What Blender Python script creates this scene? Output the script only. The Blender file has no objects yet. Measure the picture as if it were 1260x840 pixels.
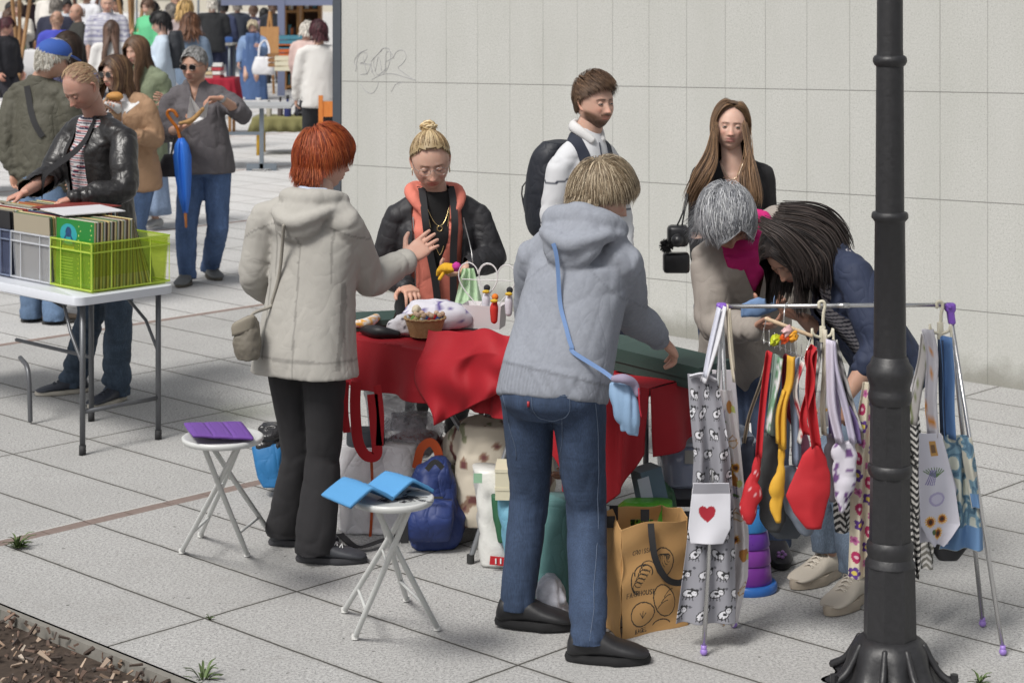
import bpy, bmesh, math, random
import numpy as np
from mathutils import Vector, Matrix, Euler
R = math.radians
PI = math.pi
# ---------------------------------------------------------------- camera, sky, sun, exposure
S = bpy.context.scene
F, H, YH = 2450.0, 2.25, -35.0          # focal length in photo pixels, eye height, horizon row
cam = bpy.data.cameras.new('camera'); camo = bpy.data.objects.new('camera', cam)
S.collection.objects.link(camo); S.camera = camo
camo.location = (0, 0, H); camo.rotation_euler = (R(90), 0, 0)
cam.sensor_width = 36; cam.lens = 36 * F / 1260; cam.shift_y = -(420 - YH) / 1260
cam.clip_start = .1; cam.clip_end = 1000
cam.dof.use_dof = True; cam.dof.focus_distance = 7.6; cam.dof.aperture_fstop = 6.3
W = bpy.data.worlds.new('World'); S.world = W; W.use_nodes = True
wn = W.node_tree; wn.nodes.clear()
sky = wn.nodes.new('ShaderNodeTexSky'); sky.sky_type = 'NISHITA'; sky.sun_disc = False
SUN_EL, SUN_AZ = 52, 218                  # azimuth: degrees clockwise from +Y seen from above
sky.sun_elevation = R(SUN_EL); sky.sun_rotation = R(SUN_AZ); sky.dust_density = 4; sky.air_density = 1
hs = wn.nodes.new('ShaderNodeHueSaturation'); hs.inputs['Saturation'].default_value = .22
bg = wn.nodes.new('ShaderNodeBackground'); bg.inputs[1].default_value = .105
wo = wn.nodes.new('ShaderNodeOutputWorld')
wn.links.new(sky.outputs[0], hs.inputs['Color']); wn.links.new(hs.outputs[0], bg.inputs[0]); wn.links.new(bg.outputs[0], wo.inputs[0])
sl = bpy.data.lights.new('sun', 'SUN'); sl.energy = 2.5; sl.angle = R(15); sl.color = (1, .965, .91)
so = bpy.data.objects.new('sun', sl); S.collection.objects.link(so)
sd = Vector((math.sin(R(SUN_AZ)) * math.cos(R(SUN_EL)), math.cos(R(SUN_AZ)) * math.cos(R(SUN_EL)), math.sin(R(SUN_EL))))
so.rotation_euler = sd.to_track_quat('Z', 'Y').to_euler()
S.view_settings.view_transform = 'Standard'; S.view_settings.look = 'None'
S.view_settings.gamma = 1; S.view_settings.use_curve_mapping = False
S.view_settings.exposure = .2
S.cycles.use_denoising = True
S.cycles.max_bounces = 6; S.cycles.transparent_max_bounces = 12
# ---------------------------------------------------------------- helpers
rnd = random.Random(7); rng = np.random.default_rng(11)
def P(px, py, Y): return Vector(((px - 630) * Y / F, Y, H - (py - YH) * Y / F))
def G(px, py, z=0.0):
    return P(px, py, F * (H - z) / (py - YH))
def V(*a): return Vector(a)
def vfac(yaw):                            # yaw 0 faces the camera, +90 faces the right of the picture
    return V(math.sin(R(yaw)), -math.cos(R(yaw)), 0)
def vlat(yaw): return V(math.cos(R(yaw)), math.sin(R(yaw)), 0)
def s2l(c):
    return tuple((x / 12.92 if x <= .04045 else ((x + .055) / 1.055) ** 2.4) for x in c)
def C8(r, g, b, k=.82): return tuple(x * k for x in s2l((r / 255, g / 255, b / 255)))

def hash3(i):
    i = i.astype(np.int64)
    n = (i[:, 0] * 73856093) ^ (i[:, 1] * 19349663) ^ (i[:, 2] * 83492791)
    n = (n ^ (n >> 13)) * 1274126177
    n = n ^ (n >> 16)
    return (n & 0xffff) / 65535.0
def noise3(p, seed=0):
    p = np.asarray(p, float) + seed * 17.31 + 500
    i = np.floor(p); f = p - i; f = f * f * (3 - 2 * f); r = 0
    for a in (0, 1):
        for b in (0, 1):
            for c in (0, 1):
                w = (f[:, 0] if a else 1 - f[:, 0]) * (f[:, 1] if b else 1 - f[:, 1]) * (f[:, 2] if c else 1 - f[:, 2])
                r = r + w * hash3(i + np.array([a, b, c]))
    return r
def fbm(p, o=3, seed=0):
    r = 0; a = .5; t = 0
    for k in range(o):
        r = r + a * noise3(np.asarray(p) * 2 ** k, seed + k); t += a; a *= .5
    return r / t

# ---- materials
class NT:
    def __init__(s, name):
        s.m = bpy.data.materials.new(name); s.m.use_nodes = True; s.t = s.m.node_tree; s.t.nodes.clear()
        s.out = s.n('ShaderNodeOutputMaterial'); s.b = s.n('ShaderNodeBsdfPrincipled'); s.l(s.b.outputs[0], s.out.inputs[0])
    def n(s, k, **kw):
        n = s.t.nodes.new(k)
        for a, b in kw.items(): setattr(n, a, b)
        return n
    def l(s, a, b): s.t.links.new(a, b)
    def put(s, sock, v):
        if hasattr(v, 'is_output'): s.l(v, sock)
        elif isinstance(v, (tuple, list)) and sock.type == 'RGBA': sock.default_value = (*v[:3], 1)
        else: sock.default_value = v
    def set(s, **kw):
        for a, b in kw.items(): s.put(s.b.inputs[a.replace('_', ' ')], b)
        return s
    def math(s, op, a, b=0.0, c=None):
        n = s.n('ShaderNodeMath', operation=op); s.put(n.inputs[0], a); s.put(n.inputs[1], b)
        if c is not None: s.put(n.inputs[2], c)
        return n.outputs[0]
    def co(s, kind='Object'): return s.n('ShaderNodeTexCoord').outputs[kind]
    def map(s, v, scale=(1, 1, 1), rot=(0, 0, 0), loc=(0, 0, 0)):
        n = s.n('ShaderNodeMapping'); s.l(v, n.inputs[0]); n.inputs['Scale'].default_value = scale
        n.inputs['Rotation'].default_value = rot; n.inputs['Location'].default_value = loc; return n.outputs[0]
    def noise(s, v, scale, detail=3, rough=.55, out=0, dist=0):
        n = s.n('ShaderNodeTexNoise'); s.l(v, n.inputs['Vector']); n.inputs['Scale'].default_value = scale
        n.inputs['Detail'].default_value = detail; n.inputs['Roughness'].default_value = rough
        n.inputs['Distortion'].default_value = dist; return n.outputs[out]
    def ramp(s, f, stops, interp='LINEAR'):
        n = s.n('ShaderNodeValToRGB'); s.l(f, n.inputs[0]); cr = n.color_ramp; cr.interpolation = interp
        while len(cr.elements) < len(stops): cr.elements.new(.5)
        for e, (p, c) in zip(cr.elements, stops):
            e.position = p; e.color = (*c[:3], 1) if isinstance(c, (tuple, list)) else (c, c, c, 1)
        return n.outputs[0]
    def mix(s, f, a, b, mode='MIX'):
        n = s.n('ShaderNodeMix', data_type='RGBA', blend_type=mode); s.put(n.inputs[0], f); s.put(n.inputs[6], a); s.put(n.inputs[7], b)
        return n.outputs[2]
    def attr(s, name='Col'): return s.n('ShaderNodeAttribute', attribute_name=name).outputs[0]
    def bump(s, h, strength=.3, dist=.01, nrm=None):
        n = s.n('ShaderNodeBump'); s.put(n.inputs['Height'], h); n.inputs['Strength'].default_value = strength
        n.inputs['Distance'].default_value = dist
        if nrm: s.l(nrm, n.inputs['Normal'])
        s.l(n.outputs[0], s.b.inputs['Normal']); return n.outputs[0]
MATS = {}
def memo(f):
    def g(*a, **k):
        key = (f.__name__, a, tuple(sorted(k.items())))
        if key not in MATS: MATS[key] = f(*a, **k)
        return MATS[key]
    return g
@memo
def cloth(col, rough=.85, var=.12, weave=900, fold=0.0, sheen=.0):
    m = NT('fabric'); o = m.co()
    v = m.noise(o, 7, 3); w = m.noise(o, weave * .35, 1)
    c = m.mix(m.math('MULTIPLY', v, .6), tuple(x * (1 - var) for x in col), tuple(min(1, x * (1 + var)) for x in col))
    c = m.mix(m.ramp(w, [(.35, 0), (.65, 1)]), m.mix(.0, tuple(x * .9 for x in col), col), c)
    m.set(Base_Color=c, Roughness=rough)
    if sheen: m.b.inputs['Sheen Weight'].default_value = sheen
    b = m.bump(w, .12, .002)
    if fold: creases(m, o, fold, b)
    return m.m
def creases(m, o, fold, b):
    if True:
        def crease(sc, vec, d):
            q = m.math('ABSOLUTE', m.math('SUBTRACT', m.math('MULTIPLY', m.noise(vec, sc, 1, .5, dist=d), 2), 1)); return m.math('POWER', m.math('ADD', q, .01), .55)
        h = m.math('ADD', m.math('MULTIPLY', crease(7, m.map(o, (1, 1, .6)), .4), 1.0), m.math('MULTIPLY', crease(17, m.map(o, (1, .8, .8), (.4, .3, 0)), .6), .35))
        m.bump(h, min(1, fold * 1.3), .022, b)
@memo
def denim(col, wear=.5):
    m = NT('denim'); o = m.co()
    a = m.noise(m.map(o, (9, 9, 3)), 1, 4, .6); f = m.noise(m.map(o, (330, 330, 40)), 1, 2)
    r = m.noise(m.map(o, (6, 6, 34), (.2, .1, 0)), 1, 3, .6, dist=.6)
    hi = tuple(min(1, x * (1 + 1.1 * wear) + .02 * wear) for x in col)
    c = m.mix(m.ramp(a, [(.35, 0), (.75, 1)]), tuple(x * .8 for x in col), hi)
    c = m.mix(m.math('MULTIPLY', m.ramp(r, [(.52, 0), (.72, 1)]), .55 * wear), c, hi)
    c = m.mix(m.ramp(f, [(.35, 0), (.65, .55)]), c, tuple(x * .45 for x in col))
    m.set(Base_Color=c, Roughness=.88); b = m.bump(r, .24, .010); m.bump(f, .15, .002, b)
    return m.m
@memo
def paint(col, rough=.4, metal=0.0, var=.08, bump=0.0, scale=30, coat=0.0):
    m = NT('painted_surface'); o = m.co(); v = m.noise(o, scale, 4)
    c = m.mix(v, tuple(x * (1 - var) for x in col), tuple(min(1, x * (1 + var)) for x in col))
    m.set(Base_Color=c, Roughness=m.math('ADD', m.math('MULTIPLY', v, .15), rough - .07), Metallic=metal)
    if bump: m.bump(v, bump, .004)
    return m.m
@memo
def steel(rough=.3, col=(.55, .55, .56)):
    m = NT('steel'); o = m.co(); v = m.noise(m.map(o, (4, 4, 4)), 20, 3)
    m.set(Base_Color=col, Metallic=.9, Roughness=m.math('ADD', m.math('MULTIPLY', v, .2), rough - .1)); return m.m
@memo
def vcol(rough=.8, bump=.1, scale=260, attr='Col', spec=.5, fold=0.0):
    m = NT('printed_fabric'); o = m.co(); w = m.noise(o, scale, 2)
    c = m.mix(m.math('MULTIPLY', w, .25), m.attr(attr), (0, 0, 0), 'MULTIPLY'); 
    c = m.mix(m.math('MULTIPLY', m.noise(o, 6, 2), .16), m.attr(attr), (.1, .1, .1), 'MIX')
    m.set(Base_Color=c, Roughness=rough); m.b.inputs['Specular IOR Level'].default_value = spec
    b = m.bump(w, bump, .002); fold and creases(m, o, fold, b); return m.m
@memo
def skinmat():
    m = NT('skin'); o = m.co(); v = m.noise(o, 38, 4, .6); v2 = m.noise(o, 420, 2)
    c = m.mix(m.math('MULTIPLY', m.ramp(v, [(.4, 0), (.7, 1)]), .25), m.attr(), m.mix(1.0, m.attr(), (.95, .70, .66), 'MULTIPLY'))
    m.set(Base_Color=c, Roughness=.52); m.b.inputs['Subsurface Weight'].default_value = .12
    m.b.inputs['Subsurface Radius'].default_value = (.9, .35, .2); m.b.inputs['Subsurface Scale'].default_value = .006
    m.b.inputs['Specular IOR Level'].default_value = .4
    m.bump(v2, .12, .0015); return m.m
@memo
def hairmat(rough=.42, spec=.4):
    m = NT('hair'); m.set(Base_Color=m.attr(), Roughness=rough + .12); m.b.inputs['Specular IOR Level'].default_value = spec
    return m.m
@memo
def leather(col, rough=.38, bump=.3):
    m = NT('leather'); o = m.co(); v = m.noise(o, 14, 4, .6, dist=.5); w = m.noise(o, 180, 2)
    m.set(Base_Color=m.mix(v, tuple(x * .7 for x in col), tuple(min(1, x * 1.5 + .005) for x in col)), Roughness=m.math('ADD', m.math('MULTIPLY', v, .25), rough - .1))
    b = m.bump(v, bump, .015); m.bump(w, .15, .001, b); return m.m
@memo
def film(col, alpha=.5, rough=.25, var=.3, bump=.5):
    m = NT('plastic_film'); o = m.co(); v = m.noise(o, 18, 4, .65, dist=.8)
    t = m.n('ShaderNodeBsdfTransparent'); t.inputs[0].default_value = (*[min(1, .35 + .65 * c ** .5) for c in col], 1)
    mx = m.n('ShaderNodeMixShader'); m.l(m.ramp(v, [(.3, max(0, alpha - var)), (.7, min(1, alpha + var))]), mx.inputs[0])
    m.l(t.outputs[0], mx.inputs[1]); m.l(m.b.outputs[0], mx.inputs[2]); m.l(mx.outputs[0], m.out.inputs[0])
    m.set(Base_Color=col, Roughness=rough); m.bump(v, bump, .01); return m.m
@memo
def wood(a, b, scale=(1, 1, .12)):
    m = NT('wood'); o = m.co(); v = m.noise(m.map(o, tuple(60 * s for s in scale)), 1, 4, .6, dist=1.2)
    m.set(Base_Color=m.mix(m.ramp(v, [(.3, 0), (.7, 1)]), a, b), Roughness=.6); return m.m

# ---- mesh collecting
def ordw(n):
    u = 'zeroth first second third fourth fifth sixth seventh eighth ninth tenth eleventh twelfth thirteenth fourteenth fifteenth sixteenth seventeenth eighteenth nineteenth'.split()
    if n < 20: return u[n]
    t, k = divmod(n, 10); w = [0, 0, 'twent', 'thirt', 'fort', 'fift', 'sixt'][t]; return w + 'ieth' if k == 0 else w + 'y ' + u[k]
class MB:
    def __init__(s): s.v = []; s.f = []; s.n = 0; s.c = []; s.mi = []
    def add(s, v, f, col=None, mi=0):
        v = np.asarray(v, float).reshape(-1, 3)
        s.v.append(v); s.f += [tuple(int(i) + s.n for i in q) for q in f]; s.mi += [mi] * len(f)
        if col is None: col = (1, 1, 1)
        c = np.asarray(col, float); s.c.append(np.tile(c, (len(v), 1)) if c.ndim == 1 else c)
        s.n += len(v); return s
    def V(s): return np.concatenate(s.v) if s.v else np.zeros((0, 3))
    def C(s): return np.concatenate(s.c)
    def mesh(s, name='mesh', smooth=True, col=True):
        return mkmesh(name, s.V(), s.f, s.C() if col else None, smooth, s.mi)
    def build(s, name, mat, parent=None, smooth=True, origin=None, sharp=None):
        return mkobj(name, s.V(), s.f, mat, parent, s.C(), smooth, s.mi, origin, sharp)
def mkmesh(name, v, f, c=None, smooth=True, mi=None):
    me = bpy.data.meshes.new(name)
    if isinstance(f, np.ndarray):
        nf, k = f.shape
        me.vertices.add(len(v)); me.vertices.foreach_set('co', np.asarray(v, np.float32).ravel())
        me.loops.add(nf * k); me.loops.foreach_set('vertex_index', f.astype(np.int32).ravel())
        me.polygons.add(nf); me.polygons.foreach_set('loop_start', np.arange(0, nf * k, k, dtype=np.int32))
        me.update(calc_edges=True)
    else:
        me.from_pydata([tuple(x) for x in v], [], f)
    if c is not None:
        a = me.color_attributes.new('Col', 'FLOAT_COLOR', 'POINT')
        a.data.foreach_set('color', np.concatenate([c, np.ones((len(c), 1))], 1).astype(np.float32).ravel())
    if smooth: me.polygons.foreach_set('use_smooth', np.ones(len(me.polygons), bool))
    if mi is not None and any(mi): me.polygons.foreach_set('material_index', np.array(mi, np.int32))
    me.update(); return me
def mkobj(name, v, f, mat, parent=None, c=None, smooth=True, mi=None, origin=None, sharp=None):
    v = np.asarray(v, float)
    if parent is None and origin is None:
        lo = v.min(0); hi = v.max(0); origin = ((lo[0] + hi[0]) / 2, (lo[1] + hi[1]) / 2, lo[2])
    off = np.array(origin if parent is None else world_loc(parent))
    me = mkmesh(name, v - off, f, c, smooth, mi)
    o = bpy.data.objects.new(name, me); S.collection.objects.link(o)
    for m in (mat if isinstance(mat, (list, tuple)) else [mat]): me.materials.append(m)
    if parent is None: o.location = off
    else: o.parent = parent
    if sharp is not None:
        try: me.set_sharp_from_angle(angle=R(sharp))
        except Exception: pass
    return o
def world_loc(o):
    l = Vector((0, 0, 0))
    while o is not None: l += o.location; o = o.parent
    return l
def thing(name, label, cat, loc, group=None):
    o = bpy.data.objects.new(name, None); S.collection.objects.link(o); o.location = loc; o.empty_display_size = .1
    return tag(o, label, cat, group)
def tag(o, label=None, cat=None, group=None, kind=None):
    if label: o['label'] = label
    if cat: o['category'] = cat
    if group: o['group'] = group
    if kind: o['kind'] = kind
    return o

# ---- shape generators, each returns (verts, faces)
def catmull(pts, k=4):
    p = np.asarray(pts, float); n = len(p)
    if n < 3: 
        t = np.linspace(0, 1, k * (n - 1) + 1)[:, None]; return p[0] * (1 - t) + p[-1] * t
    q = np.concatenate([[2 * p[0] - p[1]], p, [2 * p[-1] - p[-2]]]); out = []
    for i in range(n - 1):
        a, b, c, d = q[i:i + 4]
        for t in np.arange(k) / k:
            out.append(.5 * ((2 * b) + (c - a) * t + (2 * a - 5 * b + 4 * c - d) * t ** 2 + (3 * b - a - 3 * c + d) * t ** 3))
    out.append(p[-1]); return np.array(out)
def rings(R_, closed=False, cap=True):
    """R_: (m, n, 3) rings -> verts, faces"""
    m, n, _ = R_.shape; v = R_.reshape(-1, 3); f = []
    for i in range(m - 1 + (1 if closed else 0)):
        a = i * n; b = ((i + 1) % m) * n
        for j in range(n):
            j2 = (j + 1) % n; f.append((a + j, a + j2, b + j2, b + j))
    if cap and not closed:
        v = np.concatenate([v, [R_[0].mean(0)], [R_[-1].mean(0)]]); c0 = m * n
        for j in range(n):
            j2 = (j + 1) % n; f.append((c0, j2, j)); f.append((c0 + 1, (m - 1) * n + j, (m - 1) * n + j2))
    return v, f
def frames(p, up=None):
    t = np.gradient(p, axis=0); t /= np.linalg.norm(t, axis=1, keepdims=True) + 1e-12
    u = np.array(up if up is not None else ((0, 0, 1) if abs(t[0][2]) < .9 else (0, 1, 0)), float)
    U = []; Wv = []
    for i in range(len(p)):
        u = u - t[i] * u.dot(t[i]); u /= np.linalg.norm(u) + 1e-12; U.append(u); Wv.append(np.cross(t[i], u))
    return t, np.array(U), np.array(Wv)
def tube(pts, rad, n=10, k=4, flat=1.0, up=None, round_=True, smooth=True):
    pts = [tuple(x) for x in pts]
    rad = np.broadcast_to(np.asarray(rad, float), (len(pts),)) if np.ndim(rad) == 0 else np.asarray(rad, float)
    q = np.concatenate([np.asarray(pts, float), rad[:, None]], 1)
    q = catmull(q, k) if (smooth and len(pts) > 2) else q
    p = q[:, :3]; r = np.maximum(q[:, 3], 1e-4); t, U, Wv = frames(p, up)
    if round_:
        P_ = []; R2 = []; T = []
        for s, a in ((-1, 0), (1, -1)):
            seq = (.985, .8, .45) if s == -1 else (.45, .8, .985)
            e = [(p[a] + t[a] * s * r[a] * h, r[a] * math.sqrt(1 - h * h)) for h in seq]
            P_.append(e)
        p = np.concatenate([[x[0] for x in P_[0]], p, [x[0] for x in P_[1]]]); r = np.concatenate([[x[1] for x in P_[0]], r, [x[1] for x in P_[1]]])
        U = np.concatenate([[U[0]] * 3, U, [U[-1]] * 3]); Wv = np.concatenate([[Wv[0]] * 3, Wv, [Wv[-1]] * 3])
    a = np.arange(n) * 2 * PI / n
    R_ = p[:, None] + (np.cos(a)[None, :, None] * U[:, None] * flat + np.sin(a)[None, :, None] * Wv[:, None]) * r[:, None, None]
    return rings(R_)
def loft(secs, n=28, k=4, ends=True):
    """secs: (centre, lateral vec, depth vec, half width, half depth, power)"""
    q = np.array([[*c, *a, *b, w, d, pw] for c, a, b, w, d, pw in secs], float); q = catmull(q, k)
    a = np.arange(n) * 2 * PI / n; ca, sa = np.cos(a), np.sin(a); out = []
    for r in q:
        e = 2 / r[11]; x = np.sign(ca) * abs(ca) ** e * r[9]; y = np.sign(sa) * abs(sa) ** e * r[10]
        A = r[3:6] / np.linalg.norm(r[3:6]); B = r[6:9] - A * r[6:9].dot(A); B /= np.linalg.norm(B)
        out.append(r[:3] + x[:, None] * A + y[:, None] * B)
    return rings(np.array(out))
def ball(c, r, n=16, m=10, rot=None):
    r = np.broadcast_to(np.asarray(r, float), (3,)); out = []
    for i in range(m + 1):
        th = PI * (i + .02) / (m + .04); a = np.arange(n) * 2 * PI / n
        out.append(np.stack([np.sin(th) * np.cos(a), np.sin(th) * np.sin(a), np.full(n, -math.cos(th))], 1))
    o = np.array(out) * r
    if rot is not None: o = o @ np.array(rot.to_3x3() if hasattr(rot, 'to_3x3') else rot).T
    return rings(o + np.array(c))
def box(c, s, rz=0.0, rot=None, bev=0.0):
    x, y, z = [q / 2 for q in s]
    if bev > 0:
        bm = bmesh.new(); bmesh.ops.create_cube(bm, size=1)
        for v in bm.verts: v.co = Vector((v.co.x * s[0], v.co.y * s[1], v.co.z * s[2]))
        bmesh.ops.bevel(bm, geom=bm.edges[:], offset=min(bev, min(s) * .45), segments=2, affect='EDGES', profile=.5)
        v = np.array([q.co[:] for q in bm.verts]); f = [tuple(q.index for q in k.verts) for k in bm.faces]; bm.free()
    else:
        v = np.array([(i, j, k) for i in (-x, x) for j in (-y, y) for k in (-z, z)])
        f = [(0, 1, 3, 2), (4, 6, 7, 5), (0, 4, 5, 1), (2, 3, 7, 6), (0, 2, 6, 4), (1, 5, 7, 3)]
    M = rot.to_3x3() if rot is not None else Matrix.Rotation(rz, 3, 'Z')
    return v @ np.array(M).T + np.array(c), f
def bar(a, b, w, h=None, up=(0, 0, 1)):
    """box between two points"""
    a = Vector(a); b = Vector(b); d = b - a; L = d.length; d.normalize(); u = Vector(up)
    if abs(d.dot(u)) > .98: u = Vector((0, 1, 0))
    x = d.cross(u).normalized(); z = x.cross(d)
    M = Matrix((x, d, z)).transposed(); h = h or w
    return box((a + b) / 2, (w, L, h), rot=M)
def sheet(Pt, th=.0):
    """grid of points (m, n, 3) -> surface, with optional thickness along normals"""
    m, n, _ = Pt.shape; v = Pt.reshape(-1, 3)
    f = [(i * n + j, i * n + j + 1, (i + 1) * n + j + 1, (i + 1) * n + j) for i in range(m - 1) for j in range(n - 1)]
    if th:
        du = np.gradient(Pt, axis=0); dv = np.gradient(Pt, axis=1); nn = np.cross(du, dv); nn /= np.linalg.norm(nn, axis=2, keepdims=True) + 1e-12
        v2 = (Pt + nn * th).reshape(-1, 3); N = m * n
        f2 = [(q[3] + N, q[2] + N, q[1] + N, q[0] + N) for q in f]
        e = [(i, i + 1) for i in range(n - 1)] + [(i * n + n - 1, (i + 1) * n + n - 1) for i in range(m - 1)]
        e += [((m - 1) * n + i + 1, (m - 1) * n + i) for i in range(n - 1)] + [((i + 1) * n, i * n) for i in range(m - 1)]
        f = f + f2 + [(b, a, a + N, b + N) for a, b in e]; v = np.concatenate([v, v2])
    return v, f
def remesh(mb, voxel, it=4, fac=.5):
    """union of everything in mb as one skin"""
    me = mkmesh('t', mb.V(), mb.f, None, False); o = bpy.data.objects.new('t', me); S.collection.objects.link(o)
    r = o.modifiers.new('r', 'REMESH'); r.mode = 'VOXEL'; r.voxel_size = voxel
    if it: s_ = o.modifiers.new('s', 'SMOOTH'); s_.iterations = it; s_.factor = fac
    dg = bpy.context.evaluated_depsgraph_get(); ev = o.evaluated_get(dg); m2 = ev.to_mesh()
    nv = len(m2.vertices); v = np.empty(nv * 3, np.float32); m2.vertices.foreach_get('co', v)
    nl = np.empty(nv * 3, np.float32); m2.vertices.foreach_get('normal', nl)
    L = np.empty(len(m2.loops), np.int32); m2.loops.foreach_get('vertex_index', L)
    ok = len(L) == 4 * len(m2.polygons)
    f = L.reshape(-1, 4) if ok else [tuple(p.vertices) for p in m2.polygons]
    v = v.reshape(-1, 3).astype(float); nl = nl.reshape(-1, 3).astype(float)
    ev.to_mesh_clear(); bpy.data.objects.remove(o); bpy.data.meshes.remove(me)
    return v, f, nl
def normals(v, f):
    f = np.asarray(f); n = np.cross(v[f[:, 2]] - v[f[:, 0]], v[f[:, 3]] - v[f[:, 1]]); o = np.zeros_like(v)
    for k in range(4): np.add.at(o, f[:, k], n)
    return o / (np.linalg.norm(o, axis=1, keepdims=True) + 1e-12)
def wrinkle(v, n, bones, seed=0):
    """bones: (a, b, amp, along freq, across freq, joint boost) -> displaced verts"""
    tot = np.zeros(len(v)); wt = np.full(len(v), 1e-6)
    for a, b, amp, fa, fp, jb in bones:
        a = np.array(a); b = np.array(b); ax = b - a; L = np.linalg.norm(ax); ax = ax / L
        s = (v - a) @ ax; t = np.clip(s / L, 0, 1); d = np.linalg.norm(v - (a + t[:, None] * L * ax), axis=1)
        w = np.exp(-(d / .09) ** 2); q = (v - np.outer(s, ax)) * fp + np.outer(s, ax) * fa
        q = q + (fbm(v * 4, 2, seed)[:, None] - .5) * 1.5
        r = abs(2 * noise3(q, seed + 3) - 1); r2 = fbm(q * .5, 2, seed + 9); r3 = abs(2 * noise3(q * 1.9 + 7, seed + 5) - 1)
        pr = .5 + jb * (np.exp(-(t / .25) ** 2) * .6 + np.exp(-((1 - t) / .25) ** 2))
        tot += w * amp * pr * ((np.sqrt(r + .02) - .62) * 1.5 + (r3 - .4) * .5 + (r2 - .5) * .9); wt += w
    return v + n * (tot / wt)[:, None]

# ---- printed patterns as vertex colours on fine cloth
class Canvas:
    def __init__(s, w, h, bg, res=.003):
        s.w, s.h = w, h; s.nx = max(2, int(w / res) + 1); s.ny = max(2, int(h / res) + 1)
        s.x, s.y = np.meshgrid(np.linspace(0, w, s.nx), np.linspace(0, h, s.ny)); s.c = np.tile(np.array(bg, float), (s.ny, s.nx, 1))
    def put(s, m, col, a=1.0): s.c[m] = s.c[m] * (1 - a) + np.array(col) * a
    def disc(s, x, y, r, col, r2=None, ang=0, a=1.0):
        r2 = r2 or r; ca, sa = math.cos(ang), math.sin(ang); dx, dy = s.x - x, s.y - y
        s.put(((dx * ca + dy * sa) / r) ** 2 + ((-dx * sa + dy * ca) / r2) ** 2 < 1, col, a)
    def line(s, pts, w, col):
        for (x0, y0), (x1, y1) in zip(pts[:-1], pts[1:]):
            dx, dy = x1 - x0, y1 - y0; t = np.clip(((s.x - x0) * dx + (s.y - y0) * dy) / (dx * dx + dy * dy + 1e-12), 0, 1)
            s.put((s.x - x0 - t * dx) ** 2 + (s.y - y0 - t * dy) ** 2 < (w / 2) ** 2, col)
    def rect(s, x0, y0, x1, y1, col, a=1.0): s.put((s.x > x0) & (s.x < x1) & (s.y > y0) & (s.y < y1), col, a)
    def heart(s, x, y, r, col):
        X = (s.x - x) / r; Y = (s.y - y) / r + .1; s.put((X ** 2 + Y ** 2 - .6) ** 3 - X ** 2 * Y ** 3 * 1.6 < 0, col)
    def flower(s, x, y, r, pet, mid, n=6, inner=None):
        dx, dy = s.x - x, s.y - y; d = np.hypot(dx, dy); t = np.arctan2(dy, dx)
        s.put(d < r * (.62 + .38 * abs(np.cos(t * n / 2))), pet)
        if inner: s.put(d < r * .62, inner)
        s.put(d < r * .36, mid)
FONT = {'A': '0,0;.5,1;1,0|.2,.4;.8,.4', 'B': '0,0;0,1;.7,1;.8,.75;.6,.52;0,.52|.6,.52;.9,.25;.7,0;0,0', 'C': '1,.9;.6,1;.1,.8;0,.4;.3,0;.7,0;1,.15', 'D': '0,0;0,1;.6,1;1,.6;1,.4;.6,0;0,0',
 'E': '1,0;0,0;0,1;1,1|0,.5;.8,.5', 'F': '0,0;0,1;1,1|0,.5;.8,.5', 'G': '1,.9;.5,1;0,.6;.1,.2;.5,0;1,.1;1,.45;.6,.45', 'H': '0,0;0,1|1,0;1,1|0,.5;1,.5', 'I': '.5,0;.5,1', 'L': '0,1;0,0;.9,0',
 'M': '0,0;0,1;.5,.4;1,1;1,0', 'N': '0,0;0,1;1,0;1,1', 'O': '.5,0;0,.3;0,.7;.5,1;1,.7;1,.3;.5,0', 'P': '0,0;0,1;.8,1;1,.75;.8,.5;0,.5', 'R': '0,0;0,1;.8,1;1,.75;.8,.5;0,.5|.5,.5;1,0',
 'S': '1,.9;.5,1;.05,.8;.2,.55;.8,.45;1,.2;.5,0;0,.1', 'T': '.5,0;.5,1|0,1;1,1', 'U': '0,1;0,.2;.5,0;1,.2;1,1', 'W': '0,1;.25,0;.5,.7;.75,0;1,1', 'V': '0,1;.5,0;1,1', 'Y': '0,1;.5,.5;1,1|.5,.5;.5,0', ' ': ''}
def strokes(txt, x, y, h, adv=.78, wd=.55):
    out = []
    for i, ch in enumerate(txt):
        for st in FONT.get(ch, '').split('|'):
            if st: out.append([(x + (i * adv + float(a.split(',')[0]) * wd) * h, y + float(a.split(',')[1]) * h) for a in st.split(';')])
    return out
def printed(cv, fn, name, parent=None, th=.002, mat=None, mb=None):
    """cloth sheet with the canvas pattern; fn maps (x, y) arrays to 3-D points"""
    Pt = fn(cv.x, cv.y); v, f = sheet(Pt, th); c = cv.c.reshape(-1, 3); c = np.concatenate([c, c]) if th else c
    if mb is not None: mb.add(v, f, c); return mb
    return mkobj(name, v, f, mat or vcol(), parent, c)
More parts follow.
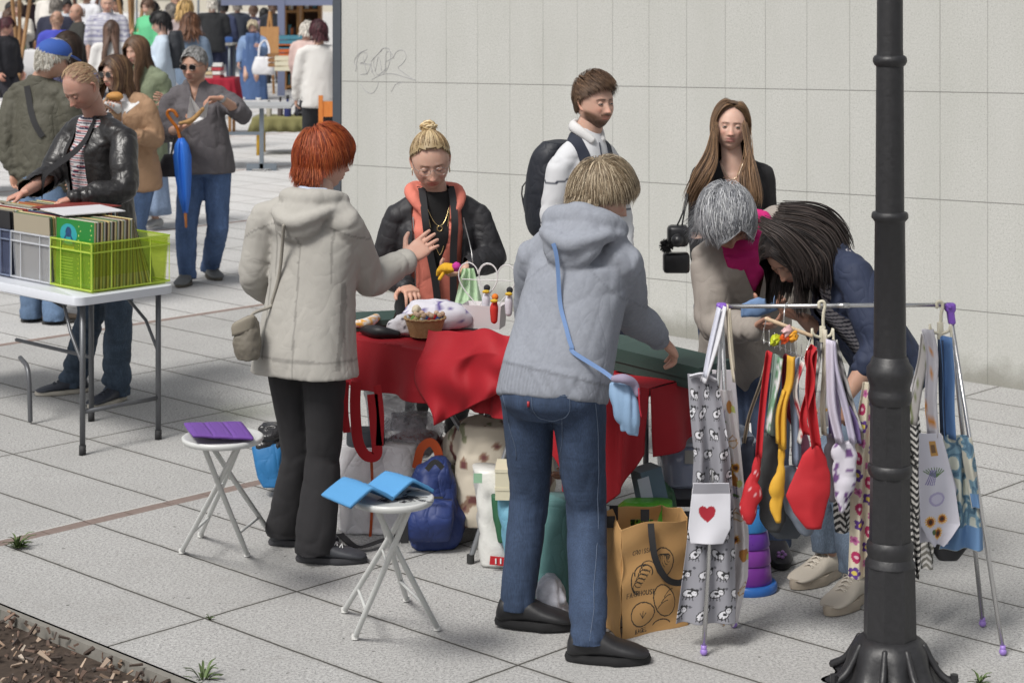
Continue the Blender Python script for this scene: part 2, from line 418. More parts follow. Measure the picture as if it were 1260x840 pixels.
# ---------------------------------------------------------------- the setting
AX = np.array([-.7218, .6921]); BX = np.array([.6921, .7218])       # slab directions (towards left-far, towards right-far)
def UVg(u, v, z=0): q = BX * u + AX * v; return V(q[0], q[1], z)
def ground_material():
    m = NT('granite_paving'); o = m.co()
    mp = m.map(o, (1, 1, 1), (0, 0, -math.atan2(BX[1], BX[0])))
    sp = m.n('ShaderNodeSeparateXYZ'); m.l(mp, sp.inputs[0]); u, v = sp.outputs[0], sp.outputs[1]
    wob = m.math('MULTIPLY', m.math('SUBTRACT', m.noise(o, 9, 3), .5), .008)
    u = m.math('ADD', u, wob); v = m.math('ADD', v, wob)
    def line(x, period, phase, w, soft=.35):
        t = m.math('SUBTRACT', x, phase); t = m.math('PINGPONG', t, period / 2)
        return m.ramp(m.math('DIVIDE', t, w), [(soft, 1), (1, 0)])
    l1 = line(u, .4155, 4.264, .0068); l2 = line(v, 3.65, 5.57, .0068); l3 = line(v, 3.65, 8.11, .0068)
    ls = m.math('MAXIMUM', m.math('MAXIMUM', l2, l3), l1)
    strip = line(v, 3.65, 6.88, .036, .92); edge = line(v, 3.65, 6.925, .006)
    bk = line(u, .2, .07, .003)
    # tone of each slab
    cu = m.math('FLOOR', m.math('DIVIDE', m.math('SUBTRACT', u, 4.264), .4155)); cv = m.math('FLOOR', m.math('DIVIDE', m.math('SUBTRACT', v, 5.57), 1.2167))
    cx = m.n('ShaderNodeCombineXYZ'); m.l(cu, cx.inputs[0]); m.l(cv, cx.inputs[1]); wn_ = m.n('ShaderNodeTexWhiteNoise'); m.l(cx.outputs[0], wn_.inputs[0])
    g1 = m.noise(o, 85, 3, .8); g2 = m.noise(o, 1.6, 4, .6); g3 = m.noise(o, 150, 2, .7); g4 = m.noise(o, 6, 4, .7)
    c = m.mix(m.ramp(g1, [(.36, 0), (.62, 1)]), (.255, .254, .250), (.50, .498, .49))
    c = m.mix(m.ramp(g3, [(.57, 0), (.65, 1)]), c, (.13, .13, .13))
    c = m.mix(m.math('MULTIPLY', wn_.outputs[0], .22), c, (.30, .295, .285))
    c = m.mix(m.math('MULTIPLY', m.ramp(g2, [(.4, 0), (.7, 1)]), .38), c, (.265, .262, .255))
    c = m.mix(m.math('MULTIPLY', m.ramp(g4, [(.58, 0), (.75, 1)]), .35), c, (.235, .225, .21))
    c = m.mix(m.math('MULTIPLY', m.ramp(m.noise(o, 34, 2, .4), [(.735, 0), (.75, 1)]), .8), c, (.08, .08, .075))
    halo = m.math('MAXIMUM', line(u, .4155, 4.264, .03, .0), m.math('MAXIMUM', line(v, 3.65, 5.57, .03, 0), line(v, 3.65, 8.11, .03, 0)))
    c = m.mix(m.math('MULTIPLY', halo, m.math('MULTIPLY', g4, .45)), c, (.2, .19, .17))
    c = m.mix(ls, c, (.06, .057, .05))
    bc = m.mix(m.noise(o, 40, 4), (.15, .115, .10), (.26, .205, .185)); bc = m.mix(bk, bc, (.08, .06, .05))
    strip = m.math('MULTIPLY', strip, m.math('GREATER_THAN', v, 5)); edge = m.math('MULTIPLY', edge, m.math('GREATER_THAN', v, 5)); c = m.mix(strip, c, bc); c = m.mix(m.math('MULTIPLY', edge, .7), c, (.5, .49, .47))
    for v0 in (10.53, 14.18): c = m.mix(m.math('MULTIPLY', m.math('GREATER_THAN', v, v0), .55), c, m.mix(1.0, c, (1.42, 1.42, 1.43), 'MULTIPLY'))  # far zones painted paler, standing in for brighter light on the distant plaza
    m.set(Base_Color=c, Roughness=.88); m.b.inputs['Specular IOR Level'].default_value = .25
    hgt = m.math('SUBTRACT', m.math('MULTIPLY', g1, .12), ls); m.bump(hgt, .5, .004)
    return m.m
# ground: one sheet to the horizon, with the planting bed cut out (u < 3.86)
UB, VB = 3.862, 5.60
q = [UVg(UB, -30), UVg(90, -30), UVg(90, 400), UVg(-300, 400), UVg(-300, 60), UVg(UB, 60)]
q = [UVg(UB, -30), UVg(400, -30), UVg(400, 400), UVg(UB, 400)]
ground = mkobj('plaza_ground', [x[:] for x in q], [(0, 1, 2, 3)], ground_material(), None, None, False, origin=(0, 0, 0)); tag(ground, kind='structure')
q = [UVg(-300, 14), UVg(UB, 14), UVg(UB, 400), UVg(-300, 400)]
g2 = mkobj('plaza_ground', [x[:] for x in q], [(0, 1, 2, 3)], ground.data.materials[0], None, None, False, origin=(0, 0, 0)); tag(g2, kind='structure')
q = [UVg(-300, -30, -.045), UVg(UB, -30, -.045), UVg(UB, 14, -.045), UVg(-300, 14, -.045)]
soil = NT('soil'); o_ = soil.co(); soil.set(Base_Color=soil.mix(soil.noise(o_, 60, 4), (.02, .014, .01), (.08, .055, .04)), Roughness=.95)
bed = mkobj('soil_bed', [x[:] for x in q], [(0, 1, 2, 3)], soil.m, None, None, False, origin=(0, 0, 0)); tag(bed, kind='structure')
kb = MB(); kb.add(*bar(UVg(UB - .016, -5, -.03), UVg(UB - .016, 14, -.03), .028, .05))
kerb = kb.build('kerb', paint((.20, .19, .17), .9, 0, .3, .3), None, False); tag(kerb, kind='structure')
# bark mulch: countless chips, one object
def mulch():
    mb = MB(); N = 5200; k = 0
    u = UB - .035 - rng.random(N) * 1.6; v = 3.6 + rng.random(N) * 4.0
    L = .014 + rng.random(N) ** 2 * .045; Wd = .005 + rng.random(N) * .012; T = .003 + rng.random(N) * .006
    pal = np.array([(.06, .04, .03), (.15, .095, .07), (.26, .18, .125), (.38, .29, .22), (.09, .07, .06), (.52, .44, .36)])
    ci = rng.choice(6, N, p=[.34, .3, .16, .08, .1, .02])
    for i in range(N):
        c = UVg(u[i], v[i], -.04 + rng.random() * .045 + (.014 if i % 3 == 0 else 0))
        e = Euler((rng.normal() * .45, rng.normal() * .45, rng.random() * 6.3)).to_matrix()
        b, f = box((0, 0, 0), (L[i], Wd[i], T[i])); b[4:, 1] *= .5; b[:, 2] += b[:, 0] ** 2 * 6
        mb.add(b @ np.array(e).T + np.array(c), f, pal[ci[i]] * (.7 + .6 * rng.random()))
    o = mb.build('bark_mulch', vcol(.9, .3, 120), None, False, origin=tuple(UVg(3.3, 5.6))); tag(o, kind='stuff')
mulch()
# weeds in the joints
def weed(px, py, r, n, label, z=0):
    c = G(px, py, z); mb = MB()
    for i in range(n):
        a = rng.random() * 6.3; L = r * (.25 + 1.2 * rng.random() ** 1.5); h = L * (.25 + .9 * rng.random() ** 2)
        p0 = np.array(c); p2 = p0 + np.array([math.cos(a) * L, math.sin(a) * L, h]); p1 = (p0 + p2) / 2 + np.array([0, 0, h * .35])
        pts = catmull([p0, p1, p2], 4); s = np.array([-math.sin(a), math.cos(a), .2]) ; w = (.0016 + r * .05) * np.sin(np.linspace(.25, PI * .97, len(pts)))
        Pt = np.stack([pts - s * w[:, None], pts + np.array([0, 0, -.002]), pts + s * w[:, None]], 1); g = .7 + .6 * rng.random()
        mb.add(*sheet(Pt), col=(.075 * g, .12 * g, .03 * g))
    mb_ = mb.build('weed', vcol(.6, .1), None, origin=tuple(c)); tag(mb_, label, 'weed')
weed(22, 674, .050, 60, 'tufted green weed at the left end of the brick strip')
weed(258, 762, .014, 14, 'tiny green weed in a paving joint right of the mulch bed')
weed(250, 842, .055, 70, 'leafy weed growing at the kerb of the mulch bed', -.02)
weed(1205, 840, .030, 26, 'small dry weed behind the lamp post foot')

# ---- the long wall of cut stone panels
WD = Vector((-.742, .670, 0)).normalized(); W0 = Vector((1.026, 12.26, 0)); WN = Vector((-WD.y, WD.x, 0)); WN = WN if WN.y < 0 else -WN
def wall_material():
    m = NT('stone_panels'); o = m.co(); sp = m.n('ShaderNodeSeparateXYZ'); m.l(o, sp.inputs[0]); t, z = sp.outputs[0], sp.outputs[2]
    wob = m.math('MULTIPLY', m.math('SUBTRACT', m.noise(o, 30, 3), .5), .002)
    zz = m.math('ADD', m.math('ADD', z, m.math('MULTIPLY', t, .0245)), wob); tt = m.math('ADD', t, wob)
    def line(x, period, phase, w, soft=.3):
        q = m.math('PINGPONG', m.math('SUBTRACT', x, phase), period / 2); return m.ramp(m.math('DIVIDE', q, w), [(soft, 1), (1, 0)])
    lh = line(zz, .597, .342, .0042); lv = line(tt, .2925, -.061, .0030)
    fl = lambda x, p, ph: m.math('FLOOR', m.math('DIVIDE', m.math('SUBTRACT', x, ph), p))
    cx = m.n('ShaderNodeCombineXYZ'); m.l(fl(tt, .2925, -.061), cx.inputs[0]); m.l(fl(zz, .597, .342), cx.inputs[1]); wn_ = m.n('ShaderNodeTexWhiteNoise'); m.l(cx.outputs[0], wn_.inputs[0])
    g1 = m.noise(o, 100, 2, .8); g2 = m.noise(m.map(o, (1, 1, .35)), 3, 4, .6); g3 = m.noise(o, 140, 1)
    c = m.mix(m.ramp(g1, [(.36, 0), (.6, 1)]), (.40, .40, .38), (.50, .502, .478)); c = m.mix(m.ramp(g3, [(.61, 0), (.72, 1)]), c, (.25, .25, .235))
    c = m.mix(m.math('MULTIPLY', wn_.outputs[0], .35), c, (.44, .44, .42)); c = m.mix(m.math('MULTIPLY', m.ramp(g2, [(.4, 0), (.7, 1)]), .3), c, (.36, .365, .33))
    # dirt along the foot of the wall, with a ragged edge of its own
    d = m.math('ADD', z, m.math('MULTIPLY', m.math('SUBTRACT', m.noise(o, 5, 4, .65), .5), .28))
    c = m.mix(m.math('MULTIPLY', m.ramp(d, [(.0, .85), (.05, .75), (.17, 0)]), .8), c, (.16, .155, .125))
    c = m.mix(m.math('MULTIPLY', lh, .72), c, (.11, .11, .10)); c = m.mix(m.math('MULTIPLY', m.math('MULTIPLY', lv, m.ramp(m.noise(o, 2.3, 2), [(.3, .35), (.65, .8)])), .8), c, (.12, .12, .11))
    m.set(Base_Color=c, Roughness=.85); m.bump(m.math('SUBTRACT', m.math('MULTIPLY', g1, .15), m.math('MAXIMUM', lh, lv)), .4, .003)
    return m.m
wall = thing('stone_wall', 'long pale grey stone wall of tall panels behind the stall', 'wall', W0)
def wall_mesh(name, x0, x1, y0, y1, z0, z1, mat, bev=0):
    v, f = box(((x0 + x1) / 2, (y0 + y1) / 2, (z0 + z1) / 2), (x1 - x0, y1 - y0, z1 - z0), bev=bev)
    me = mkmesh(name, v, f, None, False); o = bpy.data.objects.new(name, me); S.collection.objects.link(o); me.materials.append(mat); o.parent = wall
    yv = Vector((0, 0, 1)).cross(WD)
    o.rotation_euler = (0, 0, math.atan2(WD.y, WD.x)); return o
YS = 1 if Vector((0, 0, 1)).cross(WD).dot(WN) < 0 else -1        # sign of local y that points away from the camera
T1 = 3.03
wall_mesh('stone_panel', -9, T1, min(0, YS * .4), max(0, YS * .4), -.02, 3.4, wall_material())
wall_mesh('edge_column', T1 + .002, T1 + .085, *sorted((-YS * .01, YS * .42)), -.02, 3.6, paint(C8(74, 80, 88), .55))
def graffiti():
    mb = MB(); base = W0
    def wp(px, py):
        q = (px - 630) / F; t = (W0.x - W0.y * q) / (-WD.x + WD.y * q); Y = W0.y + WD.y * t; p = P(px, py, Y); return p + WN * .0015
    S_ = [[(438, 88), (440, 72), (446, 64), (452, 68), (448, 76), (443, 78), (455, 80), (452, 90), (444, 92)], [(458, 90), (457, 76), (466, 66), (471, 60), (478, 60), (481, 68), (478, 82), (472, 90), (468, 84)],
          [(462, 88), (466, 70), (470, 86)], [(474, 88), (476, 64), (484, 70), (475, 76)], [(484, 72), (488, 64), (496, 62), (500, 70), (496, 78), (490, 84), (500, 92), (510, 99)], [(458, 98), (470, 92), (484, 91), (498, 95), (512, 99)],
          [(444, 104), (450, 112), (458, 115), (464, 108), (466, 100)], [(482, 113), (487, 104), (496, 101)], [(440, 84), (436, 76), (442, 66), (452, 61)], [(470, 62), (460, 74), (464, 92), (476, 84)], [(447, 70), (452, 92)], [(455, 78), (461, 94)]]
    for st in S_:
        pts = catmull([tuple(wp(*p)) for p in st], 5); mb.add(*tube(pts, .0016, 4, smooth=False, round_=False))
    o = mb.build('graffiti', paint((.38, .38, .395), .85), wall)
graffiti()
# ---------------------------------------------------------------- people
SKIN = {'pale': (.56, .37, .295), 'fair': (.51, .325, .25), 'tan': (.43, .26, .19), 'ruddy': (.47, .275, .215)}
def rotm(yaw, pitch=0, roll=0):
    """head frame: columns = side, forward (face), up. yaw 0 faces the camera; pitch > 0 looks down; roll > 0 tips to picture right"""
    f = vfac(yaw); s = vlat(yaw); u = V(0, 0, 1)
    M = Matrix((s, f, u)).transposed()
    return np.array(M @ Matrix.Rotation(-R(pitch), 3, 'X') @ Matrix.Rotation(R(roll), 3, 'Y'))
def bumpf(x, w): return np.exp(-(x / w) ** 2)
def head_mesh(skin, male=False, detail=1.0, brow=(.07, .04, .03), lip=None, beard=None, stubble=0.0, age=0.0, bald=False, seed=0):
    n = int(112 * detail); m = int(92 * detail)
    a = np.linspace(0, 2 * PI, n, endpoint=False); a = a + .42 * np.sin(2 * (a + PI / 2)) * -.5 - .30 * np.cos(a) * 1.0   # denser to the front
    th = np.linspace(.03, PI - .03, m); th = th - .14 * np.sin(2 * th)
    A, T = np.meshgrid(a, th); d = np.stack([np.sin(T) * np.cos(A), np.sin(T) * np.sin(A), -np.cos(T)], -1)
    x = d[..., 0] * .0770; y = d[..., 1] * .096; z = d[..., 2] * .116
    lo = np.clip(-z / .116, 0, 1); fr = np.clip(y / .096, 0, 1); bk = np.clip(-y / .096, 0, 1)
    x = x * (1 - (.27 if male else .31) * lo ** 2.4) * (1 + .05 * bumpf(z - .05, .05))
    x = x * (1 + .06 * bumpf(z + .055, .03) * (1 if male else .4))
    y = y - .004 + bk * .010 * bumpf(z - .04, .06)
    y = np.where(y < 0, y * (1 - .55 * lo ** 1.4), y * (1 - .10 * fr * bumpf(z, .09)))
    y = np.where(y > 0, y * (1 - .06 * (np.clip(z, 0, 1) / .116) ** 2), y)
    F_ = np.clip(fr * 1.6, 0, 1) * (d[..., 1] > 0); ax = abs(x)
    zn = np.clip((.014 - z) / .052, 0, 1); nose = np.where((z < .020) & (z > -.046), zn ** 1.25, 0) * np.clip((z + .046) / .008, 0, 1)
    y = y + F_ * nose * (.026 if male else .022) * bumpf(x, .0085 + .005 * zn) + F_ * .006 * bumpf(ax - .012, .006) * bumpf(z + .034, .008)
    y = y - F_ * .0085 * bumpf(ax - .031, .016) * bumpf(z - .004, .0125) - F_ * .004 * bumpf(ax - .016, .008) * bumpf(z - .008, .012)
    y = y + F_ * (.0045 if male else .0025) * bumpf(ax - .026, .024) * bumpf(z - .026, .007)
    y = y + F_ * .0055 * bumpf(ax - .044, .018) * bumpf(z + .024, .020)
    y = y + F_ * .0055 * bumpf(x, .034) * bumpf(z + .060, .018)
    y = y + F_ * .0045 * bumpf(x, .021) * (bumpf(z + .0545, .0042) + 1.15 * bumpf(z + .0675, .0052)) - F_ * .0045 * bumpf(x, .023) * bumpf(z + .0605, .0020)
    y = y + F_ * .008 * bumpf(x, .022) * bumpf(z + .096, .014) - F_ * .004 * bumpf(x, .025) * bumpf(z + .079, .006)
    y = y - F_ * .0035 * bumpf(ax - .030 - .35 * (-.03 - z), .004) * (z < -.028) * (z > -.062) * (.4 + age)
    p = np.stack([x, y, z], -1).reshape(-1, 3)
    c = np.tile(np.array(skin), (len(p), 1)); X, Z = p[:, 0], p[:, 2]; aX = abs(X); Fm = (p[:, 1] > .03)
    def tint(mask, col):
        mask = np.clip(mask, 0, 1)[:, None]; c[:] = c * (1 - mask) + np.array(col) * mask
    red = np.array(skin) * (1.08, .80, .76)
    tint(Fm * .55 * bumpf(aX - .042, .02) * bumpf(Z + .022, .02), red); tint(Fm * .6 * bumpf(X, .014) * bumpf(Z + .03, .014), red)
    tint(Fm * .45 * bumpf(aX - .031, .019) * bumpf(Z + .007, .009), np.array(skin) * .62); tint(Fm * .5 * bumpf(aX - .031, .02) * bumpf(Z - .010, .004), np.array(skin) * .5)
    lipc = lip or tuple(np.array(skin) * (.86, .50, .50))
    lw = np.clip(1 - (X / .026) ** 2, 0, 1) ** .5
    tint(Fm * (bumpf(Z + .0545, .0036) + bumpf(Z + .0672, .0048)) * lw * 1.1, lipc); tint(Fm * bumpf(Z + .0605, .0016) * lw * .9, np.array(lipc) * .35)
    bz = .0205 + .004 * np.clip((aX - .014) / .02, 0, 1) - .006 * np.clip((aX - .036) / .014, 0, 1)
    tint(Fm * bumpf(Z - bz, .0034 if male else .0024) * (aX > .011) * (aX < .050) * 1.0, brow)
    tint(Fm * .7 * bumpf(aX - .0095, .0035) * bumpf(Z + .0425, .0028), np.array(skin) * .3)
    nz = fbm(p * 160, 2, seed)
    if beard is not None:
        jaw = np.clip((-.046 - Z + .75 * np.clip(aX - .042, 0, 1)) / .014, 0, 1) * np.clip((p[:, 1] + .012) / .02, 0, 1); lipz = bumpf(aX, .024) ** .5 * np.clip(bumpf(Z + .062, .0105) * 1.6, 0, 1) * Fm
        tint((jaw * (1 - lipz) + .95 * Fm * bumpf(Z + .0485, .0048) * (aX < .030)) * (.78 + .3 * nz), beard)
    if stubble: tint(((Z < -.035) & (p[:, 1] > -.03)) * stubble * (.4 + .5 * nz), (.16, .14, .13))
    v, f = rings(p.reshape(m, n, 3)); c = np.concatenate([c, [skin], [skin]])
    return v, f, c
def ear(side, skin):
    t = [(side * .071, -.002, .018), (side * .079, -.014, .026), (side * .083, -.024, .014), (side * .081, -.022, -.004), (side * .076, -.010, -.022), (side * .072, -.001, -.026)]
    v, f = tube(t, [.004, .0055, .006, .006, .0065, .005], 8, 3)
    v2, f2 = ball((side * .0735, -.010, -.002), (.005, .013, .022), 10, 8)
    return [(v, f), (v2, f2)]
def eye_mesh(mb, side, iris=(.10, .07, .04), look=(0, 0), close=.0):
    c = np.array([side * .031, .0672, .0035]); v, f = ball((0, 0, 0), .0122, 22, 22, rot=Matrix.Rotation(R(-90), 3, 'X'))
    dy = v[:, 1] / .0122; dx = v[:, 0] / .0122 - look[0]; dz = v[:, 2] / .0122 - look[1]; r = np.hypot(dx, dz)
    col = np.tile((.40, .36, .34), (len(v), 1)); fr = dy > 0
    col[(r < .52) & fr] = np.array(iris); col[(r < .24) & fr] = (.01, .01, .01)
    mb.add(v + c, f, col)
def lids(side, skin, close=.35):
    """upper and lower lid as shells just outside the eyeball, upper rim dark with lashes"""
    out = []; c = np.array([side * .031, .0672, .0035])
    for up, a0, a1 in ((1, R(14 - 42 * close), R(100)), (0, R(-100), R(-20 + 6 * close))):
        az = np.linspace(-1.5, 1.5, 18); el = np.linspace(a0, a1, 8); A, E = np.meshgrid(az, el)
        E = E * (1 - .25 * (A / 1.5) ** 2) if up else E; E = np.where(up == 1, E - (A / 1.5) ** 2 * R(12), E)
        r = .0133; p = np.stack([np.cos(E) * np.sin(A), np.cos(E) * np.cos(A), np.sin(E)], -1) * r + c
        col = np.tile(np.array(skin) * .80, (p.shape[0] * p.shape[1], 1)); rim = (np.arange(8) == 0) if up else (np.arange(8) == 7)
        col = col.reshape(8, 18, 3); col[rim] = (np.array([.03, .02, .015]) if up else np.array(skin) * .55); v, f = sheet(p); out.append((v, f, col.reshape(-1, 3)))
    return out
HAIR_C = np.array([0, -.006, .010]); HAIR_R = np.array([.0805, .1035, .1135])
def hairdir_ok(d, line=.50, side=.05, back=-.55):
    """hairline: lowest z allowed for a direction d (unit): forehead high, sides at the ear, nape low"""
    az = np.arctan2(abs(d[:, 0]), d[:, 1]); t = np.clip(az / PI, 0, 1)
    lim = np.interp(t, [0, .25, .42, .52, .62, 1], [line, line * .9, side + .12, side - .10, back * .8, back])
    return d[:, 2] > lim
def hair_part(style, cols, n, detail, M, seed=0, L=.07, vol=.012, line=.50, side=.05, back=-.55, part=0.0, grey=.0, thick=.0020, segs=10, shoulders=None, bun=None, face_clear=True, sweep=(0, 0, 0), stick=-.03, chaos=.3, under=True, lz=1.0):
    """strands grown over the scalp by following a style's flow, pulled down by gravity and kept outside head and shoulders (head frame)"""
    rg = np.random.default_rng(seed + 5); mb = MB(); cols = np.array(cols)
    # under-layer so no scalp shows
    v, f = ball(HAIR_C, HAIR_R + .001 + (vol * (.5 if style not in ('messy', 'swept') else .22) if style not in ('fringe_bald',) else 0), 48, 36); d = (v - HAIR_C) / HAIR_R; d /= np.linalg.norm(d, axis=1, keepdims=True)
    if style != 'fringe_bald' and under:
        ok = hairdir_ok(d, line, side, back)
        keep = [q for q in f if all(ok[list(q)])]; bumpy = 1 + .03 * (fbm(v * 60, 2, seed) - .5)[:, None]
        used = sorted({i for q in keep for i in q}); ix = {k: i for i, k in enumerate(used)}
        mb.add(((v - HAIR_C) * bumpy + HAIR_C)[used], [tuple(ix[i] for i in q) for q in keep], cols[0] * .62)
    d = rg.normal(size=(n * 4, 3)); d /= np.linalg.norm(d, axis=1, keepdims=True); ok = hairdir_ok(d, line, side, back)
    if style == 'fringe_bald': ok &= (d[:, 2] < .45)
    d = d[ok][:n]; n = len(d); p = HAIR_C + d * HAIR_R; lay = rg.random(n)
    g = np.linalg.inv(M) @ np.array([0, 0, -1.0]); off = (.001 + vol * lay) * ((.30 + .70 * np.clip(d[:, 2] * 1.3, 0, 1)) if style in ('messy', 'swept') else 1)
    step = (L * (.75 + .5 * rg.random(n))) / segs * ((.45 + .55 * np.clip(d[:, 2] * 1.6, 0, 1)) if style in ('messy', 'swept') else lz + (1 - lz) * np.clip(d[:, 2] * 1.5 + .25, 0, 1)); path = [p + d * 0.0]; prev = None; crown = np.array([part * .25, -.45, .85]); crown /= np.linalg.norm(crown)
    wav = rg.normal(size=(n, 3)) * .22
    for k in range(segs):
        e = (p - HAIR_C) / HAIR_R; nn = e / HAIR_R; nn /= np.linalg.norm(nn, axis=1, keepdims=True)
        if style in ('bun', 'pony'):
            flow = np.array(bun) - p; flow /= np.linalg.norm(flow, axis=1, keepdims=True) + 1e-9; dirv = flow + .05 * wav
        elif style in ('long', 'bob'):
            sgn = np.where(p[:, 0] > part * .08, 1, -1)[:, None] * np.array([1.0, -.18, 0]); top = np.clip(e[:, 2:3], 0, 1)
            dirv = sgn * top * 1.3 + g * (1.15 - .4 * top) + .18 * wav + np.array(sweep); low = (p[:, 2] < -.04) & (p[:, 2] > -.24); dirv[low, 1] += np.where(p[low, 1] > .0, .62 * (p[low, 1] < .11), -.45 * (p[low, 1] > -.12)); dirv[low, 0] += np.sign(p[low, 0]) * np.clip(.10 - abs(p[low, 0]), 0, .1) * 4
        elif style == 'swept':
            dirv = np.array(sweep) + .35 * wav + g * .35 + nn * .2
        else:
            dirv = (p - HAIR_C) - crown * HAIR_R * .8; dirv /= np.linalg.norm(dirv, axis=1, keepdims=True) + 1e-9; dirv = dirv + g * .55 + chaos * wav + np.array(sweep)
        if prev is not None: dirv = dirv / (np.linalg.norm(dirv, axis=1, keepdims=True)) + prev * .9
        dirv /= np.linalg.norm(dirv, axis=1, keepdims=True) + 1e-9
        dn = (dirv * nn).sum(1, keepdims=True); dirv = np.where((dn > 0) & (p[:, 2:3] > -.03), dirv - nn * dn * (1 if style not in ('swept', 'messy') else .75), dirv); dirv /= np.linalg.norm(dirv, axis=1, keepdims=True) + 1e-9
        p = p + dirv * step[:, None]; tgt = off * min(1, (k + 1.5) / 3) + .002
        if stick is not None:
            e = (p - HAIR_C) / HAIR_R; r = np.linalg.norm(e, axis=1); lim = 1 + tgt / HAIR_R.mean(); m_ = (r > lim) & (p[:, 2] > stick)
            p = np.where(m_[:, None], HAIR_C + (p - HAIR_C) * (1 + (lim / r - 1) * .8)[:, None], p)
        for C_, R_ in [(HAIR_C, HAIR_R)] + (shoulders or []):
            e = (p - C_) / R_; r = np.linalg.norm(e, axis=1); lim = 1 + tgt / R_.mean(); ins = r < lim
            p = np.where(ins[:, None], C_ + (p - C_) * (lim / np.maximum(r, .05))[:, None], p)
        if face_clear:
            wx = np.clip(.070 - np.clip(p[:, 2] - .045, 0, 1) * .9, .0, .07); infr = (p[:, 1] > .028) & (p[:, 2] < .105) & (abs(p[:, 0]) < wx) & (p[:, 2] > -.3); p[infr, 0] += np.sign(p[infr, 0] + 1e-4) * (wx - abs(p[:, 0]))[infr] * .8
        path.append(p.copy()); prev = dirv
    path = np.array(path)                                      # (segs+1, n, 3)
    if detail >= 1: q = np.transpose(path, (1, 0, 2))
    else: q = np.transpose(path[::2], (1, 0, 2)) if segs % 2 == 0 else np.transpose(path, (1, 0, 2))
    m = q.shape[1]; t = np.gradient(q, axis=1); t /= np.linalg.norm(t, axis=2, keepdims=True) + 1e-9
    nn = q - HAIR_C; nn = nn - t * (nn * t).sum(2, keepdims=True); nn /= np.linalg.norm(nn, axis=2, keepdims=True) + 1e-9; bb = np.cross(t, nn)
    taper = np.sin(np.clip(np.linspace(.35, PI * .96, m), 0, PI)) ** .6; wd = thick * (.7 + .7 * rg.random(n))[:, None] * taper[None]
    rg4 = np.stack([q + bb * wd[..., None], q + nn * wd[..., None] * .5, q - bb * wd[..., None]], 2)   # (n, m, 3, 3)
    v = rg4.reshape(-1, 3); base = (np.arange(n) * m * 3)[:, None, None]; i = (np.arange(m - 1) * 3)[None, :, None]; j = np.arange(2)[None, None, :]
    a = (base + i + j).ravel(); f = np.stack([a, a + 1, a + 4, a + 3], 1)
    ci = rg.integers(0, len(cols), n); cc = cols[ci] * (.84 + .3 * rg.random(n))[:, None]
    c = np.repeat(cc, m * 3, axis=0); tt = np.tile(np.repeat(np.linspace(0, 1, m), 3), n)[:, None]
    return mb, v, f, c, tt
def finger(base, d, up, L, r, curl, k=3):
    """bent chain of three bones; bends towards -up"""
    pts = [base]; ang = 0; dirs = [.42, .33, .25]
    for i, s in enumerate(dirs):
        ang += curl * (1.0, 1.1, .8)[i]; dd = d * math.cos(ang) - up * math.sin(ang); pts.append(pts[-1] + dd * L * s)
    return tube(pts, [r, r * .95, r * .86, r * .70], 9, 3)
def hand(wr, d, palm, thumb, curl=.5, sc=1.0, spread=.12, tcurl=.35, fine=True):
    """wr wrist point, d direction of the fingers, palm = direction the palm faces, thumb = direction of the thumb side"""
    d = np.array(Vector(d).normalized()); up = -np.array(Vector(palm)); up = up - d * up.dot(d); up /= np.linalg.norm(up)
    th = np.cross(d, up); th = th if th.dot(np.array(thumb)) > 0 else -th; wr = np.array(wr); mb = MB()
    e = [(wr - d * .02 * sc, th, up, .024 * sc, .019 * sc, 2), (wr + d * .012 * sc, th, up, .027 * sc, .017 * sc, 2.3), (wr + d * .05 * sc, th, up, .038 * sc, .0155 * sc, 2.6), (wr + d * .082 * sc + up * .001, th, up, .039 * sc, .0125 * sc, 2.6), (wr + d * .092 * sc, th, up, .035 * sc, .009 * sc, 2.5)]
    mb.add(*loft(e, 18, 4))
    for i, (o, L, r) in enumerate(((.029, .072, .0088), (.010, .080, .0091), (-.010, .074, .0087), (-.028, .058, .0076))):
        dd = d + th * spread * (1.5 - i); dd /= np.linalg.norm(dd)
        mb.add(*finger(wr + d * .080 * sc + th * o * sc, dd, up, L * sc, r * sc, curl * (1 + .12 * i)))
    b = wr + d * .022 * sc + th * .026 * sc - up * .004; td = d * .62 + th * .72 - up * .25; td /= np.linalg.norm(td)
    p1 = b + td * .034 * sc; t2 = td * math.cos(tcurl) + (d * .8 - th * .4) * math.sin(tcurl); t2 /= np.linalg.norm(t2); p2 = p1 + t2 * .030 * sc; p3 = p2 + (t2 * .9 + (d * .6 - th * .5) * .4) * .024 * sc
    mb.add(*tube([b - td * .012, p1, p2, p3], [.0135 * sc, .0108 * sc, .0098 * sc, .0075 * sc], 9, 3))
    if fine:
        v, f, n = remesh(mb, .0032, 2, .4); return v, f
    return mb.V(), mb.f
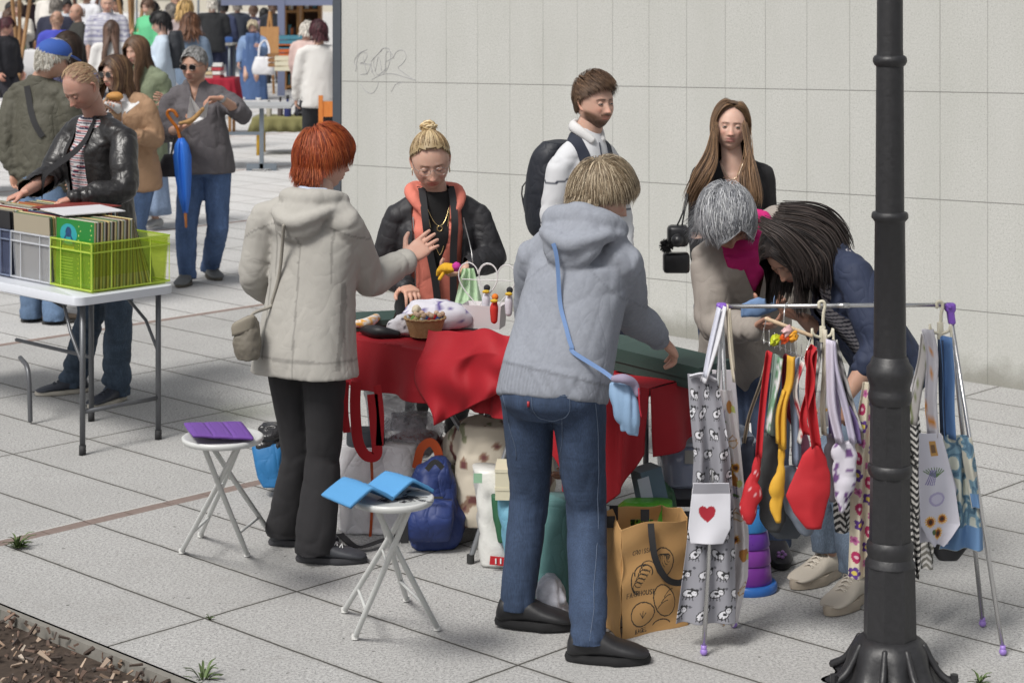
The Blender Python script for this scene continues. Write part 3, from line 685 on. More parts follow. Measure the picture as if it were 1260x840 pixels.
def shoe(par, pos, yaw, L=.275, W_=.052, cup=(.02, .02, .022), csole=(.03, .03, .03), hgt=.085, name='shoe', solet=.025, laces=None, mat=None, toeup=0.0, lift=0.0, star=None):
    f_ = np.array(vfac(yaw)); l_ = np.array(vlat(yaw)); u_ = np.array([0, 0, 1.]); b = np.array(pos, float) + u_ * lift
    def sec(t, w, z0, z1, pw=2.4):
        c = b + f_ * (t - .27) * L + u_ * ((z0 + z1) / 2 + max(0, t - .75) * toeup); return (c, l_, u_, w, (z1 - z0) / 2, pw)
    s0 = solet; mb = MB()
    mb.add(*loft([sec(0.02, W_ * .50, s0, hgt * .62), sec(.08, W_ * .78, s0 * .7, hgt * 1.0), sec(.25, W_ * .82, s0 * .7, hgt * 1.06), sec(.42, W_ * .86, s0 * .7, hgt * 1.02), sec(.6, W_ * .98, s0 * .7, hgt * .76), sec(.8, W_ * 1.0, s0 * .7, hgt * .58), sec(.93, W_ * .78, s0 * .7, hgt * .44), sec(.99, W_ * .4, s0, hgt * .34)], 20, 4))
    o = mb.build(name, mat or leather(cup, .5, .15), par)
    sb = MB(); out = []
    for t in np.linspace(0, 2 * PI, 36, endpoint=False):
        x = math.cos(t); y = math.sin(t); ww = W_ * (1.06 if x > 0 else .86) * (1 - .12 * max(0, -x)); out.append((x * L * .505, y * ww * (1 - .08 * abs(x))))
    rg_ = []
    for z, k in ((0.001, .93), (.004, 1.0), (solet * .6, 1.02), (solet, .99)):
        rg_.append([b + f_ * (p[0] * k + L * .23) + l_ * p[1] * k + u_ * (z + max(0, (p[0] / L + .5) - .75) * toeup) for p in out])
    sb.add(*rings(np.array(rg_))); sb.build('sole', paint(csole, .75), o, sharp=50)
    if laces:
        lb = MB()
        for i in range(4):
            t = .40 + i * .075; z = hgt * float(np.interp(t, [.25, .42, .6, .8], [1.06, 1.02, .76, .58])) + .004
            for s in (-1, 1):
                lb.add(*tube([b + f_ * (t - .27) * L - l_ * s * .018 + u_ * (z - .004), b + f_ * (t - .25) * L + u_ * (z + .003), b + f_ * (t - .23) * L + l_ * s * .018 + u_ * (z - .006)], .0022, 5, 2))
        for s in (-1, 1): lb.add(*tube([b + f_ * .12 * L + u_ * (hgt + .003), b + f_ * .12 * L + l_ * s * .025 + u_ * (hgt + .012), b + f_ * .08 * L + l_ * s * .035 + u_ * (hgt - .02)], .0022, 5, 3))
        lb.build('lace', paint(laces, .8), o)
    if star:
        st = MB(); c = b + f_ * .0 + l_ * star[1] * (W_ * .93) + u_ * hgt * .55; pts = [c + (f_ * math.cos(a) * r + u_ * math.sin(a) * r) for a, r in [(PI / 2 + k * PI / 5, .016 if k % 2 == 0 else .007) for k in range(10)]]
        pts = [p + l_ * star[1] * .002 for p in pts] + [c + l_ * star[1] * .006]
        st.add(np.array(pts), [(k, (k + 1) % 10, 10) for k in range(10)]); st.build('star', paint(star[0], .7), o, False)
    return o
def strand_sheet(s, name, gA, gB, n, cols, thick=.0022, seed=0, jit=.006):
    """locks of hair filling the space between two guide curves (world points)"""
    r = np.random.default_rng(seed); rs = lambda g: (lambda c: np.stack([np.interp(np.linspace(0, 1, 17), np.linspace(0, 1, len(c)), c[:, k]) for k in range(3)], 1))(catmull([tuple(x) for x in g], 4)); A = rs(gA); B = rs(gB); mb = MB(); cols = np.array(cols)
    for i in range(n):
        t = r.random(); q = A * (1 - t) + B * t + r.normal(size=3) * jit + np.outer(np.linspace(0, 1, len(A)), r.normal(size=3) * jit * 2); q = q[:max(5, int(len(q) * (.8 + .2 * r.random())))]
        w = thick * .75 * (.7 + .8 * r.random()); mb.add(*tube(q, [w * math.sin(.3 + 2.7 * k / len(q)) + .0003 for k in range(len(q))], 4, 1, smooth=False, round_=False), col=cols[r.integers(len(cols))] * (.84 + .3 * r.random()))
    return mb.build(name, hairmat(), s.root)
class Person:
    """joints are world points; J gives (px, py, depth offset) for them"""
    def __init__(s, label, Y, yaw, J, skin='fair', sh=.19, hip=.09, vox=.009, near=True, hd=1.0, group=None, cat='person'):
        s.Y = Y; s.yaw = yaw; s.near = near; s.vox = vox; s.skin = SKIN[skin] if isinstance(skin, str) else skin; s.hd = hd; s.j = {}
        for k, q in J.items():
            if k in ('ftA', 'ftB'): s.j[k] = G(q[0], q[1]); s.j[k + 'y'] = q[2]; s.j[k + 'r'] = q[3] if len(q) > 3 else 0
            elif k == 'head': s.j[k] = P(q[0], q[1], Y + q[2]); s.hr = q[3:6]
            else: s.j[k] = P(q[0], q[1], Y + (q[2] if len(q) > 2 else 0))
        l = vlat(yaw); l = l if l.x >= 0 else -l; s.l = np.array(l); s.f = np.array(vfac(yaw)); j = s.j
        if 'shA' not in j: j['shA'] = j['neck'] - l * sh - V(0, 0, .045)
        if 'shB' not in j: j['shB'] = j['neck'] + l * sh - V(0, 0, .045)
        j['hipA'] = j['pel'] - l * hip; j['hipB'] = j['pel'] + l * hip
        for a in 'AB':
            if 'ft' + a not in j: j['ft' + a] = V(j['pel'].x + (l * hip).x * (1 if a == 'B' else -1), j['pel'].y + (l * hip).y * (1 if a == 'B' else -1), 0); j['ft' + a + 'y'] = yaw; j['ft' + a + 'r'] = 0
            j['an' + a] = j['ft' + a] + V(0, 0, .085 + j['ft' + a + 'r'])
            if 'kn' + a not in j:
                h = j['hip' + a]; k = h.lerp(j['an' + a], .5); fl = (h - j['an' + a]).length; k2 = max(0, .43 ** 2 - (fl / 2) ** 2) ** .5; j['kn' + a] = k + V(*s.f) * min(k2, .22) * .8
        base = (j['ftA'] + j['ftB']) / 2; base.z = 0
        s.root = thing('person', label, cat, base, group); s.jv = {k: np.array(q) for k, q in j.items() if isinstance(q, Vector)}
    def body(s, handA=None, handB=None, arm=.036, headkw={}, neckr=.056, chest=True, legs=False, handsc=1.0, eyes=None, bodycol=None):
        j = s.jv; sk = np.array(s.skin); mb = MB(); M = rotm(*s.hr); hc = j['head']; s.M = M; s.hc = hc
        sp = catmull([j['pel'], (j['pel'] + j['neck']) / 2, j['neck']], 3)
        mb.add(*tube([j['pel'], (j['pel'] * .6 + j['neck'] * .4), j['neck'] * .85 + j['pel'] * .15], [.10, .095, .08], 14))
        up = M @ np.array([0, -.018, -.05]) * s.hd + hc
        mb.add(*tube([j['neck'] * .9 + j['pel'] * .1, j['neck'] + 0.0, (j['neck'] + up) / 2, up], [neckr * 1.25, neckr * 1.05, neckr, neckr * .95], 18))
        mb.add(*tube([j['shA'] - [0, 0, .01], j['neck'] - [0, 0, .06], j['shB'] - [0, 0, .01]], [.032, .052, .032], 14))
        for a in 'AB':
            mb.add(*tube([j['sh' + a] * .93 + j['el' + a] * .07 - [0, 0, .012], j['el' + a]], [.028, .038], 12)); mb.add(*tube([j['el' + a], j['el' + a] * .6 + j['wr' + a] * .4, j['wr' + a]], [.041, .039, .0265 * handsc], 12))
            mb.add(*tube([j['hip' + a], j['kn' + a]], [.07, .05], 10)); mb.add(*tube([j['kn' + a], j['an' + a], ], [.048, .034], 10))
        v, f, n = remesh(mb, max(s.vox, .008) if s.near else .02, 5)
        out = MB(); out.add(v, f if not isinstance(f, np.ndarray) else f.tolist(), sk)
        hv, hf, hcol = head_mesh(s.skin, detail=1.0 if s.near else .45, **headkw)
        hv = hv * s.hd; fr = hv[:, 1] > .03
        out.add(hv @ M.T + hc, hf, hcol)
        for sd in (-1, 1):
            for ev, ef in ear(sd, s.skin): out.add(ev * s.hd @ M.T + hc, ef, sk * (1.0, .86, .82))
            if eyes:
                for lv, lf, lc in lids(sd, s.skin, eyes.get('close', .35)): out.add(lv * s.hd @ M.T + hc, lf, lc)
        for a, h in (('A', handA), ('B', handB)):
            if h is None: h = {}
            d = h.get('d'); fo = j['wr' + a] - j['el' + a]
            d = fo if d is None else np.array(d, float); palm = h.get('palm', -s.l if a == 'B' else s.l); thumb = h.get('thumb', s.f)
            hv, hf = hand(j['wr' + a], d, palm, thumb, h.get('curl', .35), h.get('sc', 1.0) * handsc, h.get('spread', .10), h.get('tcurl', .35), s.near)
            out.add(hv, hf if not isinstance(hf, np.ndarray) else hf.tolist(), sk * (1.02, .93, .90))
        s.body_o = out.build('body', skinmat(), s.root)
        if eyes:
            for sd in (-1, 1):
                e = MB(); eye_mesh(e, sd, eyes.get('iris', (.09, .06, .035)), eyes.get('look', (0, 0))); e.v[0] = e.v[0] * s.hd @ M.T + hc
                e.build('eye', paint_v(.15), s.root)
        return s
    def W(s, p): return np.asarray(p) * s.hd @ s.M.T + s.hc
    def hair(s, style, cols, n=900, name='hair', **kw):
        nn = int(n * 2.6) if s.near else n // 3
        kw['thick'] = kw.get('thick', .0032) * (1.9 if not s.near else .52)
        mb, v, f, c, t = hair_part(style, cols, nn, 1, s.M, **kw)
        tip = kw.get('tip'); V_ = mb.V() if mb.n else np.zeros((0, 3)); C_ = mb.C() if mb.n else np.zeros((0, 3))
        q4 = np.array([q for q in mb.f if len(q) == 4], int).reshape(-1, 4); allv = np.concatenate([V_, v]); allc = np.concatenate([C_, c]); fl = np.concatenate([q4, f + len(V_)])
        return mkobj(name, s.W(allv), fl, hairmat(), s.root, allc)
    def garment(s, name, mat, hem=.12, w=(.20, .17, .195), d=(.125, .115, .125), slv=(.068, .056, .042), sleeve=1.0, collar=.075, hood=None, it=5, amp=.010, open_=0.0, vox=None, grow=0.0, neckup=.03, extra=None, seed=0, hemw=None, shy=.0, armA=True, armB=True, cut=None, col=None, chestf=0.02, slouch=0.0, amp2=None, drape=True):
        """w/d: half widths/depths at hem, waist, chest; slv: sleeve radii shoulder, elbow, wrist"""
        j = s.jv; pel, nk = j['pel'], j['neck']; ax = nk - pel; ax /= np.linalg.norm(ax); fw = s.f - ax * s.f.dot(ax); fw /= np.linalg.norm(fw)
        shl = j['shB'] - j['shA']; shc = (j['shA'] + j['shB']) / 2; shw = np.linalg.norm(shl) / 2; shl = shl / np.linalg.norm(shl)
        hm = pel - ax * hem * .35 - np.array([0, 0, hem * .65]); wa = pel + (nk - pel) * .36; ch = pel + (nk - pel) * .70; g = grow
        hw = hemw or w[0]; L_ = s.l
        mid = L_ * .5 + shl * .5
        mb = MB()
        mb.add(*loft([(hm, L_, fw, hw + g, d[0] + g, 2.3), (pel + fw * .0, L_, fw, w[0] * .985 + g, d[0] + g, 2.3), (wa + fw * .005, L_ * .7 + shl * .3, fw, w[1] + g, d[1] + g, 2.3), (ch + fw * chestf, mid, fw, w[2] * .92 + g, d[2] + g, 2.4),
                      (shc - ax * .035 + fw * .012, shl, fw, min(w[2], shw) * .92 + g, d[2] * .80 + g, 2.4), (nk - ax * .012, shl, fw, shw * .52 + g, .082 + g, 2.2), (nk + ax * neckup, shl, fw, collar + g, collar * .92 + g, 2)], 36, 4))
        bones = [(hm, nk, amp * (amp2 or .9), 7, 13, .3)]
        for a, on in (('A', armA), ('B', armB)):
            if not on: continue
            sh, el, wr = j['sh' + a], j['el' + a], j['wr' + a]; we = el + (wr - el) * (sleeve if sleeve <= 1 else 1); ins = shc + (sh - shc) * .55
            sg = -1 if a == 'A' else 1; sleeve > .05 and mb.add(*tube([nk - ax * .045 + shl * sg * .045, (nk - ax * .05 + shl * sg * .05) * .45 + (sh - [0, 0, .01]) * .55, sh - [0, 0, .022]], [.058, slv[0] * .92, slv[0] * .80], 14))
            if sleeve > .05:
                mb.add(*tube([ins - [0, 0, .03], sh - [0, 0, .018], (sh + el) / 2 - [0, 0, .004], el, (el + we) / 2, we - (we - el) * .06], [slv[0] * .85 + g, slv[0] * .88 + g, (slv[0] + slv[1]) / 2 + g, slv[1] + g, (slv[1] + slv[2]) / 2 * 1.03 + g, slv[2] + g], 16))
                bones += [(sh, el, amp * .6, 16, 7, 1.2), (el, we, amp * .8, 22, 8, 1.3)]
            else:
                mb.add(*tube([ins - [0, 0, .03], sh + (el - sh) * .2], [slv[0] * .6, slv[0] * .5], 14))
        if hood:
            mb2 = hood(s, ax, fw, shl, nk); [mb.add(vv, ff) for vv, ff in mb2]
        if extra: [mb.add(vv, ff) for vv, ff in extra]
        vx = vox or s.vox; v, f, n = remesh(mb, vx, it)
        v = wrinkle(v, n, bones, seed)
        f = np.array(f) if isinstance(f, np.ndarray) else None or np.array([q if len(q) == 4 else (*q, q[-1]) for q in f])
        rel = v - nk; sx = rel @ shl; sf = rel @ fw; sz = rel @ ax
        if open_:
            t = open_(sz) if callable(open_) else np.full(len(v), open_)
            bad = (abs(sx) < t) & (sf > -.02) & (sz < .06)
            if cut: bad |= cut(sx, sf, sz)
            v, f = prune(v, f, bad); rel = v - nk; sx, sf, sz = rel @ shl, rel @ fw, rel @ ax; t = open_(sz) if callable(open_) else np.full(len(v), open_)
            nr = (sf > -.01) & (sz < .05) & (abs(abs(sx) - t) < vx * 1.25) & (t > .004); v[nr] += np.outer((np.sign(sx) * t - sx)[nr], shl)
        c = None
        if col is not None:
            rel = v - nk; c = col(rel @ shl, rel @ fw, rel @ ax, v)
        o = mkobj(name, v, f, mat, s.root, c); s.ax, s.fw, s.shl, s.nk = ax, fw, shl, nk; s.sfn = (v, f, normals(v, f))
        return o
    def trousers(s, name, mat, r=(.098, .072, .056), flare=None, w=.175, d=.12, rise=.06, it=5, amp=.008, hemz=-.055, vox=None, seed=0, cuff=.0, short=None, stack=1.0):
        j = s.jv; pel, nk = j['pel'], j['neck']; ax = nk - pel; ax /= np.linalg.norm(ax); fw = s.f - ax * s.f.dot(ax); fw /= np.linalg.norm(fw); mb = MB()
        cr = (j['hipA'] + j['hipB']) / 2 - [0, 0, .03]
        mb.add(*loft([(cr - [0, 0, .06], s.l, s.f, w * .80, d * .75, 2.2), (pel - [0, 0, .02] - fw * .01, s.l, s.f, w, d, 2.3), (pel + ax * rise, s.l, fw, w * .90, d * .88, 2.3)], 28, 4)); bones = []; hem_z = []
        for a in 'AB':
            h, k, an = j['hip' + a] - [0, 0, .02], j['kn' + a], j['an' + a]; e = an + (k - an) * (hemz / .4); hem_z.append(e[2])
            
            rr = [r[0] * 1.02, r[0] * .92, r[1] * 1.04, r[1], (r[1] + r[2]) / 2, r[2]]
            if flare: rr[-1] = flare; rr[-2] = (r[1] * 1.05 + flare) / 2
            mb.add(*tube([h, h * .7 + k * .3, h * .15 + k * .85, k, (k + e) / 2, e], rr, 18, 4))
            bones += [(h, k, amp, 9, 11, .7), (k, e, amp * stack, 12, 13, .9)]
        v, f, n = remesh(mb, vox or s.vox, it); v = wrinkle(v, n, bones, seed + 50); zc = min(hem_z) - .002; v[:, 2] = np.maximum(v[:, 2], zc)
        return mkobj(name, v, f if isinstance(f, np.ndarray) else f, mat, s.root)
    def shoes(s, A={}, B={}, **kw):
        for a, q in (('A', A), ('B', B)):
            k = dict(kw); k.update(q); shoe(s.root, s.jv['ft' + a], s.j['ft' + a + 'y'], lift=s.j['ft' + a + 'r'], **k)
    def tube_on(s, name, pts, r, mat, **kw):
        mb = MB(); mb.add(*tube(pts, r, **kw)); return mb.build(name, mat, s.root)
    def glasses(s, mat=None, lens=None, dark=False, sc=1.0, full=False):
        mat = mat or steel(.3, (.25, .2, .18)); mb = MB(); z = .004; y = .093
        for sd in (-1, 1):
            n = 20; a = np.arange(n + 1) * 2 * PI / n; h = .0165 if not dark else .019
            pts = [s.W((sd * .034 + .0245 * sc * math.cos(t) , y - .16 * abs(.034 * 1 + .0245 * math.cos(t) * sd) ** 1.5, z + h * np.sign(math.sin(t)) * abs(math.sin(t)) ** .8)) for t in a]
            mb.add(*tube(pts, .0011 if not dark else .0022, 5, 1, smooth=False, round_=False))
            mb.add(*tube([s.W((sd * .058, y - .006, z + .006)), s.W((sd * .074, y - .030, z + .008)), s.W((sd * .079, -.004, z + .012)), s.W((sd * .078, -.024, z - .004))], .0013 if not dark else .0026, 5, 3))
        mb.add(*tube([s.W((-.010, y, z + .003)), s.W((0, y + .003, z + .006)), s.W((.010, y, z + .003))], .0013, 5, 3))
        g = mb.build('glasses', mat, s.root)
        for sd in (-1, 1):
            lb = MB(); n = 20; a = np.arange(n) * 2 * PI / n; h = .0160 if not dark else .0185
            pts = [s.W((sd * .034 + .0240 * sc * math.cos(t), y - .16 * abs(.034 + .0245 * math.cos(t) * sd) ** 1.5, z + h * np.sign(math.sin(t)) * abs(math.sin(t)) ** .8)) for t in a] + [s.W((sd * .034, y + .001, z))]
            lb.add(np.array(pts), [(k, (k + 1) % n, n) for k in range(n)])
            lb.build('lens', lens or (paint((.012, .012, .014), .08) if dark else glassy()), g)
        return g
def prune(v, f, bad):
    keep = ~bad[f].any(axis=1); f = f[keep]; used = np.unique(f); ix = np.full(len(v), -1); ix[used] = np.arange(len(used)); return v[used], ix[f]
@memo
def paint_v(rough=.4, spec=.5):
    m = NT('coloured_surface'); m.set(Base_Color=m.attr(), Roughness=rough); m.b.inputs['Specular IOR Level'].default_value = spec; return m.m
@memo
def glassy():
    m = NT('clear_glass'); t = m.n('ShaderNodeBsdfTransparent'); g = m.n('ShaderNodeBsdfGlossy'); g.inputs['Roughness'].default_value = .05
    mx = m.n('ShaderNodeMixShader'); mx.inputs[0].default_value = .05; m.l(t.outputs[0], mx.inputs[1]); m.l(g.outputs[0], mx.inputs[2]); m.l(mx.outputs[0], m.out.inputs[0]); return m.m
GR, BK = C8(184, 181, 174), C8(40, 40, 43)
def belt_strap(s, name, pts, w, mat, th=.002, nrm=None, k=5):
    """flat band through points, lying on the body"""
    p = catmull([tuple(x) for x in pts], k); t = np.gradient(p, axis=0); t /= np.linalg.norm(t, axis=1, keepdims=True) + 1e-9
    if isinstance(nrm, str):
        v, _, n_ = s.sfn; N_ = np.array([n_[np.argsort(((v - q) ** 2).sum(1))[:25]].mean(0) for q in p])
    else: N_ = np.array(nrm if nrm is not None else s.f, float)
    b = np.cross(t, N_); b /= np.linalg.norm(b, axis=1, keepdims=True) + 1e-9
    n2 = np.cross(b, t); Pt = np.stack([p - b * w / 2, p + n2 * 0, p + b * w / 2], 1); mb = MB(); mb.add(*sheet(Pt, th)); return mb.build(name, mat, s.root if isinstance(s, Person) else s, sharp=60)
def on(s, sx, sf, sz):
    """garment space: sideways (towards B), forward, along the spine from the neck"""
    return s.nk + s.shl * sx + s.fw * sf + s.ax * sz
def snap(s, p, off=.006):
    v, _, n_ = s.sfn; i = np.argsort(((v - p) ** 2).sum(1))[:8]; n = n_[i].mean(0); n /= np.linalg.norm(n); return v[i[0]] + n * off
def surf(s, sx, sz, front=True, off=.004):
    """point on the garment surface at sideways/height position, front or back"""
    v = s.sfn[0]; r = v - s.nk; a, b, c = r @ s.shl, r @ s.fw, r @ s.ax; d = (a - sx) ** 2 + (c - sz) ** 2; m = d < (.014 + np.sqrt(d.min())) ** 2
    bb = b[m]; q = bb.max() if front else bb.min(); return s.nk + s.shl * sx + s.fw * (q + (off if front else -off)) + s.ax * sz
def path_on(s, pts, n=14, off=.005):
    pts = np.array(pts, float); d = np.r_[0, np.cumsum(np.linalg.norm(np.diff(pts, axis=0), axis=1))]; t = np.linspace(0, d[-1], n)
    q = np.stack([np.interp(t, d, pts[:, k]) for k in range(3)], 1); q = np.array([snap(s, on(s, *x), off) for x in q])
    
    for _ in range(5): q[1:-1] = (q[:-2] + 2 * q[1:-1] + q[2:]) / 4
    return list(q)
def surfs(s, pts, front=True, off=.004): return [surf(s, a, b, front, off) for a, b in pts]
# ---- redhead with her back to us
def p_redhead():
    s = Person('red haired woman seen from behind in a light grey hooded coat and black trousers', 7.6, 150,
      dict(pel=(376, 428), neck=(392, 243), head=(400, 196, .03, 112, 6, 0), shA=(328, 262, .07), shB=(424, 268, -.07), elA=(314, 342, .12), wrA=(352, 372, .36), elB=(455, 345, .10), wrB=(500, 320, .22), ftA=(354, 670, 95), ftB=(388, 691, 88), knA=(368, 560, .12), knB=(398, 562, .02)), skin='pale', vox=.008)
    s.body(handB=dict(d=(.07, .04, .055), palm=(.1, .9, -.3), thumb=(-.3, 0, 1), curl=.14, spread=.05, tcurl=.1, sc=1.06), handA=dict(curl=.4), headkw=dict(age=.5, seed=1), eyes=dict(close=.5))
    s.hair('short', [C8(150, 62, 26), C8(168, 78, 34), C8(118, 44, 20), C8(182, 96, 50)], 3400, L=.088, lz=.62, vol=.020, line=.55, side=.22, back=-.66, seed=3, thick=.0019, part=.2)
    def hood(s, ax, fw, shl, nk):
        o = []
        o.append(tube([nk + fw * .085 + shl * .045 - ax * .03, nk + shl * .10 - ax * .0, nk - fw * .085 + shl * .05 + ax * .002, nk - fw * .10 - shl * .02 + ax * .0, nk - fw * .04 - shl * .105, nk + fw * .07 - shl * .07 - ax * .03], [.020, .030, .040, .044, .034, .022], 14, 5))
        M3 = Matrix((Vector(shl), Vector(fw), Vector(ax))).transposed()
        o.append(ball(nk - fw * .120 - ax * .080, (.105, .046, .085), 20, 14, rot=M3)); o.append(tube([nk - shl * .135 - fw * .03 - ax * .03, nk - shl * .09 - fw * .125 - ax * .055, nk - fw * .158 - ax * .085, nk + shl * .09 - fw * .125 - ax * .055, nk + shl * .13 - fw * .03 - ax * .03], [.018, .026, .030, .026, .018], 12, 4))
        return o
    def seams(a, b, c, v):
        o = np.tile(np.array(GR), (len(a), 1)); k = .66
        for m_ in ((abs(a + .01) < .0045) & (c < -.14) & (b < 0), (abs(abs(a + .005) - (.118 + .03 * (c < -.3))) < .0045) & (c < -.10) & (c > -.62) & (b < 0), abs(c + .60 - .01 * np.sin(a * 8)) < .0045, (abs(c + .085 + 1.2 * a ** 2) < .004) & (abs(a) > .1)): o[m_] *= k
        return o
    s.garment('coat', vcol(.85, .1, fold=.16), col=seams, hem=.10, w=(.205, .178, .192), d=(.155, .135, .135), slv=(.075, .066, .054), hemw=.222, hood=hood, amp=.008, amp2=.9, seed=2)
    s.trousers('trousers', cloth(C8(42, 41, 44), .9, .15), r=(.089, .067, .065), flare=.083, w=.162, d=.118, amp=.007, hemz=-.055, seed=4)
    s.shoes(cup=C8(58, 60, 66), csole=C8(62, 62, 66), W_=.048, L=.27, laces=C8(220, 220, 220), B=dict(star=(C8(70, 110, 180), 1)))
    n = s.jv['neck']; mb = MB()
    for k in range(6): mb.add(*ball(s.W((-.022 + .009 * k, -.092 + .005 * (k % 2), -.088 + .008 * (k % 3))), .012, 10, 8))
    mb.build('scarf_knot', cloth(C8(178, 30, 96), .6), s.root)
    s.tube_on('scarf', [n + s.shl * .06 - s.fw * .055 + s.ax * .035, n - s.fw * .085 + s.ax * .034, n - s.shl * .065 - s.fw * .01 + s.ax * .04, n - s.shl * .05 + s.fw * .06 + s.ax * .02], [.012, .018, .019, .014], cloth(C8(196, 208, 230), .7), n=10, flat=.6)
    s.glasses(steel(.3, (.30, .18, .12)))
    s.tube_on('bag_strap', path_on(s, [(-.04, -.3, -.17), (-.09, -.3, -.28), (-.15, -.25, -.40)], 10, .003) + [P(311, 386, 7.5), P(305, 402, 7.5)], .0065, cloth(C8(160, 155, 145)), n=8)
    b = thing('shoulder_bag', 'small quilted grey bag hanging at the side of the red haired woman', 'bag', P(304, 445, 7.48)); mb = MB()
    mb.add(*loft([(P(306, 441, 7.48), (1, 0, 0), (0, 1, 0), .040, .045, 2.6), (P(304, 425, 7.48), (1, 0, 0), (0, 1, 0), .052, .060, 2.6), (P(305, 405, 7.48), (1, 0, 0), (0, 1, 0), .044, .05, 2.6), (P(309, 390, 7.48), (1, 0, 0), (0, 1, 0), .020, .03, 2.6)], 20))
    v, f, n_ = remesh(mb, .006, 3); v = v + n_ * ((fbm(v * 45, 2, 4) - .5) * .014)[:, None]; mkobj('bag_body', v, f, cloth(C8(128, 122, 110), .6, .2), b)
    mb = MB(); mb.add(*loft([(P(298, 410, 7.44), (1, 0, .3), (0, 1, 0), .04, .012, 2), (P(300, 395, 7.44), (1, 0, .3), (0, 1, 0), .046, .014, 2), (P(305, 389, 7.44), (1, 0, .3), (0, 1, 0), .02, .01, 2)], 14)); mb.build('flap', cloth(C8(150, 143, 128), .6, .2), b)
    return s
# ---- vendor with the bun
def p_bun():
    s = Person('woman with a blond hair bun, black jacket and coral hooded top behind the red table', 8.95, 12,
      dict(pel=(536, 395, .05), neck=(535, 236), head=(530, 200, -.08, 8, 22, -4), shA=(490, 260, -.03), shB=(586, 260, .04), elA=(472, 330, .02), wrA=(498, 352, -.22), elB=(604, 316, .02), wrB=(573, 331, -.24), ftA=(510, 545, 0), ftB=(560, 545, 20)), skin='fair', vox=.008, hd=1.06)
    s.body(handA=dict(curl=.5, palm=(0, 0, -1)), handB=dict(d=(-.09, -.03, -.01), palm=(0, -.3, 1), thumb=(0, -1, .3), curl=.55, sc=1.0), headkw=dict(age=.9, seed=5, lip=(.42, .09, .07), brow=(.16, .10, .06)), eyes=dict(close=.75, look=(0, -.3)))
    bun = (.0, -.055, .120)
    s.hair('bun', [C8(196, 172, 130), C8(150, 124, 88), C8(120, 98, 72), C8(222, 200, 160)], 2300, L=.17, vol=.012, line=.74, side=.14, back=-.45, seed=9, bun=bun, thick=.0022)
    mb = MB(); r_ = np.random.default_rng(3)
    for k in range(70):
        a0 = r_.random() * 6.3; tl = r_.normal() * .5; pts = [np.array(bun) + np.array([0, -.012, .012]) + .026 * (1 + .15 * r_.normal()) * np.array([math.cos(a0 + t) * 1.05, math.sin(a0 + t) * math.cos(tl) * .9, math.sin(a0 + t) * math.sin(tl) + .25 * math.sin(3 * t)]) for t in np.linspace(0, 3.6, 7)]
        mb.add(*tube([s.W(q) for q in pts], [.0015, .004, .005, .005, .005, .004, .0015], 5, 2), col=np.array([C8(214, 188, 140), C8(170, 140, 98), C8(232, 212, 172)][k % 3]))
    mb.add(*ball(s.W(np.array(bun) + [0, -.012, .012]), .024, 14, 10), col=C8(150, 122, 84)); mb.build('hair_bun', hairmat(), s.root)
    s.glasses(steel(.3, (.35, .32, .3)), sc=1.05)
    def neckhole(sx, sf, sz): return (sz > -.15) & (abs(sx) < .052 - .0 * sz) & (sf > 0)
    s.garment('undershirt', cloth(C8(22, 22, 24), .9), hem=.0, w=(.15, .13, .145), d=(.10, .095, .105), sleeve=0, slv=(.055, .046, .04), collar=.060, neckup=.015, amp=.004, seed=3)
    def ch(s, ax, fw, shl, nk): return [tube([nk + fw * .115 + shl * .060 - ax * .09, nk + shl * .105 + fw * .06 - ax * .02, nk + shl * .10 - fw * .03 + ax * .01, nk - fw * .095, nk - shl * .10 - fw * .03 + ax * .01, nk - shl * .105 + fw * .06 - ax * .02, nk + fw * .115 - shl * .060 - ax * .09], [.016, .026, .030, .034, .030, .026, .016], 12, 4)]
    def opn(sz): return np.clip(np.interp(sz, [-.60, -.34, -.20, 0.02], [.002, .002, .045, .062]), 0, 1)
    s.garment('hooded_top', cloth(C8(226, 130, 112), .85, .06, fold=.2), hem=-.04, w=(.162, .142, .158), d=(.112, .106, .118), sleeve=0, slv=(.060, .050, .044), hood=ch, open_=opn, amp=.006, seed=6)
    s.tube_on('trousers_zip', surfs(s, [(-.004, -.36), (.0, -.46)], True, .001), .002, steel(), n=5)
    s.garment('jacket', cloth(C8(44, 44, 48), .62, .2, fold=.35), hem=.14, w=(.195, .175, .185), d=(.135, .125, .130), slv=(.068, .066, .050), collar=.085, neckup=-.03, open_=lambda sz: np.interp(sz, [-.7, -.4, -.15, 0], [.090, .108, .112, .112]), amp=.013, seed=8)
    for sx in (.108, -.108):
        s.tube_on('jacket_zip', surfs(s, [(sx * 1.04, -.10), (sx * 1.03, -.25), (sx * .98, -.42), (sx * .86, -.56)], True, .002), .0028, steel(.35, (.42, .42, .42)), n=5)
        belt_strap(s, 'strap', [snap(s, on(s, sx * .64, -.02, .06), .008), on(s, sx * .62, .05, .02)] + [on(s, x * np.sign(sx) + dx, .135, z) for x, dx, z in ((.066, 0, -.10), (.056, .004, -.22), (.042, .016, -.36), (.034, .024, -.50))], .032, cloth(C8(34, 34, 38), .7), nrm=s.fw)
    s.trousers('trousers', cloth(C8(34, 34, 38)), r=(.09, .068, .05), w=.16)
    s.shoes(cup=C8(30, 30, 30), W_=.045, L=.25)
    mb = MB(); nb = [on(s, a, .0, 0) + s.fw * (.068 + .05 * (1 - (a / .06) ** 2)) - s.ax * (.02 + .11 * (1 - (a / .06) ** 2)) for a in np.linspace(-.055, .055, 13)]
    mb.add(*tube(nb, .0016, 5, 2)); c = nb[6]; a = np.linspace(0, 2 * PI, 17); mb.add(*tube([c + s.shl * math.cos(t) * .012 + s.ax * (math.sin(t) * .012 - .012) + s.fw * .004 for t in a], .0022, 5, 1))
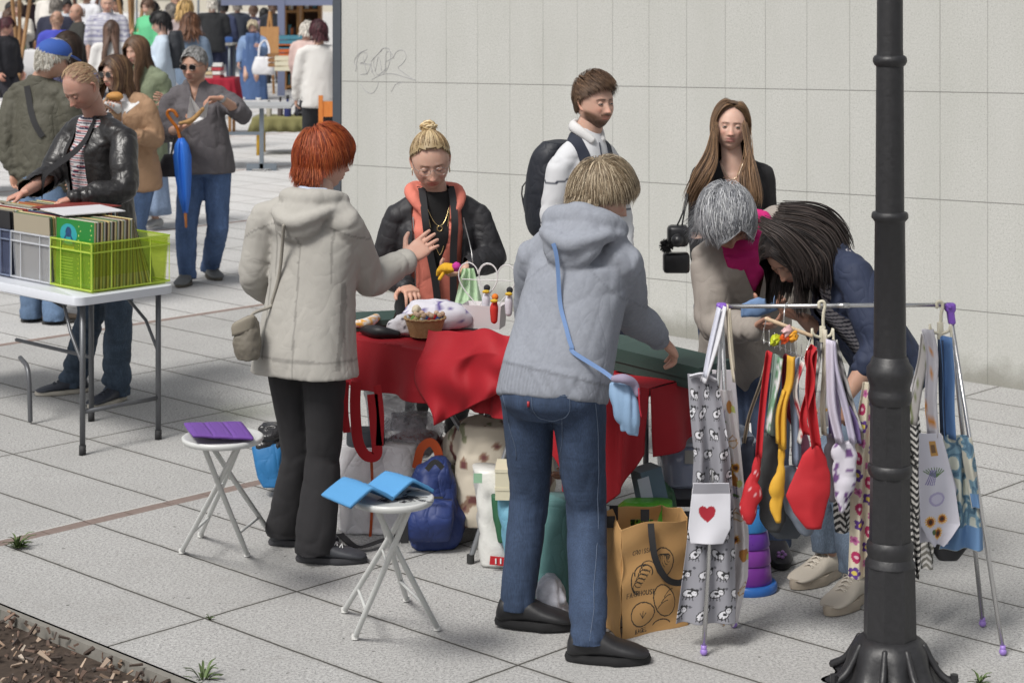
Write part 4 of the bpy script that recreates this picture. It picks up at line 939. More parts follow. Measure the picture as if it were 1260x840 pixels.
    nb = [on(s, a, .0, 0) + s.fw * (.078 + .045 * (1 - (a / .06) ** 2)) - s.ax * (.02 + .24 * (1 - (abs(a) / .06) ** 1.5)) for a in np.linspace(-.055, .055, 17)]
    mb.add(*tube(nb, .0018, 5, 2)); mb.build('necklace', steel(.25, (.75, .58, .28)), s.root)
    for sd in (-1, 1):
        mb = MB(); a = np.linspace(0, 2 * PI, 15); mb.add(*tube([s.W((sd * .079, -.006 + math.cos(t) * .010, -.040 + math.sin(t) * .016)) for t in a], .0022, 5, 1)); mb.build('earring', steel(.25, (.8, .7, .5)), s.root)
    return s
# ---- woman in the grey hooded sweatshirt
def p_hoodie():
    s = Person('woman in a grey hooded sweatshirt and blue jeans leaning over the red table', 6.75, 158,
      dict(pel=(680, 480, .0), neck=(724, 276, .10), head=(742, 242, .14, 100, 20, 4), shA=(658, 308, .16), shB=(766, 316, .02), elA=(655, 395, .38), wrA=(690, 430, .55), elB=(776, 385, .22), wrB=(812, 415, .34), ftA=(636, 772, 82, .006), ftB=(724, 813, 86), knA=(652, 612, .12), knB=(722, 632, .03)), skin='fair', vox=.0085)
    s.body(handB=dict(d=(.045, .03, -.05), palm=(-.7, .1, -.6), thumb=(-.6, -.2, .3), curl=.5, spread=.12, sc=1.02), handA=dict(curl=.4), headkw=dict(age=.8, seed=7), eyes=dict(close=.7))
    s.hair('short', [C8(168, 150, 124), C8(134, 116, 92), C8(196, 180, 154), C8(110, 94, 74)], 3600, L=.085, lz=.30, vol=.022, line=.66, side=.26, back=-.55, seed=13, thick=.0018, sweep=(.0, .1, 0), part=-.6, chaos=.45)
    def hood(s, ax, fw, shl, nk):
        M3 = Matrix((Vector(shl), Vector(fw), Vector(ax))).transposed()
        return [tube([nk + fw * .10 + shl * .05 - ax * .04, nk + shl * .115 - ax * .01, nk - fw * .08 + shl * .07 + ax * .005, nk - fw * .10 - shl * .02 + ax * .012, nk - fw * .05 - shl * .115 + ax * .005, nk + fw * .07 - shl * .08 - ax * .03], [.026, .038, .046, .050, .044, .028], 14, 5),
                ball(nk - fw * .120 - ax * .080, (.11, .048, .09), 20, 14, rot=M3), tube([nk - shl * .14 - fw * .03 - ax * .03, nk - shl * .095 - fw * .130 - ax * .055, nk - fw * .165 - ax * .09, nk + shl * .095 - fw * .130 - ax * .055, nk + shl * .14 - fw * .03 - ax * .03], [.020, .028, .032, .028, .020], 12, 4)]
    def seams(a, b, c, v):
        o = np.tile(np.array(C8(154, 159, 170)), (len(a), 1)); n_ = noise3(v * 260); o *= (.9 + .2 * n_)[:, None]; rib = c < -.515; o[rib] *= (.86 + .1 * np.sin(np.arctan2(b[rib], a[rib]) * 90))[:, None]; o[abs(c + .515) < .005] *= .7; o[(abs(c + .10 + .8 * abs(a)) < .004) & (abs(a) > .07)] *= .8
        return o
    s.garment('hooded_sweatshirt', vcol(.95, .15, fold=.18), col=seams, hem=.035, w=(.198, .185, .195), d=(.15, .142, .145), slv=(.076, .066, .050), hemw=.188, hood=hood, amp=.009, amp2=.95, seed=12)
    # ribbed hem line
    belt_strap(s, 'bag_strap', path_on(s, [(-.085, -.3, -.13), (.02, -.3, -.30), (.13, -.25, -.45)], 14, .006) + [P(750, 462, 6.56), P(762, 480, 6.52)], .014, cloth(C8(118, 150, 200), .7), nrm=(0, 1, 0))
    s.jeans = s.trousers('jeans', denim(C8(50, 68, 96), .5), r=(.096, .071, .062), w=.182, d=.14, amp=.006, hemz=-.018, seed=14, rise=.08)
    v, f = None, None
    # back pocket stitching
    s.shoes(cup=C8(30, 30, 33), csole=C8(26, 26, 28), W_=.056, L=.275, hgt=.10, solet=.03)
    seam = paint(C8(98, 112, 134), .8); jn = s.jeans; vv = np.array([q.co[:] for q in jn.data.vertices]) + np.array(world_loc(jn)); s2 = s.sfn; s.sfn = (vv, None, np.array([q.normal[:] for q in jn.data.vertices]))
    def at(px, py): 
        o = np.array([0, 0, H]); d = np.array(P(px, py, 6.6)) - o; d /= np.linalg.norm(d); t = (vv - o) @ d; m_ = np.linalg.norm(vv - o - np.outer(t, d), axis=1) < .014
        i = np.where(m_)[0]; i = i[np.argmin(t[i])] if len(i) else np.argmin(np.linalg.norm(vv - o - np.outer(t, d), axis=1)); return vv[i] + s.sfn[2][i] * .0012 
    for pts in ([(648, 476), (652, 505), (662, 518), (680, 522), (700, 514), (704, 492)], [(704, 492), (675, 482), (648, 476)], [(736, 500), (740, 560), (738, 640), (734, 720), (730, 790)], [(612, 470), (622, 520), (634, 570)], [(690, 520), (686, 560), (684, 590)]):
        mb = MB(); mb.add(*tube([at(*q) for q in catmull(pts, 3)], .0011, 4, 2, round_=False)); mb.build('stitching', seam, jn)
    mb = MB(); c_ = at(646, 499); mb.add(*box(c_, (.008, .006, .018))); mb.build('tab', paint(C8(170, 40, 50)), jn); s.sfn = s2
    # pouch hanging on the strap
    p_ = thing('shoulder_pouch', 'light blue cloth pouch hanging at the hip of the woman in the grey sweatshirt', 'pouch', P(768, 500, 6.45)); mb = MB(); Yp = 6.47
    mb.add(*loft([(P(775, 533, Yp), (1, 0, -.35), (0, 1, 0), .030, .018, 3), (P(772, 515, Yp), (1, 0, -.25), (0, 1, 0), .045, .034, 3), (P(767, 490, Yp), (1, 0, -.15), (0, 1, 0), .048, .036, 3), (P(763, 470, Yp), (1, 0, -.1), (0, 1, 0), .036, .022, 3)], 28)); v, f, n_ = remesh(mb, .005, 2); v = v + n_ * ((abs(2 * noise3(v * np.array([45, 30, 8]), 3) - 1) - .5) * .010)[:, None]; mkobj('pouch_body', v, f, cloth(C8(146, 178, 212), .7, .1), p_)
    mb = MB(); mb.add(*tube([P(756, 466, Yp - .03), P(768, 466, Yp - .05), P(780, 472, Yp - .03), P(784, 484, Yp - .03)], [.012, .016, .014, .010], 10)); mb.build('gathered_top', cloth(C8(160, 150, 176), .8, .3), p_); mb = MB(); mb.add(*tube([P(786, 478, Yp - .04), P(787, 500, Yp - .04), P(789, 512, Yp - .04)], .0025, 6)); mb.build('red_cord', paint(C8(190, 40, 60)), p_)
    return s
# ---- young man with rucksack
def p_youngman():
    s = Person('bearded young man in a white zip top with a dark rucksack by the wall', 9.05, 38,
      dict(pel=(728, 352, .05), neck=(722, 168), head=(733, 128, -.03, 38, -1, 0), shA=(690, 198, -.11), shB=(750, 194, .11), elA=(680, 272, -.12), wrA=(705, 340, -.25), elB=(764, 270, .12), wrB=(768, 335, -.02), ftA=(705, 545, 30), ftB=(750, 552, 50)), skin='fair', vox=.0085, hd=.98)
    s.body(neckr=.060, headkw=dict(male=True, beard=(.085, .045, .025), brow=(.05, .03, .02), seed=9), eyes=dict(close=.32, iris=(.07, .09, .11)), handA=dict(), handB=dict())
    s.hair('messy', [C8(98, 74, 56), C8(78, 58, 44), C8(120, 94, 72)], 3000, L=.046, vol=.034, line=.74, side=.34, back=-.36, face_clear=False, seed=21, thick=.0019, sweep=(.2, .6, .25), stick=-.2)
    def col(a, b, c, v):
        o = np.tile(C8(222, 224, 228, .8), (len(a), 1)); navy = C8(40, 46, 64)
        for z in (-.165, -.345): o[abs(c - z - .02 * np.cos(a * 9)) < .0045] = navy
        return o
    s.garment('zip_top', vcol(.85, .1), hem=.10, w=(.175, .162, .178), d=(.12, .115, .12), slv=(.066, .058, .046), collar=.066, neckup=.045, amp=.009, seed=22, col=col)
    M3 = Matrix((Vector(s.shl), Vector(s.fw), Vector(s.ax))).transposed()
    s.tube_on('collar', [on(s, .035, .075, -.01), on(s, .068, .01, .035), on(s, .02, -.066, .052), on(s, -.05, -.045, .05), on(s, -.068, .01, .035), on(s, -.035, .075, -.01)], [.012, .015, .016, .016, .015, .012], cloth(C8(226, 226, 226)), n=10, flat=1.6)
    s.tube_on('zip', surfs(s, [(0, -.02), (0, -.07), (0, -.13)], True, .002), .003, paint(C8(60, 66, 80)), n=5)
    nav = cloth(C8(40, 46, 62), .8)
    for sx in (-.10, .10): belt_strap(s, 'rucksack_strap', [snap(s, on(s, sx * g_, f_, z_), .007) for g_, f_, z_ in ((1.1, -.13, -.12), (1.05, -.12, -.05), (1., -.06, 0), (1., .0, .02), (.98, .07, -.01), (1.0, .12, -.07), (1.08, .13, -.14), (1.2, .12, -.22), (1.5, .07, -.28))], .055, nav, .006, nrm='auto')
    b = thing('rucksack', 'dark rucksack worn by the bearded young man', 'rucksack', P(664, 270, 9.2)); mb = MB(); X, Yv = s.shl, s.fw
    c = lambda z, o: s.nk + s.ax * z - s.fw * o
    mb.add(*loft([(c(-.50, .20), X, Yv, .11, .07, 3), (c(-.46, .22), X, Yv, .155, .105, 3), (c(-.30, .225), X, Yv, .165, .11, 3), (c(-.12, .205), X, Yv, .15, .09, 2.8), (c(-.04, .18), X, Yv, .10, .06, 2.5)], 28)); mb.add(*loft([(c(-.44, .31), X, Yv, .11, .03, 3), (c(-.34, .33), X, Yv, .125, .045, 3), (c(-.25, .31), X, Yv, .11, .03, 3)], 20))
    v, f, n_ = remesh(mb, .009, 3); v = v + n_ * ((fbm(v * 9, 2, 6) - .5) * .016)[:, None]; mkobj('pack_body', v, f, cloth(C8(36, 40, 50), .6, .2, fold=.3), b)
    mb = MB(); mb.add(*tube([c(-.43, .345) - X * .10, c(-.27, .365) - X * .105, c(-.22, .33), c(-.27, .365) + X * .105], .004, 6)); mb.build('zip', paint(C8(20, 22, 28)), b)
    s.trousers('trousers', cloth(C8(38, 44, 62)), w=.165, seed=3); s.shoes(cup=C8(200, 200, 200), csole=C8(220, 220, 220))
    return s
# ---- young woman in black cardigan
def p_youngwoman():
    s = Person('young woman with long brown hair and a black cardigan standing against the wall', 9.7, -5,
      dict(pel=(898, 372, .05), neck=(901, 195), head=(899, 157, -.02, -4, -4, 3), shA=(862, 208), shB=(940, 208), elA=(858, 285, .05), wrA=(862, 340, -.2), elB=(945, 285, .05), wrB=(935, 340, -.2), ftA=(882, 535, -5), ftB=(918, 535, 8)), skin='pale', vox=.0085, hd=.97)
    s.body(headkw=dict(seed=11, lip=(.42, .16, .15), brow=(.06, .035, .025)), eyes=dict(close=.12, iris=(.08, .07, .04)), neckr=.050, handA={}, handB={})
    s.hair('long', [C8(112, 88, 68), C8(92, 70, 54), C8(136, 108, 82), C8(150, 118, 88)], 3200, L=.30, vol=.026, line=.86, side=.12, back=-.5, seed=31, thick=.0026, segs=18, stick=.0, part=.1)
    s.garment('cardigan', cloth(C8(38, 37, 40), .9, .12, fold=.2), hem=.05, w=(.165, .14, .158), d=(.11, .10, .12), slv=(.055, .048, .038), collar=.062, neckup=.0, open_=lambda sz: np.interp(sz, [-.30, -.21, -.04, .05], [0, .0, .060, .075]), amp=.007, seed=32)
    hb = [C8(112, 88, 68), C8(92, 70, 54), C8(136, 108, 82), C8(150, 118, 88)]; D = 9.62
    strand_sheet(s, 'hair_lock', [P(881, 150, D), P(872, 185, D - .02), P(858, 212, D - .06), P(849, 236, D - .05), P(844, 256, D)], [P(880, 165, D - .04), P(880, 195, D - .07), P(872, 214, D - .12), P(860, 232, D - .1), P(850, 252, D - .05)], 420, hb, .0018, 5)
    strand_sheet(s, 'hair_lock', [P(915, 150, D - .03), P(922, 185, D - .08), P(930, 215, D - .16), P(934, 240, D - .19), P(930, 256, D - .19)], [P(922, 172, D - .01), P(920, 195, D - .08), P(912, 220, D - .19), P(913, 245, D - .21), P(918, 262, D - .20)], 480, hb, .0022, 6)
    mb = MB(); mb.add(*loft([(on(s, 0, .035, -.30), s.shl, s.fw, .12, .085, 2.2), (on(s, 0, .04, -.19), s.shl, s.fw, .115, .09, 2.2), (on(s, 0, .03, -.135), s.shl, s.fw, .10, .075, 2.2)], 24)); mb.build('white_top', cloth(C8(222, 220, 212)), s.root)
    s.tube_on('necklace', [on(s, a, .055 + .022 * (1 - (a / .05) ** 2), -.02 - .07 * (1 - (a / .05) ** 2)) for a in np.linspace(-.05, .05, 9)], .0012, steel(.3, (.8, .7, .5)), n=5)
    s.trousers('trousers', denim(C8(60, 80, 110)), w=.15, r=(.085, .062, .046)); s.shoes(cup=C8(210, 210, 210), csole=C8(225, 225, 225), W_=.043, L=.24)
    b = thing('camera_bag', 'small black camera bag with a fluffy bobble hanging on a strap by the wall', 'bag', P(832, 338, 9.5)); Yb = 9.5; lt = leather(C8(26, 26, 28), .35)
    mb = MB(); mb.add(*box(P(832, 323, Yb), (.125, .08, .095), bev=.014)); mb.build('case', lt, b)
    mb = MB(); mb.add(*box(P(834, 290, Yb), (.10, .09, .10), bev=.02)); mb.add(*tube([P(834, 296, Yb - .04), P(834, 296, Yb - .10)], .032, 16)); mb.build('camera', paint((.015, .015, .017), .35), b)
    mb = MB(); r_ = np.random.default_rng(2)
    for k in range(160):
        d = r_.normal(size=3); d /= np.linalg.norm(d); c = np.array(P(820, 302, Yb - .06)); mb.add(*tube([c + d * .015, c + d * .036 + [0, 0, -.003]], [.004, .0012], 4, 1, round_=False))
    mb.build('bobble', cloth(C8(24, 24, 26)), b)
    for dx in (0, 5): mb = MB(); mb.add(*tube([P(845 + dx * .4, 238, Yb + .05), P(840 + dx * .4, 262, Yb), P(830 + dx * 1.6, 284, Yb)], .004, 6)); mb.build('strap', lt, b)
    return s
# ---- grey-haired woman bending
def p_greyhair():
    s = Person('grey haired woman in a beige jacket and magenta scarf bending over a blue pouch', 7.85, -8,
      dict(pel=(918, 448, .30), neck=(918, 285, .06), head=(893, 272, -.12, 22, 50, -8), shA=(872, 312, .04), shB=(964, 298, .04), elA=(880, 398, -.02), wrA=(926, 404, -.20), elB=(992, 372, .0), wrB=(968, 368, -.22), ftA=(915, 655, -10), ftB=(955, 685, 0)), skin='tan', vox=.0085)
    s.body(headkw=dict(age=1, seed=15), eyes=dict(close=.9), handA=dict(d=(.08, -.03, .02), palm=(0, .2, 1), thumb=(0, -1, .4), curl=.35), handB=dict(d=(-.08, -.03, -.02), palm=(0, 0, 1), thumb=(0, -1, .3), curl=.4))
    s.hair('short', [C8(176, 178, 182), C8(138, 140, 146), C8(206, 208, 210), C8(110, 112, 118)], 3800, L=.085, vol=.042, line=.50, side=.04, back=-.62, seed=41, thick=.0019, sweep=(-.25, .25, .15), part=-.5, chaos=1.0)
    s.garment('jacket', cloth(C8(164, 156, 148), .8, .08, fold=.2), hem=.16, w=(.205, .185, .19), d=(.15, .135, .135), slv=(.080, .072, .056), collar=.095, neckup=.035, open_=lambda sz: np.interp(sz, [-.24, -.2, .05], [0, .01, .075]), amp=.015, seed=42,
        extra=[ball(P(958, 268, 8.0), (.085, .07, .055), 16, 12)])
    n = s.jv['neck']; mb = MB(); r_ = np.random.default_rng(6)
    for k in range(4):
        a = np.linspace(0, 2 * PI, 15)[:-1]; rr = .080 + .010 * k; mb.add(*tube([n + s.shl * math.cos(t) * rr + s.fw * (math.sin(t) * rr * .95 + .02) + s.ax * (.050 - .030 * k - .055 * max(0, math.sin(t)) + .006 * math.sin(3 * t + k)) for t in list(a) + [a[0]]], .024, 10, 2))
    mb.add(*loft([(on(s, .01, .125, -.20), s.shl, s.fw, .03, .02, 2), (on(s, .01, .13, -.12), s.shl, s.fw, .07, .03, 2), (on(s, 0, .11, -.03), s.shl, s.fw, .09, .04, 2)], 20))
    v, f, n_ = remesh(mb, .007, 2); v = v + n_ * ((fbm(v * 30, 2, 3) - .5) * .016)[:, None]; mkobj('scarf', v, f, cloth(C8(200, 16, 116), .75, .15), s.root)
    s.trousers('jeans', denim(C8(52, 66, 92)), w=.17, r=(.095, .07, .055)); s.shoes(cup=C8(34, 32, 38), csole=C8(30, 30, 32), W_=.046, L=.25)
    mb = MB(); c = G(955, 685) + V(0, -.155, .055)
    for k in range(5): a = k * 1.2566; mb.add(*ball(c + V(math.cos(a) * .013, 0, math.sin(a) * .010), (.008, .004, .007), 8, 6))
    mb.build('flower_print', paint(C8(150, 110, 170)), s.root)
    return s
# ---- dark-haired woman bending
def p_darkhair():
    s = Person('woman with long dark hair and a navy jacket leaning in behind the lamp post', 7.35, -72,
      dict(pel=(1092, 448, .10), neck=(1020, 316, .0), head=(972, 312, -.03, -50, 48, 0), shA=(1022, 346, .16), shB=(1052, 334, -.15), elB=(1082, 428, -.24), wrB=(1042, 486, -.27), elA=(1020, 415, .22), wrA=(988, 392, .14), ftA=(1052, 741, -38), ftB=(1018, 712, -48)), skin='tan', vox=.0085)
    s.body(headkw=dict(seed=17), eyes=dict(close=.9), handB=dict(d=(-.03, 0, -.09), palm=(0, 1, 0), thumb=(-1, 0, 0), curl=.45), handA=dict(d=(-.08, 0, .03), palm=(-.3, 0, 1), curl=.5))
    sh = [(s.M.T @ (s.jv['neck'] + np.array([.06, .04, -.12]) - s.hc), np.array([.10, .14, .13]))]
    s.hair('long', [C8(54, 46, 44), C8(38, 32, 31), C8(78, 68, 64), C8(30, 26, 26)], 3200, L=.19, vol=.016, line=.6, side=.0, back=-.5, seed=51, thick=.0027, segs=16, stick=.0, part=.0, sweep=(0, .10, 0), shoulders=sh)
    def col(a, b, c, v):
        o = np.tile(C8(214, 210, 214), (len(a), 1)); o[np.sin(c * 330) > .25] = C8(44, 46, 70); return o
    s.garment('striped_top', vcol(.9), hem=.0, w=(.150, .135, .15), d=(.105, .10, .115), sleeve=0, slv=(.055, .045, .04), collar=.066, neckup=.01, amp=.004, seed=53, col=col)
    s.garment('jacket', cloth(C8(44, 54, 80), .78, .12, fold=.35), hem=.10, w=(.18, .165, .178), d=(.130, .120, .135), slv=(.078, .070, .058), sleeve=.40, collar=.088, neckup=.02, open_=lambda sz: np.interp(sz, [-.6, -.1, .02], [.05, .06, .07]), amp=.014, seed=54)
    hc_ = [C8(54, 46, 44), C8(38, 32, 31), C8(78, 68, 64)]; D = 7.35
    strand_sheet(s, 'hair_lock', [P(962, 251, D), P(1000, 254, D), P(1024, 266, D + .02), P(1040, 286, D + .03), P(1046, 304, D + .03)], [P(945, 285, D - .13), P(985, 296, D - .15), P(1010, 316, D - .17), P(1014, 345, D - .17), P(1010, 366, D - .17)], 520, hc_, .0022, 3)
    strand_sheet(s, 'hair_lock', [P(935, 280, D - .12), P(945, 288, D - .15), P(955, 295, D - .17), P(978, 325, D - .18), P(986, 352, D - .17)], [P(938, 268, D - .1), P(975, 285, D - .16), P(1006, 320, D - .17), P(1010, 358, D - .16)], 300, hc_, .0022, 4)
    s.trousers('jeans', denim(C8(112, 128, 148), .4), w=.17, r=(.094, .068, .056), hemz=.03, seed=6)
    s.shoes(cup=C8(205, 196, 182), csole=C8(176, 164, 148), W_=.052, L=.275, hgt=.095, solet=.038, laces=C8(226, 218, 205), mat=cloth(C8(205, 196, 182), .9))
    return s
# ---------------------------------------------------------------- people further back on the left
def p_leather():
    s = Person('balding man in a black leather jacket and striped shirt flicking through the records', 10.5, -42,
      dict(pel=(128, 285, .05), neck=(118, 144, .0), head=(100, 108, -.12, -42, 38, 4), shA=(92, 160, .14), shB=(152, 166, -.16), elA=(62, 215, .0), wrA=(30, 237, -.25), elB=(152, 232, -.30), wrB=(94, 243, -.42), ftA=(92, 483, -68), ftB=(143, 494, -30), knA=(112, 385, -.02), knB=(146, 385, -.14)), skin='ruddy', vox=.009, hd=1.05)
    s.body(neckr=.060, headkw=dict(male=True, brow=(.28, .2, .13), age=1, seed=19), handA=dict(d=(-.07, -.02, -.03), palm=(0, 0, -1), thumb=(0, -1, 0), curl=.4), handB=dict(d=(-.08, -.03, -.02), palm=(0, 0, -1), thumb=(-.3, 0, 0), curl=.4), eyes=dict(close=.9))
    s.hair('swept', [C8(176, 146, 116), C8(156, 124, 96), C8(190, 165, 130)], 420, L=.035, vol=.004, line=.86, side=.22, back=-.45, seed=61, thick=.0022, sweep=(0, -1, 0), under=False, face_clear=False)
    def col(a, b, c, v):
        o = np.tile(C8(226, 224, 226), (len(a), 1)); q = (c * 40) % 1; o[q < .30] = C8(36, 40, 74); o[(q > .5) & (q < .72)] = C8(170, 36, 48); return o
    s.garment('striped_shirt', vcol(.9), hem=.12, w=(.160, .155, .155), d=(.13, .13, .12), sleeve=0, slv=(.05, .05, .04), collar=.068, neckup=.01, amp=.004, seed=62, col=col, vox=.006)
    s.garment('leather_jacket', leather(C8(34, 33, 34), .34, .6), hem=.05, w=(.188, .185, .185), d=(.155, .150, .14), slv=(.082, .074, .052), collar=.085, neckup=.015, open_=lambda z: np.interp(z, [-.6, -.1, .04], [.085, .075, .06]), amp=.016, seed=63)
    belt_strap(s, 'bag_strap', path_on(s, [(.05, .05, .02), (.03, .30, -.15), (-.06, .32, -.32), (-.14, .3, -.50)], 14, .012), .035, cloth(C8(30, 30, 34)), nrm=s.fw)
    s.trousers('jeans', denim(C8(58, 74, 92), .8), r=(.102, .078, .070), w=.175, d=.13, amp=.013, seed=64, stack=1.4)
    s.shoes(cup=C8(52, 56, 66), csole=C8(196, 190, 178), W_=.052, L=.285, hgt=.08, laces=C8(70, 74, 84))
def p_cap():
    s = Person('white haired man in a blue cap and olive jacket with his back turned', 13.2, 138,
      dict(pel=(52, 215, 0), neck=(50, 98), head=(66, 74, -.02, 118, 10, 0), shA=(20, 116, .08), shB=(82, 118, -.08), elA=(6, 172, .0), wrA=(16, 212, -.05), elB=(94, 175, -.1), wrB=(92, 208, -.2), ftA=(38, 395, 140), ftB=(66, 398, 120)), skin='tan', vox=.012, hd=1.05)
    s.body(headkw=dict(male=True), handA={}, handB={}, neckr=.062)
    s.hair('short', [C8(200, 196, 184), C8(160, 154, 142), C8(224, 220, 210)], 1500, L=.035, vol=.012, line=.4, side=.05, back=-.55, seed=71, thick=.003)
    blue = cloth(C8(52, 92, 176), .8)
    v, f = ball((0, -.004, .052), (.094, .112, .085), 28, 16); k = [q for q in f if v[list(q)][:, 2].min() > .035]; mb = MB(); mb.add(s.W(v), k); mb.build('cap', blue, s.root)
    mb = MB(); mb.add(*loft([((0, .085, .045), (1, 0, 0), (0, .3, -1), .075, .006, 2.4), ((0, .13, .036), (1, 0, 0), (0, .3, -1), .070, .005, 2.4), ((0, .165, .022), (1, 0, 0), (0, .4, -1), .045, .004, 2.2)], 20)); mb.v[0] = s.W(mb.v[0]); mb.build('cap_peak', blue, s.root)
    s.glasses(dark=True)
    s.garment('jacket', cloth(C8(86, 84, 72), .75, .15, fold=.5), hem=.10, w=(.225, .215, .21), d=(.17, .165, .15), slv=(.09, .078, .055), collar=.08, neckup=.03, amp=.018, seed=72)
    belt_strap(s, 'bag_strap', path_on(s, [(.02, -.2, -.02), (.10, -.3, -.18), (.20, -.2, -.36)], 12, .008), .04, cloth(C8(44, 44, 46)), nrm=(0, 1, 0))
    s.trousers('jeans', denim(C8(92, 116, 146), .5), r=(.11, .085, .07), w=.19, d=.15); s.shoes(cup=C8(70, 60, 50))
def p_tan():
    s = Person('woman in sunglasses with a tan cardigan and white top holding a sandwich', 13.9, -28,
      dict(pel=(168, 205, 0), neck=(152, 112), head=(142, 91, -.06, -38, 4, 0), shA=(136, 126, .07), shB=(180, 128, -.07), elA=(128, 165, -.05), wrA=(144, 140, -.3), elB=(192, 172, -.05), wrB=(168, 168, -.28), ftA=(158, 362, -30), ftB=(180, 360, -20)), skin='fair', vox=.012, hd=1.04)
    s.body(headkw=dict(lip=(.5, .15, .13)), handA=dict(d=(.0, -.03, .08), palm=(-.3, -1, 0), curl=.7), handB=dict(d=(-.08, -.03, .02), palm=(0, 0, 1), curl=.5))
    s.hair('long', [C8(84, 60, 46), C8(110, 82, 60), C8(150, 120, 86), C8(66, 46, 36)], 1800, L=.32, vol=.02, line=.5, side=.1, back=-.5, seed=73, thick=.0034, segs=14, stick=.0)
    s.glasses(dark=True)
    s.garment('white_top', cloth(C8(224, 222, 226)), hem=.1, w=(.16, .14, .155), d=(.12, .11, .12), sleeve=0, collar=.07, neckup=-.02, amp=.006, slv=(.05, .05, .04))
    s.garment('cardigan', cloth(C8(176, 142, 112), .9, .1, fold=.4), hem=.16, w=(.185, .16, .178), d=(.135, .12, .135), slv=(.075, .066, .05), collar=.08, neckup=.0, open_=lambda z: np.interp(z, [-.8, 0], [.13, .08]), amp=.014, seed=74)
    s.trousers('jeans', denim(C8(92, 118, 158), .4), w=.155, r=(.088, .072, .06)); s.shoes(cup=C8(220, 220, 216), csole=C8(230, 230, 230))
    t = thing('sandwich', 'sandwich in white paper held by the woman in the tan cardigan', 'food', P(141, 124, 13.55)); mb = MB(); v, f = ball(P(141, 119, 13.55), (.06, .045, .03), 16, 10); v += (fbm(v * 30, 2)[:, None] - .5) * .02; mb.add(v, f); mb.build('bun', cloth(C8(206, 150, 80), .7, .3), t)
    a = np.linspace(0, 1.5 * PI, 14); c = np.array(P(150, 132, 13.55)); Pt = np.array([[c + [math.cos(t_) * r * 1.6, math.sin(t_) * r * .6, (r - .05) * (1.2 + .4 * math.sin(5 * t_))] for t_ in a] for r in (.02, .05, .075)]); mb = MB(); mb.add(*sheet(Pt, .002)); mb.build('paper', cloth(C8(235, 235, 235), .6), t)
def p_greenjacket():
    s = Person('young woman with long brown hair, sage green jacket and pale blue skirt', 17.4, -30,
      dict(pel=(180, 178, 0), neck=(176, 82), head=(168, 63, -.05, -35, 12, 0), shA=(158, 92, .06), shB=(198, 94, -.06), elA=(152, 125, 0), wrA=(160, 142, -.3), elB=(208, 130, 0), wrB=(200, 122, -.3), ftA=(172, 282, -20), ftB=(192, 281, -30)), skin='fair', vox=.014, hd=1.06)
    s.body(headkw=dict(lip=(.45, .16, .15)), handA={}, handB={})
    s.hair('long', [C8(112, 84, 62), C8(136, 104, 78), C8(90, 66, 50)], 1700, L=.42, vol=.02, line=.5, side=.1, back=-.5, seed=75, thick=.004, segs=14, stick=.0)
    s.garment('jacket', cloth(C8(132, 142, 116), .85, .1, fold=.4), hem=.22, w=(.20, .18, .185), d=(.15, .14, .14), slv=(.08, .07, .05), collar=.09, neckup=.02, amp=.016, seed=76)
    pel = s.jv['pel']; mb = MB(); mb.add(*loft([(pel - [0, 0, .60], s.l, s.f, .24, .18, 2.2), (pel - [0, 0, .3], s.l, s.f, .20, .16, 2.2), (pel, s.l, s.f, .165, .13, 2.2)], 30)); v, f = mb.V(), mb.f
    v[:, 1] += .015 * np.sin(v[:, 0] * 70); mkobj('skirt', v, f, denim(C8(140, 160, 190), .3), s.root); s.shoes(cup=C8(190, 190, 186), csole=C8(225, 225, 225))
